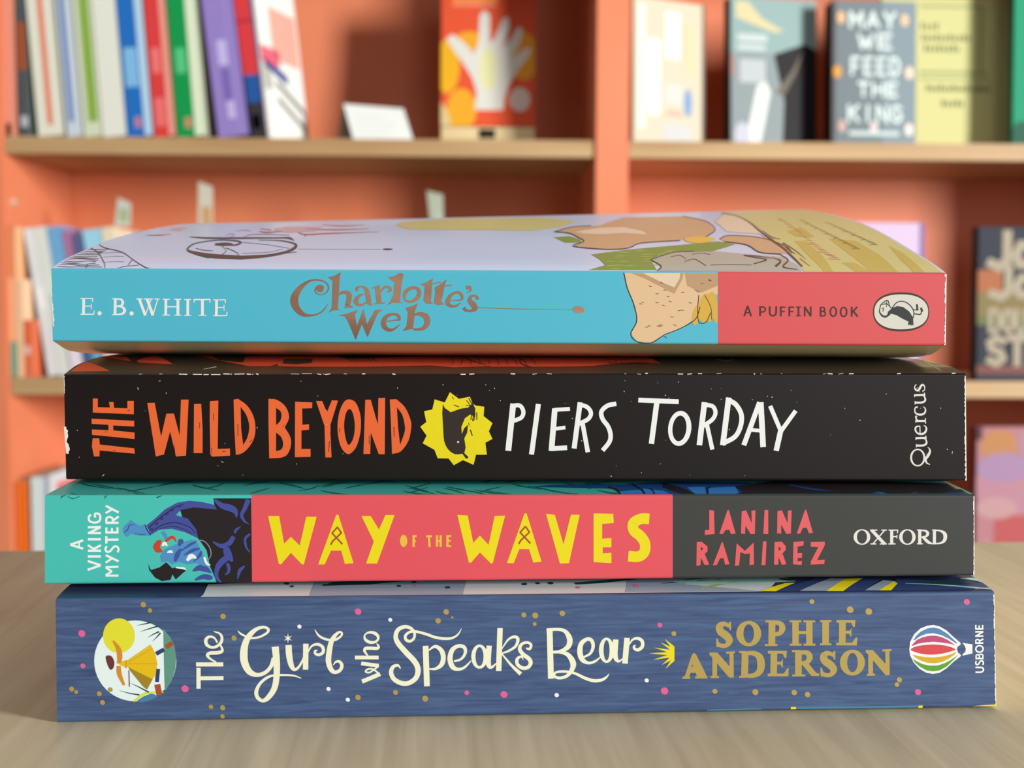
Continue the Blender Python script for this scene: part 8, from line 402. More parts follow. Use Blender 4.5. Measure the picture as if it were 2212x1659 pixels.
(2,'top','teal_dark_ink',1): '''Q17.23 4.57 17.29 4.96 17.85 3.8 17.95 4.4 18.46 3.01 18.6 3.86 19.09 2.27 19.26 3.31 19.8 1.62 19.98 2.74 20.61 1.09 20.77 2.13 21.5 .78 21.62 1.49 22.35 0 22.49 .84 23.3 0 23.31 0;Q7.5 4.75 7.55 5.14 7.97 3.98 8.05 4.58 8.41 3.19 8.52 4.04 8.9 2.44 9.04 3.49 9.52 1.78 9.66 2.91 10.32 1.22 10.44 2.28 11.24 .79 11.34 1.61 12.16 0 12.27 .92 13.15 0 13.16 0;Q-24.58 4.11 -24.58 4.51 -23.89 3.31 -23.89 3.92 -23.2 2.47 -23.2 3.34 -22.51 1.71 -22.51 2.78 -21.8 1.09 -21.8 2.25 -21.05 .79 -21.06 1.77 -20.29 .79 -20.29 1.31 -19.5 0 -19.51 .87 -18.74 0 -18.74 .79;Q-86.3 8.8 -86.4 9.25 -85.5 7.93 -85.67 8.64 -84.73 7.08 -84.96 8.07 -83.93 6.24 -84.2 7.44 -83.05 5.4 -83.34 6.66 -82.06 4.53 -82.32 5.68 -80.99 3.66 -81.19 4.57 -79.9 2.78 -80.04 3.42 -78.83 1.92 -78.91 2.32;Q11.35 13.37 11.41 13.83 12.02 12.48 12.11 13.2 12.68 11.61 12.82 12.62 13.33 10.74 13.5 11.97 13.95 9.86 14.14 11.17 14.52 8.95 14.71 10.14 15.06 8.02 15.22 8.97 15.6 7.1 15.71 7.76 16.13 6.22 16.2 6.62;Q-15.32 9.18 -15.3 9.62 -14.68 8.33 -14.66 9.03 -14.06 7.5 -14.03 8.47 -13.41 6.67 -13.37 7.85 -12.67 5.85 -12.62 7.08 -11.81 5.01 -11.76 6.13 -10.86 4.17 -10.81 5.05 -9.88 3.33 -9.84 3.95 -8.92 2.51 -8.9 2.89;Q-9.21 5.65 -9.18 6.05 -8.67 4.87 -8.63 5.49 -8.16 4.09 -8.1 4.96 -7.61 3.33 -7.54 4.4 -6.98 2.61 -6.9 3.75 -6.24 1.92 -6.17 2.98 -5.43 1.26 -5.37 2.11 -4.58 .79 -4.54 1.22 -3.76 0 -3.75 0;Q18.37 3.22 18.44 3.59 18.86 2.43 18.96 3.02 19.34 1.61 19.49 2.44 19.82 .86 20 1.89 20.25 0 20.48 1.42 20.76 0 20.92 1.05 21.23 0 21.35 .78 21.68 0 21.8 .78 22.14 0 22.14 0;Q-.73 12.86 -.69 13.31 -.34 11.99 -.27 12.69 .02 11.12 .12 12.11 .46 10.25 .57 11.48 1.07 9.36 1.2 10.68 1.95 8.45 2.06 9.66 3 7.52 3.09 8.49 4.12 6.61 4.19 7.27 5.2 5.73 5.24 6.14;Q-22.98 7.19 -22.97 7.61 -22.39 6.38 -22.38 7.04 -21.81 5.59 -21.8 6.51 -21.22 4.82 -21.2 5.92 -20.6 4.03 -20.57 5.2 -19.92 3.22 -19.89 4.29 -19.2 2.39 -19.18 3.25 -18.48 1.57 -18.46 2.17 -17.76 .79 -17.75 1.12;Q12.75 7.73 12.77 8.15 13.23 8.31 13.27 8.98 13.72 8.85 13.77 9.81 14.22 9.46 14.29 10.65 14.78 10.24 14.85 11.53 15.41 11.25 15.48 12.45 16.11 12.43 16.17 13.42 16.83 13.69 16.87 14.41 17.55 14.95 17.58 15.41;Q-78.07 10.57 -78.2 11.02 -77.84 11.22 -78.05 11.93 -77.63 11.86 -77.92 12.87 -77.37 12.51 -77.73 13.8 -76.98 13.22 -77.35 14.64 -76.38 14.01 -76.72 15.35 -75.64 14.86 -75.91 15.96 -74.83 15.75 -75.02 16.54 -74.05 16.64 -74.17 17.14;Q2.61 9.79 2.66 10.23 3.33 8.94 3.39 9.64 4.04 8.1 4.13 9.08 4.73 7.26 4.86 8.45 5.39 6.43 5.54 7.67 6.01 5.6 6.15 6.7 6.61 4.76 6.72 5.62 7.19 3.92 7.27 4.52 7.77 3.1 7.82 3.47;Q-23.79 2 -23.82 2.38 -23.21 2.5 -23.26 3.12 -22.63 2.99 -22.69 3.86 -22.05 3.53 -22.13 4.61 -21.49 4.22 -21.59 5.39 -20.98 5.13 -21.07 6.22 -20.49 6.2 -20.56 7.1 -20.01 7.36 -20.06 8.02 -19.52 8.54 -19.55 8.96;Q-95.91 15.03 -96.03 15.51 -95.23 14.11 -95.42 14.85 -94.61 13.19 -94.87 14.23 -93.89 12.27 -94.23 13.56 -92.96 11.33 -93.33 12.72 -91.73 10.36 -92.06 11.64 -90.28 9.37 -90.55 10.4 -88.77 8.39 -88.95 9.11 -87.31 7.42 -87.42 7.87;Q-17.58 3.94 -17.56 4.32 -17.17 3.14 -17.14 3.73 -16.78 2.31 -16.74 3.15 -16.36 1.55 -16.32 2.59 -15.87 .94 -15.84 2.08 -15.29 .79 -15.27 1.63 -14.65 0 -14.63 1.21 -13.98 0 -13.97 .8 -13.33 0 -13.32 0;Q-59.63 10.88 -59.72 11.33 -59.18 11.53 -59.33 12.25 -58.74 12.18 -58.95 13.22 -58.28 12.84 -58.54 14.14 -57.77 13.51 -58.04 14.94 -57.19 14.2 -57.44 15.54 -56.56 14.9 -56.75 16 -55.9 15.62 -56.04 16.41 -55.25 16.35 -55.34 16.85;Q-15.93 7.32 -15.92 7.74 -15.3 6.5 -15.28 7.17 -14.66 5.72 -14.62 6.63 -14.04 4.94 -13.99 6.05 -13.47 4.16 -13.4 5.32 -12.95 3.36 -12.88 4.4 -12.48 2.55 -12.41 3.36 -12.02 1.72 -11.97 2.29 -11.55 .9 -11.52 1.26;Q-71.1 12.59 -71.17 13.03 -70.57 11.7 -70.67 12.4 -70.08 10.82 -70.23 11.81 -69.5 9.93 -69.7 11.17 -68.74 9.01 -68.96 10.36 -67.71 8.08 -67.92 9.32 -66.5 7.13 -66.67 8.12 -65.23 6.2 -65.34 6.88 -64.01 5.31 -64.08 5.72;Q-1.72 13.92 -1.73 14.36 -1.32 14.7 -1.34 15.39 -.97 15.53 -.99 16.55 -.55 16.22 -.53 17.58 .06 16.62 .13 18.14 .95 16.61 1.04 18.01 2.04 16.29 2.12 17.41 3.21 15.85 3.27 16.63 4.34 15.47 4.38 15.96;Q-6.68 4.3 -6.65 4.69 -5.97 3.5 -5.93 4.12 -5.28 2.69 -5.21 3.55 -4.58 1.94 -4.5 2.99 -3.87 1.3 -3.79 2.45 -3.15 .85 -3.08 1.91 -2.41 .79 -2.36 1.38 -1.71 0 -1.65 .85 -.97 0 -.96 0;Q-23.65 6.71 -23.68 7.13 -23.11 7.27 -23.16 7.95 -22.58 7.81 -22.65 8.79 -22.03 8.42 -22.11 9.63 -21.43 9.19 -21.52 10.51 -20.78 10.2 -20.86 11.43 -20.08 11.38 -20.15 12.39 -19.36 12.64 -19.41 13.37 -18.64 13.89 -18.67 14.36;Q12.09 1.55 12.15 1.91 12.41 .79 12.51 1.29 12.68 0 12.82 .79 13.14 0 13.18 0 13.83 0 13.83 0 14.81 0 14.81 0 16.01 0 16 0 17.3 0 17.29 0 18.54 0 18.54 0;Q-92.94 13.67 -93.07 14.15 -91.99 12.75 -92.18 13.5 -91.05 11.85 -91.32 12.9 -90.1 10.94 -90.43 12.23 -89.1 10.02 -89.44 11.39 -88.03 9.07 -88.33 10.33 -86.91 8.1 -87.15 9.11 -85.77 7.14 -85.94 7.84 -84.66 6.21 -84.76 6.64;Q-6.83 14.2 -6.84 14.65 -6.34 14.97 -6.36 15.7 -5.88 15.82 -5.9 16.88 -5.36 16.52 -5.35 17.91 -4.67 16.92 -4.62 18.45 -3.71 16.86 -3.64 18.28 -2.57 16.48 -2.5 17.61 -1.35 15.97 -1.3 16.76 -.17 15.53 -.14 16.02;Q-76.93 12.42 -77.05 12.88 -76.56 13.12 -76.76 13.86 -76.22 13.85 -76.5 14.91 -75.82 14.53 -76.17 15.87 -75.28 15.12 -75.63 16.6 -74.52 15.57 -74.84 16.96 -73.61 15.93 -73.86 17.06 -72.64 16.25 -72.81 17.05 -71.69 16.6 -71.8 17.1;Q-94.18 2.31 -94.28 2.71 -93.43 1.42 -93.59 2.05 -92.77 .76 -92.91 1.35 -92.04 0 -92.23 .76 -91.43 0 -91.64 .76 -90.66 0 -90.66 0 -89.8 0 -90.03 .76 -88.89 0 -89.12 .76 -88.23 .76 -88.25 .84;Q-47.01 4.57 -47.07 4.98 -46.31 5.1 -46.41 5.75 -45.58 5.61 -45.72 6.54 -44.9 6.18 -45.07 7.36 -44.35 6.93 -44.55 8.21 -43.99 7.94 -44.2 9.09 -43.78 9.13 -43.96 10.02 -43.63 10.37 -43.76 11 -43.45 11.58 -43.53 11.98;Q-81.67 3.08 -81.75 3.47 -80.92 2.21 -81.06 2.84 -80.18 1.3 -80.37 2.18 -79.51 .77 -79.68 1.59 -78.71 0 -78.98 1.15 -78.02 0 -78.24 .92 -77.27 0 -77.48 .84 -76.5 0 -76.7 .82 -75.75 0 -75.93 .77;Q5.38 7.57 5.43 7.99 5.7 6.77 5.79 7.41 6 5.99 6.12 6.87 6.36 5.21 6.5 6.3 6.87 4.42 7.01 5.59 7.59 3.62 7.72 4.68 8.45 2.8 8.56 3.66 9.37 1.99 9.45 2.59 10.25 1.18 10.3 1.55;Q-75.68 14.13 -75.8 14.61 -75.11 14.88 -75.3 15.65 -74.52 15.69 -74.8 16.79 -73.96 16.4 -74.3 17.79 -73.44 16.88 -73.8 18.41 -73 17.03 -73.3 18.45 -72.6 16.94 -72.82 18.08 -72.21 16.75 -72.36 17.55 -71.81 16.6 -71.9 17.1;Q-37.27 7.27 -37.33 7.69 -36.85 7.84 -36.94 8.53 -36.46 8.39 -36.59 9.37 -36.01 9.01 -36.16 10.23 -35.39 9.78 -35.54 11.13 -34.53 10.79 -34.66 12.06 -33.5 11.98 -33.6 13.02 -32.38 13.26 -32.45 14 -31.29 14.52 -31.34 15;Q14.62 9.49 14.65 9.92 15.31 10.1 15.36 10.8 15.99 10.7 16.07 11.7 16.71 11.33 16.82 12.57 17.52 12 17.64 13.37 18.45 12.75 18.58 14.03 19.48 13.55 19.59 14.61 20.55 14.39 20.64 15.14 21.62 15.23 21.67 15.71;Q-24.24 10.7 -24.23 11.14 -23.75 9.84 -23.74 10.53 -23.28 8.99 -23.27 9.96 -22.79 8.13 -22.77 9.33 -22.22 7.27 -22.2 8.55 -21.56 6.39 -21.54 7.54 -20.83 5.52 -20.81 6.42 -20.07 4.65 -20.06 5.27 -19.34 3.81 -19.33 4.19;Q-31.81 13.43 -31.86 13.89 -31.25 14.16 -31.33 14.91 -30.69 14.95 -30.79 16.02 -30.12 15.65 -30.23 17.01 -29.51 16.13 -29.61 17.63 -28.85 16.28 -28.92 17.68 -28.15 16.21 -28.19 17.33 -27.42 16.04 -27.45 16.83 -26.71 15.92 -26.72 16.42;Q-11.28 5.03 -11.26 5.42 -10.57 4.24 -10.54 4.86 -9.86 3.44 -9.81 4.31 -9.18 2.69 -9.12 3.75 -8.61 2.01 -8.53 3.14 -8.17 1.44 -8.09 2.48 -7.83 .95 -7.75 1.77 -7.51 .79 -7.47 1.05 -7.2 0 -7.17 0;Q-77.83 11.09 -77.96 11.55 -77.37 11.75 -77.56 12.48 -76.89 12.4 -77.17 13.45 -76.43 13.07 -76.77 14.38 -76.02 13.75 -76.39 15.18 -75.67 14.45 -76.02 15.79 -75.38 15.18 -75.66 16.27 -75.11 15.91 -75.31 16.69 -74.83 16.65 -74.95 17.15;Q-82.9 3.77 -83.02 4.18 -82.38 4.31 -82.57 4.96 -81.86 4.82 -82.13 5.76 -81.33 5.4 -81.67 6.57 -80.76 6.14 -81.13 7.43 -80.14 7.11 -80.49 8.34 -79.49 8.27 -79.77 9.28 -78.82 9.52 -79.01 10.24 -78.14 10.75 -78.27 11.21;Q-8.08 2.78 -8.09 3.15 -7.71 3.3 -7.74 3.88 -7.38 3.78 -7.41 4.62 -6.99 4.32 -7.02 5.39 -6.47 5.01 -6.49 6.19 -5.75 5.91 -5.76 7.04 -4.88 6.99 -4.88 7.94 -3.95 8.18 -3.95 8.87 -3.04 9.36 -3.03 9.79;Q-67.72 7.42 -67.83 7.86 -67.09 7.99 -67.25 8.71 -66.43 8.54 -66.65 9.56 -65.81 9.17 -66.09 10.42 -65.32 9.97 -65.63 11.31 -65 11.02 -65.31 12.24 -64.82 12.24 -65.08 13.21 -64.7 13.54 -64.88 14.23 -64.56 14.82 -64.67 15.26;Q17.33 11.79 17.41 12.22 17.57 10.94 17.69 11.61 17.75 10.1 17.93 11.04 18.05 9.24 18.25 10.43 18.58 8.35 18.78 9.65 19.44 7.45 19.63 8.65 20.54 6.56 20.69 7.5 21.72 5.69 21.83 6.33 22.86 4.85 22.93 5.24;Q-42.3 4.86 -42.33 5.26 -41.6 4.04 -41.64 4.67 -40.92 3.22 -40.97 4.1 -40.21 2.44 -40.28 3.53 -39.46 1.78 -39.54 2.95 -38.63 1.26 -38.71 2.35 -37.76 .86 -37.82 1.74 -36.89 .79 -36.91 1.13 -35.97 0 -36.03 .79;Q-42.06 8.61 -42.13 9.04 -41.68 9.2 -41.79 9.89 -41.33 9.76 -41.48 10.75 -40.93 10.38 -41.11 11.62 -40.41 11.17 -40.59 12.53 -39.71 12.2 -39.87 13.48 -38.89 13.41 -39.01 14.47 -38 14.72 -38.09 15.48 -37.14 16.02 -37.19 16.51;Q-43.42 9.21 -43.48 9.66 -42.88 9.82 -42.98 10.53 -42.34 10.39 -42.48 11.41 -41.8 11.03 -41.97 12.29 -41.24 11.79 -41.43 13.16 -40.68 12.73 -40.85 14.02 -40.11 13.81 -40.25 14.87 -39.53 14.96 -39.63 15.72 -38.94 16.11 -39.01 16.59;Q-52.36 14.44 -52.41 14.92 -51.53 13.52 -51.61 14.27 -50.71 12.62 -50.82 13.67 -49.9 11.72 -50.03 13 -49.09 10.81 -49.22 12.16 -48.29 9.87 -48.4 11.11 -47.49 8.91 -47.57 9.9 -46.7 7.95 -46.75 8.64 -45.91 7.02 -45.94 7.44;Q-56.69 1.54 -56.77 1.93 -56.35 2.07 -56.48 2.68 -56.02 2.56 -56.21 3.43 -55.68 3.11 -55.9 4.2 -55.3 3.82 -55.55 5 -54.89 4.73 -55.11 5.84 -54.44 5.81 -54.63 6.73 -53.98 6.98 -54.11 7.65 -53.53 8.16 -53.61 8.59''',
(2,'top','royal_ink',2): '''P2.67 9.11 8.02 11.29 18.65 12.67 26.31 11.06 29.66 0 21.86 0 21.01 6.74 14.91 7.51 8.8 8.3;P21.86 0 21.08 11.12 28.77 13.31 36.63 15.58 45.01 14.66 53.37 13.76 49.91 0 42.87 0 35.84 0 28.84 0''',
(2,'top','azure_ink',3): '''P21.86 0 21.58 3.43 26.72 5.33 26.89 0;P27.14 0 27.45 6.68 31.63 3.99 32.43 0;P37.74 0 37.54 7.98 41.6 8.67 40.27 0;P40.78 0 42.07 7.22 48.39 8.59 47.59 2 46.61 0''',
(2,'top','ink_black',4): '''Q20.04 7.47 20.29 8.89 20.43 6.85 20.67 8.25 20.84 6.31 21.08 7.67 21.2 5.68 21.46 6.97 21.45 4.82 21.74 5.95 21.57 3.62 21.87 4.52 21.6 2.13 21.91 2.88 21.63 .78 21.9 1.22 21.76 0 21.96 0;Q25.82 11.8 26.22 13.37 26.09 9.91 26.48 11.46 26.37 8.06 26.77 9.57 26.62 6.33 27.01 7.71 26.78 4.75 27.17 5.93 26.81 3.3 27.2 4.22 26.75 1.88 27.14 2.59 26.72 .78 27.04 1.07 26.76 0 27.02 0;Q28.83 6.07 29.16 7.26 28.94 5.45 29.26 6.63 29.05 4.89 29.37 6.04 29.13 4.31 29.46 5.33 29.16 3.62 29.49 4.41 29.11 2.7 29.43 3.23 29 1.55 29.31 1.95 28.82 0 29.19 .78 28.91 0 29.15 0;Q32.21 8.2 33.55 13.86 32.81 6.14 34.26 12.15 33.41 4.14 34.99 10.51 34.03 2.36 35.67 8.85 34.7 .96 36.27 7.13 35.41 0 36.76 5.35 36.27 0 37.19 3.53 37.12 0 37.59 1.71 37.97 0 38.02 0;Q40.62 0 40.42 0 40.75 .82 40.54 .77 41.03 2.42 40.8 2.27 41.31 3.89 41.1 3.86 41.58 5.07 41.44 5.35 41.85 5.92 41.83 6.58 42.16 6.65 42.22 7.51 42.51 7.38 42.58 8.29 42.87 8.2 42.94 9.1;P47.37 0 48.66 3.24 48.57 9.32 62.28 16.85 70.41 16.73 78.55 16.61 85.4 14.9 92.2 13.26 98.95 11.68 97.64 0 91.3 0 84.98 0 78.67 0 72.38 0 66.1 0 59.84 0 53.6 0''',
(2,'top','royal_ink',5): '''Q60.72 10.43 61.07 11.5 61.58 8.84 62.03 10.23 62.41 7.22 62.98 8.95 63.29 5.81 63.92 7.73 64.23 4.74 64.87 6.66 65.27 4.09 65.81 5.75 66.36 3.72 66.76 4.96 67.47 3.46 67.72 4.21 68.56 3.16 68.67 3.46;Q75.82 0 75.72 0 76.22 0 76.44 .99 76.6 0 77.1 1.85 76.97 0 77.77 2.59 77.37 0 78.39 2.94 77.84 0 78.86 2.71 78.39 0 79.21 2.1 78.98 0 79.51 1.35 79.56 0 79.85 .74;Q84.99 0 85.47 1.38 85.3 0 85.88 1.6 85.91 .74 86.28 1.83 86.25 .8 86.69 2.05 86.68 1.09 87.1 2.27;Q90.38 0 90.36 0 91.26 0 91.53 .73 92.14 0 92.53 1.02 93.01 0 93.57 1.41 93.89 0 94.54 1.64 94.76 0 95.44 1.66 95.63 0 96.26 1.52 96.5 0 97.07 1.33 97.69 .72 97.88 1.17;Q96.92 9.75 97.74 11.35 96.66 8.03 97.88 10.39 96.42 6.38 98.01 9.45 96.22 4.84 98.15 8.52 96.04 3.36 98.28 7.6''',
(2,'top','azure_ink',6): '''Q76.73 0 76.71 0 77.14 0 77.1 0 77.56 0 77.8 .81 77.95 0 78.36 1.25 78.3 0 78.82 1.43 78.62 0 79.11 1.24 78.93 0 79.27 .79 79.24 0 79.28 0 79.56 0 79.58 0''',
(2,'top','khaki_ink',6): '''P97.86 14.62 100.14 13.26 99.22 4.61 97 5.1''',
(1,'top','mist_ink',1): '''P-69.62 0 -69.3 2.22 -69.66 8.99 -62.93 9.74 -56.15 10.54 -49.3 11.34 -42.39 12.16 -35.42 12.98 -29.02 13.37 -22.58 13.76 -16.1 14.16 -9.58 14.56 -3.03 14.96 3.56 15.36 10.19 15.77 16.86 16.17 23.56 16.58 30.31 17 37.09 17.41 44.08 17.19 51.08 16.96 58.1 16.73 49.75 1.54 47.69 1.32 41.65 1.26 35.63 1.2 29.63 1.15 23.65 1.09 17.68 1.03 11.74 .97 5.81 .91 -.1 .85 -6 .79 -11.87 .78 -17.73 .78 -23.57 .78 -29.4 .78 -35.21 .78 -41.01 .77 -46.71 0 -52.46 0 -58.19 0 -63.92 0''',
(1,'top','mist_dark_ink',2): '''P-47.33 .77 -47.15 9.9 -40.64 10.37 -34.09 10.84 -27.5 11.32 -20.86 11.8 -14.18 12.28 -15.36 .81 -21.79 .78 -28.2 .78 -34.6 .78 -40.97 .77;P18.92 1.39 22.08 15.59 28.99 15.37 35.92 15.14 42.85 14.92 32.73 6.16 40.26 3.69 47.76 1.58 40.51 1.53 33.29 1.49 26.09 1.44''',
(1,'top','pine_ink',3): '''P-52.46 8.86 -52.49 8.36 -52.7 8.07 -53.01 8.08 -53.29 8.38 -53.45 8.89 -53.43 9.41 -53.22 9.73 -52.92 9.72 -52.63 9.38;P-51.16 6.68 -51.2 6.28 -51.39 6.04 -51.66 6.05 -51.91 6.3 -52.04 6.7 -52.01 7.11 -51.82 7.36 -51.55 7.35 -51.3 7.09;P-28.43 6.41 -28.5 5.97 -28.74 5.71 -29.04 5.72 -29.3 5.99 -29.41 6.44 -29.34 6.88 -29.1 7.16 -28.79 7.15 -28.54 6.86;P-25.24 9.2 -25.32 8.69 -25.56 8.39 -25.87 8.4 -26.13 8.71 -26.24 9.23 -26.16 9.77 -25.91 10.11 -25.6 10.1 -25.35 9.75;P-17.96 5.15 -18.08 4.65 -18.37 4.34 -18.74 4.35 -19.03 4.67 -19.14 5.18 -19.03 5.7 -18.73 6.01 -18.37 6 -18.07 5.67;P-1.42 7.05 -1.57 6.51 -1.89 6.19 -2.26 6.2 -2.54 6.54 -2.62 7.08 -2.47 7.64 -2.15 7.98 -1.78 7.97 -1.5 7.61;P1.43 7.68 1.29 7.21 1.02 6.94 .71 6.95 .49 7.24 .43 7.71 .56 8.18 .83 8.48 1.14 8.47 1.37 8.16;P4.33 7.6 4.17 7.05 3.84 6.72 3.47 6.73 3.2 7.07 3.13 7.63 3.29 8.2 3.62 8.56 4 8.55 4.27 8.18;P-45.36 6.86 -45.01 8.26 -35.09 7.62 -27.27 10.53 -33.36 12.04 -43.18 9.77;P8.78 7.83 9.13 6.43 14.76 7.31 23.29 10.18 21.39 11.12 15.02 9.38;P27.2 6.3 33.07 7.89 41.62 9.58 35.68 10.65;P53.99 9.62 55.39 7.28 57.97 9.08 55.26 10.45''',
(1,'top','pink_ink',3): '''P-25.08 6.66 -25.14 6.27 -25.34 6.03 -25.58 6.04 -25.78 6.28 -25.87 6.68 -25.8 7.08 -25.61 7.33 -25.37 7.32 -25.16 7.06;P9.81 4.45 9.66 3.98 9.38 3.7 9.08 3.71 8.86 4 8.82 4.47 8.96 4.94 9.24 5.23 9.55 5.22 9.77 4.92;P22.53 5.42 22.32 4.85 21.97 4.51 21.6 4.52 21.35 4.88 21.33 5.45 21.53 6.03 21.89 6.39 22.26 6.38 22.5 6.01''',
(1,'top','seafoam_ink',3): '''P29.1 8.37 35.46 9.57 41.92 10.89 48.76 11.33 55.63 11.78 57.52 7.58 51.13 6.7 44.81 5.85 34.74 6.1''',
(1,'top','lime_ink',3): '''Q35.1 2.93 35.18 3.5 36.5 3.49 36.62 4.29 37.93 4.09 38.1 5.12 39.34 4.71 39.54 5.92 40.66 5.3 40.9 6.61 41.87 5.87 42.11 7.13 43.01 6.42 43.22 7.53 44.11 6.98 44.29 7.89 45.25 7.56 45.39 8.28''',
(1,'top','navy_ink',3): '''P51.05 1.12 56.54 1.36 65.24 9.66 62.52 10.04;P65.7 .99 70.63 1.24 77.29 9.28 72.91 9.7;P76.1 1.13 83.6 1.27 91.13 1.41 98.7 1.55 98.78 5.12 92.64 6.39 86.49 7.73 80.32 9.19''',
(1,'top','yellow_ink',4): '''P47.77 1.36 51.24 1.2 56.94 6.39 54.67 6.23;P62.19 1.07 65.77 .99 73.12 9.7 69.3 9.53;P73.65 1.18 76.3 1.22 79.29 5.38 79.14 6.97''',
(1,'top','mist_dark_ink',4): '''P56.45 1.27 62.25 1.15 69.37 9.53 65.89 9.93;P70.57 1.25 73.72 1.18 79.14 6.97 77.09 7.99''',
(1,'top','pine_ink',4): '''P81.01 5.56 89.12 7.66 97.07 5.16 89.43 4.25''',
(1,'top','seafoam_ink',5): '''Q80.89 5.23 80.97 5.45 82.47 4.96 82.6 5.29 84 4.73 84.17 5.16 85.64 4.43 85.87 4.97 87.59 3.97 87.87 4.62 89.98 3.33 90.3 4.04 92.7 2.59 93.05 3.34 95.54 1.83 95.93 2.64 98.32 1.12 98.75 1.99;Q94.61 8.25 94.83 8.76 95.28 7.95 95.7 8.9 95.96 7.66 96.61 9.1 96.6 7.35 97.45 9.18 97.14 6.98 98.11 8.92 97.57 6.51 98.48 8.22 97.92 5.97 98.67 7.29 98.26 5.38 98.79 6.31 98.61 4.81 98.96 5.42;Q94.7 1.37 94.77 1.54 95.34 1.43 95.47 1.75 96 1.5 96.2 1.98 96.62 1.55 96.89 2.18 97.18 1.58 97.49 2.29 97.65 1.58 97.98 2.29 98.05 1.54 98.37 2.21 98.43 1.5 98.71 2.09 98.83 1.46 99.08 1.99''',
(1,'top','pink_ink',5): '''P96.86 1.94 96.61 1.62 96.25 1.42 95.91 1.43 95.73 1.63 95.78 1.97 96.03 2.3 96.4 2.5 96.73 2.5 96.91 2.28''',
(1,'spine','emblem_blue2',2): '''L56.05 -12.15 .4 82.6 -12.16 .4;L36.56 -12.33 .25 48.34 -12.19 .25''',
(1,'spine','yellow_ink',3): '''L54.65 -12.14 .5 55.85 -12.14 .5;L82.5 -12.21 .51 83.42 -12.21 .51;P94.31 -12.27 97.37 -12 99.51 -11.93 99.52 -12.29''',
}


# ------------------------------------------------------------------ the four stacked paperbacks
def pchip(xs, ys, x):
    n = len(xs)
    h = [xs[i + 1] - xs[i] for i in range(n - 1)]
    d = [(ys[i + 1] - ys[i]) / h[i] for i in range(n - 1)]
    m = [d[0]] + [0.0] * (n - 2) + [d[-1]]
    for i in range(1, n - 1):
        if d[i - 1] * d[i] > 0:
            w1, w2 = 2 * h[i] + h[i - 1], h[i] + 2 * h[i - 1]
            m[i] = (w1 + w2) / (w1 / d[i - 1] + w2 / d[i])
    i = 0
    while i < n - 2 and x > xs[i + 1]:
        i += 1
    t = (x - xs[i]) / h[i]
    return (2 * t**3 - 3 * t * t + 1) * ys[i] + (t**3 - 2 * t * t + t) * h[i] * m[i] + (3 * t * t - 2 * t**3) * ys[i + 1] + (t**3 - t * t) * h[i] * m[i + 1]


MM = 0.001
WLINES = [0.6, 1.5, 3, 5, 7.5, 10, 13, 17, 21, 26, 32, 39, 46, 54, 62, 71, 80, 90, 100, 110, 120, 129]
NS = 26


def face_height(B, kind, s, w):
    T = B[kind]
    w = max(w - 0.6, 0) * 129 / 128.4
    a = min(max((s + 99) / 198, 0), 1)
    xs = [r[0] for r in T]
    return pchip(xs, [r[1] for r in T], w) * (1 - a) + pchip(xs, [r[2] for r in T], w) * a


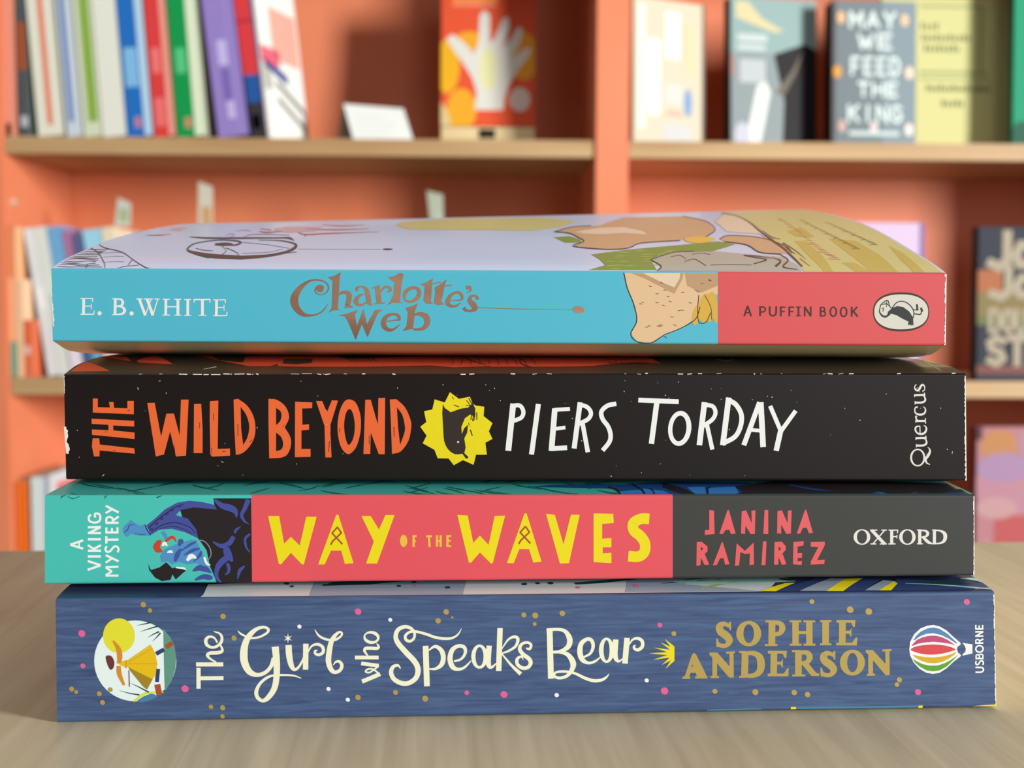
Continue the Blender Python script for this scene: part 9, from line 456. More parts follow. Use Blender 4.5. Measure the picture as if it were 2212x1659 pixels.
def paperback(num, spine_mats, front_mat, back_mat, label):
    B = BOOKS[num]
    cx, cy, cz = B['c']
    base = B['bot'][-1][1]
    root = empty('paperback_book', (cx * MM, cy * MM, EYE_Z + (cz + base) * MM), B['yaw'])
    tag(root, label, 'book', 'paperbacks in the stack on the table')
    P = lambda s, w, t: (s * MM, w * MM, (t - base) * MM)
    TL, BL, TR, BR = B['corn']
    r, th = 0.6, 0.4
    lerp = lambda a, b, f: a + (b - a) * f
    # --- spine: flat panel, rounded hinges, colour panels split along its length
    cuts = [-1e9] + B['split'] + [1e9]
    cols = sorted(set([i / NS for i in range(NS + 1)] + [(c - TL[0]) / (TR[0] - TL[0]) for c in B['split']]))
    def section(f, inner):
        top, bot = lerp(TL[1], TR[1], f), lerp(BL[1], BR[1], f)
        st, sb = lerp(TL[0], TR[0], f), lerp(BL[0], BR[0], f)
        o = th if inner else 0.0
        rr = 0.22 if inner else r
        arc = [(rr - rr * math.sin(R(a)), rr - rr * math.cos(R(a))) for a in (0, 22.5, 45, 67.5, 90)]   # (w, rise) from hinge to flat
        pts = [(sb, o + w, bot + o + t) for w, t in arc]
        pts += [(lerp(sb, st, k / 6), o, lerp(bot + o + rr, top - o - rr, k / 6)) for k in range(1, 6)]
        pts += [(st, o + w, top - o - t) for w, t in arc[::-1]]
        return [P(*p) for p in pts]
    M = Mesh()
    outer = [section(f, False) for f in cols]
    inner = [section(f, True) for f in cols]
    def panel(i, j):
        s = lerp(TL[0], TR[0], (cols[i] + cols[i + 1]) / 2)
        for k in range(len(cuts) - 1):
            if cuts[k] <= s < cuts[k + 1]:
                return spine_mats[k]
    M.grid(outer, panel)
    M.grid(inner, CARD, True)
    for e in (0, -1):
        M.grid([outer[e], inner[e]], CARD, e == 0)
    for e in (0, -1):
        M.grid([[s[e] for s in outer], [s[e] for s in inner]], CARD)
    for (b, part, col, lay), txt in ART.items():
        if b == num and part == 'spine':
            for n, item in enumerate(txt.split(';')):
                for i, f in enumerate(shapes(item)):
                    M.face([P(x, -(0.006 + 0.010 * lay + 0.001 * (n % 9) + 0.0001 * i), y) for x, y in f], ink(col))
    M.build('spine', root, weld=False)
    # --- covers: thin card following the sag or flare of the book
    for kind, nm, m, sg in (('top', 'front_cover', front_mat, 1), ('bot', 'back_cover', back_mat, -1)):
        M = Mesh()
        ctl, ctr = (TL[0], TR[0]) if sg > 0 else (BL[0], BR[0])
        S = [lerp(ctl, ctr, i / NS) for i in range(NS + 1)]
        out = [[P(s, w, face_height(B, kind, s, w)) for w in WLINES] for s in S]
        inn = [[P(s, w, face_height(B, kind, s, w) - sg * th) for w in WLINES] for s in S]
        M.grid(out, m, sg < 0)
        M.grid(inn, CARD, sg > 0)
        for e in (0, -1):
            M.grid([out[e], inn[e]], CARD, (e == 0) == (sg > 0))
            M.grid([[q[e] for q in out], [q[e] for q in inn]], m if e == 0 else CARD)
        for (b, part, col, lay), txt in ART.items():
            if b == num and part == kind:
                bm = bmesh.new()
                for f in shapes(txt):
                    try:
                        bm.faces.new([bm.verts.new((min(max(x, -98.4), 98.2), min(max(y, 0.65), 128.8), 0)) for x, y in f])
                    except ValueError:
                        pass
                for w in WLINES[:-1]:
                    bmesh.ops.bisect_plane(bm, geom=bm.verts[:] + bm.edges[:] + bm.faces[:], plane_co=(0, w, 0), plane_no=(0, 1, 0), dist=1e-4)
                for s in S[1:-1]:
                    bmesh.ops.bisect_plane(bm, geom=bm.verts[:] + bm.edges[:] + bm.faces[:], plane_co=(s, 0, 0), plane_no=(1, 0, 0), dist=1e-4)
                for f in bm.faces:
                    M.face([P(v.co.x, v.co.y, face_height(B, kind, v.co.x, v.co.y) + sg * (0.02 + 0.018 * lay)) for v in f.verts], ink(col, 1.0))
                bm.free()
        M.build(nm, root, weld=False)
    # --- page block
    M = Mesh()
    S = [lerp(TL[0] + 0.5, TR[0] - 0.6, i / NS) for i in range(NS + 1)]
    W = [0.8] + WLINES[1:-1] + [128.3]
    g = th + 0.02
    tp = [[P(s, w, face_height(B, 'top', s, w) - g) for w in W] for s in S]
    bt = [[P(s, w, face_height(B, 'bot', s, w) + g) for w in W] for s in S]
    M.grid(tp, PAPER)
    M.grid(bt, PAPER, True)
    for e in (0, -1):
        M.grid([tp[e], bt[e]], PAPER, e == 0)
        M.grid([[q[e] for q in tp], [q[e] for q in bt]], PAPER, e == -1)
    M.build('page_block', root)
    return root


navy_cloth = mat('navy_brushed_print', prn((74, 96, 140)), 0.45, build=noise_mix(prn((58, 76, 118)), prn((80, 106, 146)), (1, 1, 15), 75, 7, 0.30, 0.70, dist=0.8))
navy_front = mat('navy_print', prn((56, 66, 104)), 0.4)
teal = mat('teal_print', prn((74, 200, 188)), 0.42)
red_panel = mat('red_print', prn((238, 86, 95)), 0.42)
charcoal = mat('charcoal_print', prn((62, 62, 60)), 0.45, spec=0.3)
black_gloss = mat('black_gloss_print', prn((30, 23, 22)), 0.35, spec=0.25)
brown_black = mat('brown_black_print', prn((60, 48, 36)), 0.3, coat=0.3)
turquoise = mat('turquoise_print', prn((90, 198, 222)), 0.42)
coral = mat('coral_print', prn((236, 90, 93)), 0.42)
lilac_blue = mat('lilac_blue_print', (200, 212, 238), 0.38, coat=0.15)
straw_back = mat('straw_back_print', ((226, 204, 152)), 0.35, coat=0.2)

paperback(1, [navy_cloth], navy_front, mat('teal_blue_back_print', (66, 136, 160), 0.4), 'navy blue paperback with cream script and a balloon emblem, bottom of the stack')
paperback(2, [teal, mat('red_print', prn((238, 86, 95))), charcoal], teal, navy_front, 'paperback with teal, red and charcoal spine lettered in yellow, second from stack bottom')
paperback(3, [black_gloss], brown_black, brown_black, 'thick glossy black paperback with orange and white hand lettering, third up in the stack')
paperback(4, [turquoise, coral], lilac_blue, straw_back, 'turquoise paperback with a coral end and curled cover, on top of the stack')

# ------------------------------------------------------------------ table
wood_top = mat('pale_birch', (196, 178, 146), 0.42, build=noise_mix((188, 170, 138), (206, 190, 158), (150, 7, 7), 2.2, 8, 0.3, 0.7, 0.04, (0, 0, R(28)), 0.5))
wood_edge = mat('birch_edge', (190, 166, 128), 0.5, build=noise_mix((170, 146, 108), (204, 182, 144), (4, 4, 700), 2, 2, 0.4, 0.6))
t = empty('display_table', (0, 0.425, 0), R(2.75))
tag(t, 'pale birch wood table carrying the stack of four paperbacks', 'table')
M = Mesh()
M.box((-0.75, -0.62, TABLE_Z - 0.03), (0.75, 0.0, TABLE_Z), wood_top, 0.0012)
M.build('table_top', t)
M = Mesh()
for a, b in (((-0.70, -0.57, TABLE_Z - 0.11), (0.70, -0.55, TABLE_Z - 0.03)), ((-0.70, -0.07, TABLE_Z - 0.11), (0.70, -0.05, TABLE_Z - 0.03)), ((-0.70, -0.55, TABLE_Z - 0.11), (-0.68, -0.07, TABLE_Z - 0.03)), ((0.68, -0.55, TABLE_Z - 0.11), (0.70, -0.07, TABLE_Z - 0.03))):
    M.box(a, b, wood_edge, 0.001)
M.build('apron', t)
for sx in (-1, 1):
    for y in (-0.54, -0.08):
        M = Mesh()
        M.box((sx * 0.675 - 0.025, y - 0.025, 0), (sx * 0.675 + 0.025, y + 0.025, TABLE_Z - 0.03), wood_edge, 0.002)
        M.build('leg', t)

# ------------------------------------------------------------------ room and bookcase
M = Mesh()
M.box((-4, -5, -0.05), (5, 2.16, 0), mat('floor_boards', (84, 70, 58), 0.5, build=noise_mix((72, 60, 48), (96, 80, 66), (3, 40, 3), 1, 4)))
tag(M.build('floor'), kind='structure')
M = Mesh()
M.box((-4, 2.16, 0), (5, 2.26, 2.8), mat('wall_paint', (206, 196, 182), 0.7))
tag(M.build('wall_back'), kind='structure')

terracotta = mat('terracotta_paint', (220, 126, 88), 0.5, build=noise_mix((214, 120, 82), (226, 132, 94), (1, 1, 1), 3, 2))
shelf_wood = mat('shelf_wood', (178, 142, 98), 0.5, build=noise_mix((166, 128, 86), (190, 156, 112), (3, 30, 40), 1, 4, 0.3, 0.7))
FY, BY = 1.80, 2.08
XL, XD0, XD1, XR = -0.7094, 0.158, 0.208, 1.030
SHELF = [EYE_Z - 0.473, EYE_Z - 0.118, EYE_Z + 0.237, EYE_Z + 0.592]       # upper faces
bc = empty('bookcase', (0.18, BY, 0))
tag(bc, 'tall terracotta painted bookcase with light wood shelves along the wall', 'bookcase')
OFF = Vector((0.18, BY, 0))


def bpart(name, a, b, m, bev=0.001):
    M = Mesh()
    M.box(Vector(a) - OFF, Vector(b) - OFF, m, bev)
    return M.build(name, bc)


TOPZ = 1.80
bpart('side_panel', (XL - 0.05, FY - 0.004, 0), (XL, BY, TOPZ), terracotta, 0.002)
bpart('side_panel', (XR, FY - 0.004, 0), (XR + 0.05, BY, TOPZ), terracotta, 0.002)
bpart('divider', (XD0, FY - 0.004, 0), (XD1, BY, TOPZ), terracotta, 0.002)
bpart('back_panel', (XL - 0.05, BY, 0), (XR + 0.05, BY + 0.012, TOPZ), terracotta, 0)
bpart('top_panel', (XL - 0.05, FY - 0.004, TOPZ), (XR + 0.05, BY + 0.012, TOPZ + 0.03), terracotta)
bpart('plinth', (XL, FY + 0.02, 0), (XR, BY, 0.08), terracotta)
for x0, x1 in ((XL, XD0), (XD1, XR)):
    for z in SHELF:
        bpart('shelf', (x0 + 0.0005, FY, z - 0.025), (x1 - 0.0005, BY - 0.0005, z), shelf_wood)
M = Mesh()
bm = bmesh.new()
bmesh.ops.create_cone(bm, cap_ends=True, segments=20, radius1=0.0065, radius2=0.005, depth=0.005, matrix=Matrix.Translation(Vector((XL + 0.0024, FY + 0.03, EYE_Z + 0.142)) - OFF) @ Matrix.Rotation(R(90), 4, 'Y'))
M.add(bm, mat('pin_metal', (236, 214, 190), 0.25, 0.6))
M.build('shelf_pin', bc)


# ------------------------------------------------------------------ books on the shelves
def at(px, y):
    """x of an upright at photo column px when it stands at depth y"""
    return (px - 1052) / 2600 * y


def shelf_book(name, x, y, z, T, H, D, yaw, roll, mats, label, group=None, hard=False, spine_art=None, cover_art=None, lean=0.0, left_cover=None):
    """upright book. origin: bottom-left-front corner of its spine; spine faces -y, front cover on the right (+x).
    mats = (spine, cover); T thick, H high, D deep (spine to fore-edge)"""
    root = empty(name, (x, y, z), yaw, lean, roll)
    tag(root, label, 'book', group)
    sm, cm = mats
    c = 0.0025 if hard else 0.0006
    ov = 0.003 if hard else 0.0
    M = Mesh()
    M.box((0, 0, 0), (T, c, H), sm, 0.0008 if not hard else 0.001)
    for (x0, z0, x1, z1, m) in (spine_art or []):
        M.face([(x0 * T, -0.0002, z0 * H), (x1 * T, -0.0002, z0 * H), (x1 * T, -0.0002, z1 * H), (x0 * T, -0.0002, z1 * H)], m)
    M.build('spine', root)
    M = Mesh()
    M.box((T - c, c, 0), (T, D, H), cm)
    for f, m in (cover_art or []):
        M.face([(T + 0.0003, p[0] * D, p[1] * H) for p in f], m)
    M.build('front_cover', root)
    M = Mesh()
    M.box((0, c, 0), (c, D, H), left_cover or cm)
    M.build('back_cover', root)
    M = Mesh()
    M.box((c, c, ov), (T - c, D - max(ov, 0.001), H - ov - 0.0003), PAPER)
    M.build('page_block', root)
    return root


def facing_book(name, x, y, z, W, H, T, yaw, lean, cover, spine, label, art=None, group=None):
    """book shown cover-out: origin at the lower-left front corner; cover faces -y, spine on the left"""
    root = empty(name, (x, y, z + T * math.sin(-lean)), yaw, lean)
    tag(root, label, 'book', group)
    M = Mesh()
    M.box((0, 0, 0), (W, 0.002, H), cover, 0.0006)
    k = 0
    for f, m in (art or []):
        k += 1
        for tri in fill(f if isinstance(f[0][0], (tuple, list)) else [f]):
            M.face([(min(max(p[0], 0), 1) * W, -0.0002 - 0.00001 * k, min(max(p[1], 0), 1) * H) for p in tri], m)
    M.build('front_cover', root)
    M = Mesh()
    M.box((0, 0.002, 0), (0.002, T - 0.002, H), spine)
    M.build('spine', root)
    M = Mesh()
    M.box((0, T - 0.002, 0), (W, T, H), spine)
    M.build('back_cover', root)
    M = Mesh()
    M.box((0.002, 0.002, 0.002), (W - 0.003, T - 0.002, H - 0.002), PAPER)
    M.build('page_block', root)
    return root


def oval(cx, cy, rx, ry, n=20):
    return [(cx + rx * math.cos(2 * math.pi * i / n), cy + ry * math.sin(2 * math.pi * i / n)) for i in range(n)]


def rect(x0, y0, x1, y1):
    return [(x0, y0), (x1, y0), (x1, y1), (x0, y1)]


c = lambda r, g, b: mat('print_%d_%d_%d' % (r, g, b), prn((r, g, b), 0.84), 0.6, spec=0.2)
Z1 = SHELF[2] + 0.0003
GT = 'slim books leaning on the upper left shelf'
y0 = FY + 0.004
# (left px, right px at the shelf, height, lean deg, spine, cover, label, stripes)
row = [
    (31, 24, .235, 0, (240, 150, 124), (240, 150, 124), 'salmon pink book against the left side panel of the upper shelf', [(.05, 0, .5, .08, c(70, 40, 36))]),  # dark patch at the foot is a shadow painted on the spine
    (61, 22, .228, 1.0, (82, 86, 88), (110, 124, 114), 'dark grey book with a rust brown block on its spine on the upper shelf', [(.12, .42, .88, .72, c(168, 82, 44)), (.15, .06, .85, .13, c(190, 190, 192))]),
    (100, 54, .26, 4.0, (232, 228, 208), (222, 222, 196), 'cream book with a narrow orange stripe down its spine', [(.42, .06, .62, .98, c(236, 116, 84))]),
    (161, 32, .26, 4.0, (206, 214, 222), (222, 224, 200), 'pale book with a thin blue stripe down its spine', [(.22, .08, .52, .98, c(92, 122, 184))]),
    (197, 38, .262, 4.0, (214, 220, 190), (214, 220, 190), 'slim cream book with a broad green stripe down its spine', [(.30, .08, .85, 1, c(140, 174, 70))]),
    (237, 49, .262, 4.0, (232, 230, 216), (224, 222, 204), 'thick plain off-white book on the upper shelf', [(.3, .93, .7, .97, c(120, 150, 150))]),
    (288, 55, .258, 4.0, (32, 110, 190), (190, 216, 234), 'bright blue book with a pale edge on the upper shelf', [(.1, .28, .62, .50, c(130, 186, 226)), (.34, .05, .56, .11, c(206, 130, 140)), (.68, 0, 1, 1, c(186, 214, 234))]),
    (345, 46, .258, 4.0, (222, 62, 62), (240, 150, 136), 'bright red book with a pink edge on the upper shelf', [(.1, .06, .6, .22, c(240, 112, 110)), (.15, .36, .55, .5, c(240, 120, 116)), (.68, 0, 1, 1, c(240, 158, 140))]),
    (393, 62, .258, 4.0, (12, 150, 74), (226, 232, 196), 'bright green book with a cream edge on the upper shelf', [(.15, .36, .5, .5, c(90, 196, 130)), (.3, .05, .52, .11, c(210, 140, 110)), (.62, 0, 1, 1, c(224, 232, 200))]),
    (480, 66, .26, 6.6, (150, 128, 196), (160, 140, 206), 'thick purple book on the upper shelf', [(.3, .4, .62, .54, c(196, 182, 228)), (.4, .1, .65, .2, c(196, 180, 226)), (.35, .2, .6, .38, c(122, 100, 172)), (.7, 0, .74, 1, c(168, 150, 214))]),
    (550, 32, .255, 7.0, (220, 58, 62), (36, 84, 150), 'slim book with a red, blue and black spine on the upper shelf', [(0, .20, 1, .36, c(34, 86, 156)), (0, 0, 1, .20, c(52, 48, 56)), (.2, .05, .7, .13, c(200, 130, 120)), (0, .66, 1, .67, c(130, 36, 48))]),
]
PX = y0 / 2600
for (a, wpx, H, ln_, sp, cv, lab, art) in row:
    shelf_book('slim_book', at(a, y0), y0, Z1, wpx * PX * 0.985, H, 0.15, 0, R(-ln_), (c(*sp), c(*cv)), lab, GT, spine_art=art)

white = c(236, 234, 226)
# white book turned so that its front cover shows at the end of the row
shelf_book('slim_book', at(584, y0), y0 + 0.002, Z1, 0.004, .248, .135, R(-17), R(-6.8), (white, white), 'white book with salmon and pink blocks, cover turned out at the end of the row', GT,
           cover_art=[(rect(.3, .5, .95, .82), c(236, 168, 150)), (rect(0, .46, .45, .56), c(236, 104, 124)), ([(.05, .44), (.6, .36), (.6, .42), (.05, .5)], c(56, 76, 140)), ([(.3, .34), (.95, .2), (.95, .24), (.3, .38)], c(120, 118, 112)), ([(.3, .24), (.95, .09), (.95, .13), (.3, .28)], c(132, 130, 124)), (rect(.02, .30, .2, .44), c(180, 178, 170))])

# folded white card leaning back
yc = FY + 0.03
root = empty('tent_card', (at(766, yc), yc, Z1), R(25))
tag(root, 'small folded white card standing between the row of books and the hand cover', 'card')
CW, CH, CL = 0.098, 0.078, R(38)
M = Mesh()
M.box((0, 0, 0), (CW, 0.0006, CH), c(226, 228, 222))
for k in range(4):
    zz = .014 + .013 * k
    M.face([(.012, -0.0002, zz), (CW * (.6 + .09 * (k % 3)), -0.0002, zz), (CW * (.6 + .09 * (k % 3)), -0.0002, zz + .002), (.012, -0.0002, zz + .002)], c(206, 208, 208))
fr = M.build('front_panel', root)
fr.rotation_euler = (-CL, 0, 0)
fr.location = (0, 0, 0.0006)
ty, tz = CH * math.sin(CL), CH * math.cos(CL)
M = Mesh()
bk = ((0, ty, tz), (CW, ty, tz), (CW, ty + .035, 0.0003), (0, ty + .035, 0.0003))
M.face(bk, c(190, 186, 174))
M.face([(x, y + .0006, z) for x, y, z in bk[::-1]], c(190, 186, 174))
M.build('back_panel', root)

# orange book with a white hand, on a pale wooden stand
yh = FY + 0.108
xa, xb = at(951, yh), at(1152, yh)
st = empty('book_stand', ((xa + xb) / 2, yh + .035, Z1))
tag(st, 'pale wooden book stand holding the orange book with the white hand', 'stand')
pw = mat('pale_pine', (214, 190, 142), 0.5, build=noise_mix((204, 178, 128), (222, 200, 154), (3, 30, 30), 1, 4))
hw = (xb - xa) / 2
M = Mesh()
M.box((-hw, -0.033, 0), (hw, 0.06, 0.034), pw, 0.001)
bb = M.build('base_block', st)
M = Mesh()
M.box((-0.012, 0.024, 0.034), (0.012, 0.032, 0.16), pw, 0.001)
M.build('back_support', st)
M = Mesh()
M.box((-0.014, -0.0350, 0.016), (0.012, -0.0315, 0.031), c(40, 32, 26), 0.001)
M.build('clip', bb)
orange = c(232, 86, 50)
hand = [(.36, .12), (.38, .25), (.33, .36), (.22, .48), (.09, .60), (.06, .65), (.12, .68), (.24, .62), (.35, .54), (.40, .62), (.41, .82), (.46, .86), (.52, .82), (.52, .62), (.56, .64), (.66, .80), (.72, .81), (.73, .74), (.66, .58), (.75, .66), (.82, .74), (.87, .72), (.84, .62), (.74, .50), (.90, .58), (.96, .58), (.93, .52), (.80, .40), (.72, .30), (.68, .22), (.66, .12)]
facing_book('standing_book', xa, yh + .006, Z1 + 0.0348, xb - xa, .212, .014, 0, R(-4), orange, orange, 'orange-red book with a white hand on its cover, on a pale wooden stand',
            art=[(oval(.06, .44, .14, .20), c(240, 176, 30)), (oval(.88, .52, .16, .18), c(236, 160, 36)), (oval(.22, .12, .16, .16), c(240, 170, 40)), (oval(.30, .63, .16, .07), c(240, 168, 40)), ([(0, 0), (.12, 0), (.06, .12), (0, .18)], c(222, 196, 140)),
                 (rect(.12, .965, .68, .99), c(240, 170, 150)), (rect(.12, .925, .60, .955), c(244, 150, 60)), (rect(.12, .885, .58, .915), c(244, 140, 104)), (hand, c(226, 222, 212)), (oval(.50, .42, .10, .16), c(230, 226, 172)), (oval(.84, .20, .11, .09), c(226, 208, 200)), (oval(.88, .96, .03, .02), c(190, 70, 46))])

# right bay, upper shelf
yr = FY + 0.02
yc = FY + .008
x0 = at(1363, yc)
facing_book('standing_book', x0, yc, Z1, .131, .214, .008, R(27), R(-1), c(206, 194, 170), c(190, 174, 140), 'cream book with grey columns of print next to the divider',
            art=[(rect(.06, .1, .16, .95), c(214, 216, 206)), (rect(.2, .2, .36, .72), white), (rect(.44, .6, .64, .92), c(244, 240, 222)), (rect(.70, .5, .88, .86), c(212, 196, 158)), (rect(.42, .28, .7, .42), c(206, 200, 190)), (rect(.46, .20, .68, .235), c(226, 166, 150)), (oval(.76, .30, .06, .10), c(128, 150, 190)), (rect(.4, .03, .8, .14), c(196, 194, 192)), (rect(.96, 0, 1, 1), c(120, 104, 84))])  # dark strip along the right edge is a painted shadow
dk = c(24, 18, 18)
yg = FY + .034
facing_book('standing_book', at(1573, yg), yg, Z1, .140, .222, .026, R(11), R(-3), c(140, 150, 150), dk, 'grey book with a black figure and a white shape on its cover',
            art=[(rect(0, .62, 1, 1), c(144, 168, 164)), ([(.50, .62), (.86, .70), (1, .66), (1, 0), (.60, 0), (.62, .3)], dk), ([(.16, .0), (.34, .0), (.46, .36), (.40, .44), (.30, .40)], c(226, 226, 218)), ([(.52, .36), (.72, .52), (.84, .66), (.76, .50), (.62, .34)], c(110, 98, 86)), ([(.06, .97), (.2, .97), (.36, .86), (.62, .78), (.5, .77), (.06, .86)], c(214, 198, 150)), (rect(.08, .70, .42, .75), c(198, 204, 200)), (rect(.08, .64, .40, .68), c(196, 202, 198)), (oval(.13, .06, .09, .09), c(196, 194, 204)), (rect(.10, .42, .40, .58), c(186, 190, 190)), (rect(0, .46, .03, .60), c(190, 130, 120))])
letters = {
    'M': [[(0, 0), (0, 1)], [(0, 1), (.5, .35)], [(.5, .35), (1, 1)], [(1, 1), (1, 0)]], 'A': [[(0, 0), (.5, 1)], [(.5, 1), (1, 0)], [(.2, .35), (.8, .35)]],
    'Y': [[(0, 1), (.5, .5)], [(1, 1), (.5, .5)], [(.5, .5), (.5, 0)]], 'W': [[(0, 1), (.25, 0)], [(.25, 0), (.5, .7)], [(.5, .7), (.75, 0)], [(.75, 0), (1, 1)]],
    'E': [[(0, 0), (0, 1)], [(0, 1), (.9, 1)], [(0, .5), (.75, .5)], [(0, 0), (.9, 0)]], 'F': [[(0, 0), (0, 1)], [(0, 1), (.9, 1)], [(0, .5), (.75, .5)]],
    'D': [[(0, 0), (0, 1)], [(0, 1), (.6, 1)], [(.6, 1), (.95, .7)], [(.95, .7), (.95, .3)], [(.95, .3), (.6, 0)], [(.6, 0), (0, 0)]], 'T': [[(0, 1), (1, 1)], [(.5, 1), (.5, 0)]],
    'H': [[(0, 0), (0, 1)], [(1, 0), (1, 1)], [(0, .5), (1, .5)]], 'K': [[(0, 0), (0, 1)], [(1, 1), (0, .45)], [(.3, .6), (1, 0)]], 'I': [[(.5, 0), (.5, 1)]],
    'N': [[(0, 0), (0, 1)], [(0, 1), (1, 0)], [(1, 0), (1, 1)]], 'G': [[(.95, .85), (.6, 1)], [(.6, 1), (.2, .9)], [(.2, .9), (0, .5)], [(0, .5), (.2, .1)], [(.2, .1), (.6, 0)], [(.6, 0), (.95, .15)], [(.95, .15), (.95, .48)], [(.95, .48), (.6, .48)]],
    'J': [[(.8, 1), (.8, .2)], [(.8, .2), (.5, 0)], [(.5, 0), (.1, .12)]], 'o': [[(.15, .1), (0, .35)], [(0, .35), (.2, .65)], [(.2, .65), (.7, .65)], [(.7, .65), (.9, .35)], [(.9, .35), (.7, .05)], [(.7, .05), (.15, .1)]],
    'a': [[(.05, .6), (.5, .68)], [(.5, .68), (.8, .5)], [(.8, .5), (.8, 0)], [(.8, .3), (.2, .35)], [(.2, .35), (.05, .15)], [(.05, .15), (.3, 0)], [(.3, 0), (.8, .15)]],
    'O': [[(.2, .05), (0, .5)], [(0, .5), (.2, .95)], [(.2, .95), (.75, .95)], [(.75, .95), (.95, .5)], [(.95, .5), (.75, .05)], [(.75, .05), (.2, .05)]], 'U': [[(0, 1), (0, .25)], [(0, .25), (.3, 0)], [(.3, 0), (.7, 0)], [(.7, 0), (.95, .25)], [(.95, .25), (.95, 1)]],
    'S': [[(.9, .85), (.5, 1)], [(.5, 1), (.1, .8)], [(.1, .8), (.2, .58)], [(.2, .58), (.75, .42)], [(.75, .42), (.9, .2)], [(.9, .2), (.5, 0)], [(.5, 0), (.05, .14)]],
}


def words(txt, x, y, w, h, gap, th, m, asp=1.5):
    """hand-cut capitals as quads on a cover (fractions of its width / height)"""
    out = []
    for ch in txt:
        for (a, b) in letters[ch]:
            p, q = Vector((x + a[0] * w, (y + a[1] * h) * asp)), Vector((x + b[0] * w, (y + b[1] * h) * asp))
            d = (q - p).normalized()
            n = Vector((-d.y, d.x)) * th / 2
            p, q = p - d * th / 3, q + d * th / 3
            out.append(([((p + n).x, (p + n).y / asp), ((q + n).x, (q + n).y / asp), ((q - n).x, (q - n).y / asp), ((p - n).x, (p - n).y / asp)], m))
        x += w + gap
    return out


lt = c(222, 232, 226)
art = [(rect(0, 0, .045, 1), c(96, 92, 92)), (rect(.6, 0, 1, 1), c(132, 146, 152))]
art += words('MAY', .215, .815, .135, .105, .065, .036, lt) + words('WE', .315, .67, .165, .095, .07, .036, lt) + words('FEED', .235, .485, .10, .115, .055, .036, lt) + words('THE', .315, .335, .115, .09, .06, .036, lt) + words('KING', .20, .155, .115, .11, .055, .036, lt)
for (ox, oy, col) in ((.10, .88, (232, 186, 140)), (.86, .87, (232, 196, 160)), (.06, .50, (226, 160, 72)), (.92, .50, (250, 214, 190)), (.12, .12, (206, 170, 160)), (.92, .10, (240, 226, 216)), (.5, .11, (222, 206, 204))):
    art.append((oval(ox, oy, .05, .045), c(*col)))
art.append((rect(.2, .055, .8, .085), c(206, 216, 212)))
facing_book('standing_book', at(1790, yr), yr, Z1, .1292, .2135, .034, R(3), R(-3), c(118, 128, 132), dk, 'grey-blue hardback lettered in white capitals beside the yellow book', art=art)
olive = c(150, 156, 104)
art = [(rect(.30, .935, .78, .95), olive), (rect(.30, .50, .82, .518), olive), (rect(.765, .50, .785, .95), olive), (rect(.30, .462, .84, .475), olive)]
for k, (u0, u1, v) in enumerate(((.31, .46, .79), (.32, .70, .715), (.34, .62, .645), (.36, .86, .385), (.48, .66, .285))):
    n = max(3, int((u1 - u0) * 30))
    for i in range(n):
        u = u0 + (u1 - u0) * i / n
        art.append((rect(u, v, u + .018, v + .034 + .012 * ((i * 7) % 3 == 0)), c(112, 116, 72)))
facing_book('standing_book', at(1892, FY + .080), FY + .080, Z1, .205, .235, .010, R(1), R(-2), c(208, 202, 138), c(198, 186, 118), 'large pale yellow book standing behind the grey-blue hardback', art=art)
facing_book('standing_book', at(2181, FY + .032), FY + .032, Z1, .14, .27, .012, R(4), R(-2), c(6, 142, 100), c(14, 106, 78), 'green book at the right end of the upper shelf', art=[([(0, 0), (1, 0), (1, .12), (.06, .14), (0, .1)], c(20, 84, 60))])

# middle shelf, left: books leaning to the left
Z2 = SHELF[1] + 0.0003
ym = FY + 0.005
GM = 'books leaning on the middle shelf'
PXM = ym / 2600
low = [
    (31, 14, .224, 0, (244, 178, 130), 'peach book with a teal foot against the left side panel of the middle shelf', [(0, 0, 1, .24, c(110, 176, 150)), (0, .66, 1, 1, c(238, 150, 100))]),
    (46, 14, .145, 0, (248, 200, 160), 'slim pale peach book on the middle shelf', []),
    (60, 15, .085, 0, (226, 112, 74), 'slim coral book on the middle shelf', [(0, .55, 1, 1, c(240, 110, 60)), (0, .4, 1, .55, c(244, 190, 180))]),
    (110, 25, .224, 8.4, (216, 222, 222), 'grey-white book leaning left on the middle shelf, first of the leaning row', [(.1, .15, .18, .9, c(190, 198, 200)), (.2, .45, .8, .6, c(232, 234, 234))]),
    (135, 24, .226, 8.4, (218, 224, 216), 'pale grey-green book leaning on the middle shelf', [(.3, .3, .7, .55, c(190, 196, 190))]),
    (160, 30, .226, 8.4, (112, 172, 214), 'light blue book leaning on the middle shelf', [(0, 0, 1, .3, c(232, 220, 230))]),
    (191, 17, .222, 8.4, (178, 118, 158), 'slim mauve book leaning on the middle shelf', [(0, 0, 1, .3, c(70, 104, 150))]),
    (209, 24, .215, 8.4, (96, 98, 140), 'dark violet book leaning on the middle shelf', [(0, 0, 1, .35, c(110, 170, 200))]),
    (234, 40, .222, 8.4, (160, 214, 232), 'wide sky blue book leaning on the middle shelf', [(0, 0, 1, .3, c(232, 206, 208))]),
    (275, 24, .226, 8.4, (236, 220, 190), 'cream book at the end of the leaning row on the middle shelf', []),
]
for (a, wpx, H, ln_, sp, lab, art) in low:
    yk = ym if ln_ == 0 else ym + .03
    shelf_book('slim_book', at(a, yk), yk, Z2, wpx * PXM * 0.985, H, 0.15, 0, R(-ln_), (c(*sp), c(*sp)), lab, GM, spine_art=art)

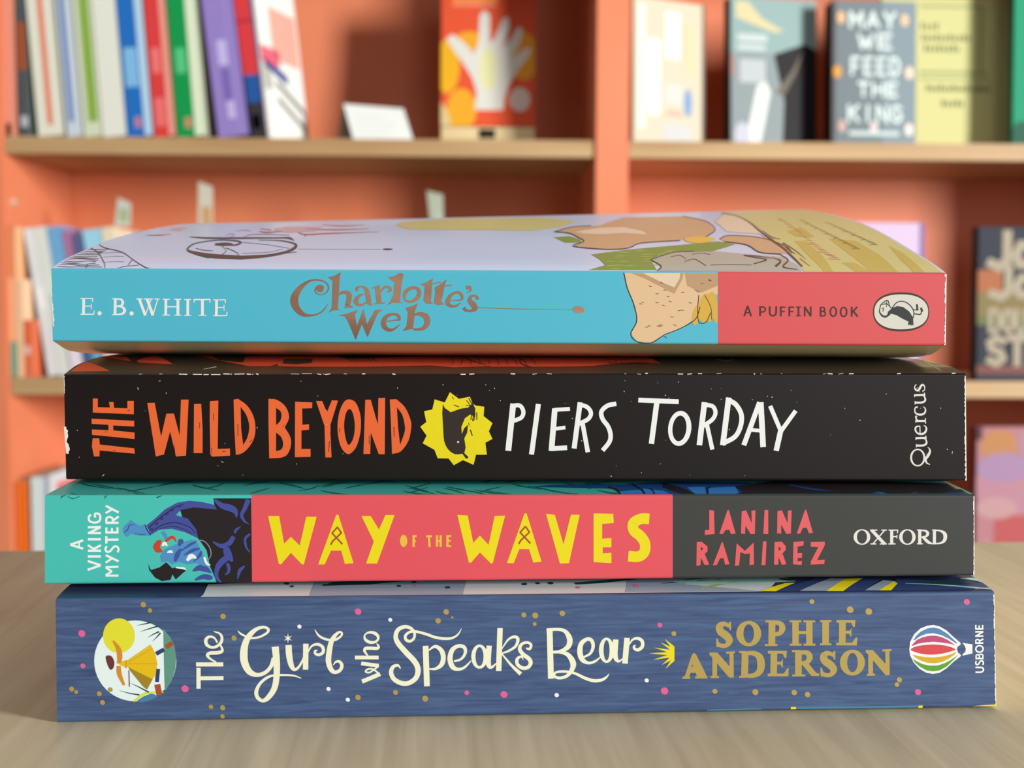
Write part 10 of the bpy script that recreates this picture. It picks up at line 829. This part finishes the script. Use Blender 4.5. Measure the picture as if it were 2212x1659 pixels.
# bookmarks standing up out of books further along the middle shelf (the stack hides the books)
for (a, wpx, H, lean_, top, sp, cols, lab) in (
        (312, 60, .205, 5, 435, (214, 210, 200), ((236, 238, 224), (196, 214, 168)), 'white bookmark with a pale green band standing above the leaning books'),
        (470, 90, .200, 2, 400, (240, 226, 200), ((244, 236, 214), (238, 186, 130)), 'white and orange bookmark standing up beside the green tipped one'),
        (935, 70, .200, 0, 416, (220, 214, 200), ((206, 214, 188), (214, 220, 204)), 'narrow grey-green bookmark poking up behind the middle of the stack')):
    if a != 312:
        shelf_book('slim_book', at(a, ym), ym, Z2, wpx * PXM, H, 0.15, 0, R(-lean_), (c(*sp), c(*sp)), {470: 'cream book holding the white and orange bookmark', 935: 'pale book holding the grey-green bookmark'}[a], 'books behind the stack on the middle shelf')
    bx = {312: 257, 470: 433, 935: 935}[a]
    yb = ym + .045
    zt = EYE_Z + (650 - top) / 2600 * yb
    zb = Z2 + (.2275 if a == 312 else H + .0006)
    ww = {312: 36, 470: 34, 935: 24}[a] * yb / 2600
    b = empty('bookmark', (at(bx, yb), yb, zb), R(-12))
    tag(b, lab, 'bookmark', 'bookmarks on the middle shelf')
    hh = zt - zb
    M = Mesh()
    sl = {312: -.006, 470: -.002, 935: .010}[a]
    tip = .35 * ww
    pts = [(0, 0), (ww, 0), (ww - sl * .2, hh - tip), (-sl, hh)]
    for yy, fl in ((0, False), (.0008, True)):
        M.face([(p[0], yy, p[1]) for p in (pts[::-1] if fl else pts)], c(*cols[0]))
    for i in range(4):
        p, q = pts[i], pts[(i + 1) % 4]
        M.face([(p[0], 0, p[1]), (p[0], .0008, p[1]), (q[0], .0008, q[1]), (q[0], 0, q[1])], c(*cols[0]))
    M.face([(ww * .3, -.0002, hh * .15), (ww * .95, -.0002, hh * .15), (ww * .9, -.0002, hh * .6), (ww * .3, -.0002, hh * .6)], c(*cols[1]))
    M.build('paper_slip', b)

# middle shelf, right
facing_book('standing_book', at(1850, FY + .045), FY + .045, Z2, .110, .240, .020, R(4), R(-2), c(212, 186, 212), c(150, 124, 170), 'pale lilac book behind the right end of the stack', art=[(rect(.93, 0, 1, 1), c(132, 106, 160))])
be = c(166, 152, 128)
art = [(rect(0, .58, .26, .72), c(166, 98, 58)), (rect(0, .40, 1, .58), c(128, 110, 66)), (rect(0, .36, 1, .42), c(102, 110, 60)), (rect(0, .04, 1, .10), c(118, 70, 64))]
art += words('Jo', .10, .74, .26, .22, .04, .10, be, 1.6) + words('Jo', .12, .545, .26, .19, .03, .09, be, 1.6) + words('DOU', .14, .32, .10, .14, .04, .05, be, 1.6) + words('ST', .12, .11, .18, .17, .04, .08, be, 1.6) + words('I', .48, .11, .18, .17, .04, .08, be, 1.6)
facing_book('standing_book', at(2119, ym), ym, Z2, .146, .232, .022, R(2), R(-2), c(40, 44, 56), c(32, 32, 40), 'dark navy book with large beige letters at the right end of the middle shelf', art=art)

# bottom shelf
Z3 = SHELF[0] + 0.0003
yl = FY + 0.006
shelf_book('slim_book', at(33, yl), yl, Z3, 26 * yl / 2600, .198, .15, 0, 0, (c(244, 112, 24), c(250, 160, 110)), 'orange book standing low on the left, beside the white boxed book', 'books on the bottom shelf', spine_art=[(.0, 0, .14, 1, c(240, 140, 90))])
shelf_book('slim_book', at(68, yl), yl, Z3, 28 * yl / 2600, .205, .16, R(-1.5), 0, (c(228, 236, 230), c(214, 218, 222)), 'white book standing low on the left with its cover turned to the right', 'books on the bottom shelf', cover_art=[(rect(.0, 0, .12, 1), c(150, 160, 170)), (rect(.3, .3, .9, .92), c(232, 120, 112))])
art = [(oval(.24, .90, .20, .085), c(177, 120, 72)), (oval(.62, .92, .2, .1), c(164, 120, 128)), (oval(.45, .68, .5, .16), c(172, 120, 132)), (oval(.3, .78, .3, .08), c(156, 121, 152)), (rect(.2, .0, 1, .52), c(174, 76, 76)), (oval(.22, .56, .22, .06), c(180, 136, 136)), (oval(.1, .2, .1, .2), c(177, 120, 120)), (oval(.62, .3, .3, .05), c(164, 64, 65)), (rect(0, .93, .06, 1), c(76, 40, 48))]
facing_book('standing_book', at(2131, yl), yl, Z3, .15, .283, .02, R(4), R(-2), c(171, 112, 116), c(112, 64, 72), 'pink and red picture book low on the right of the bookcase', art=art)
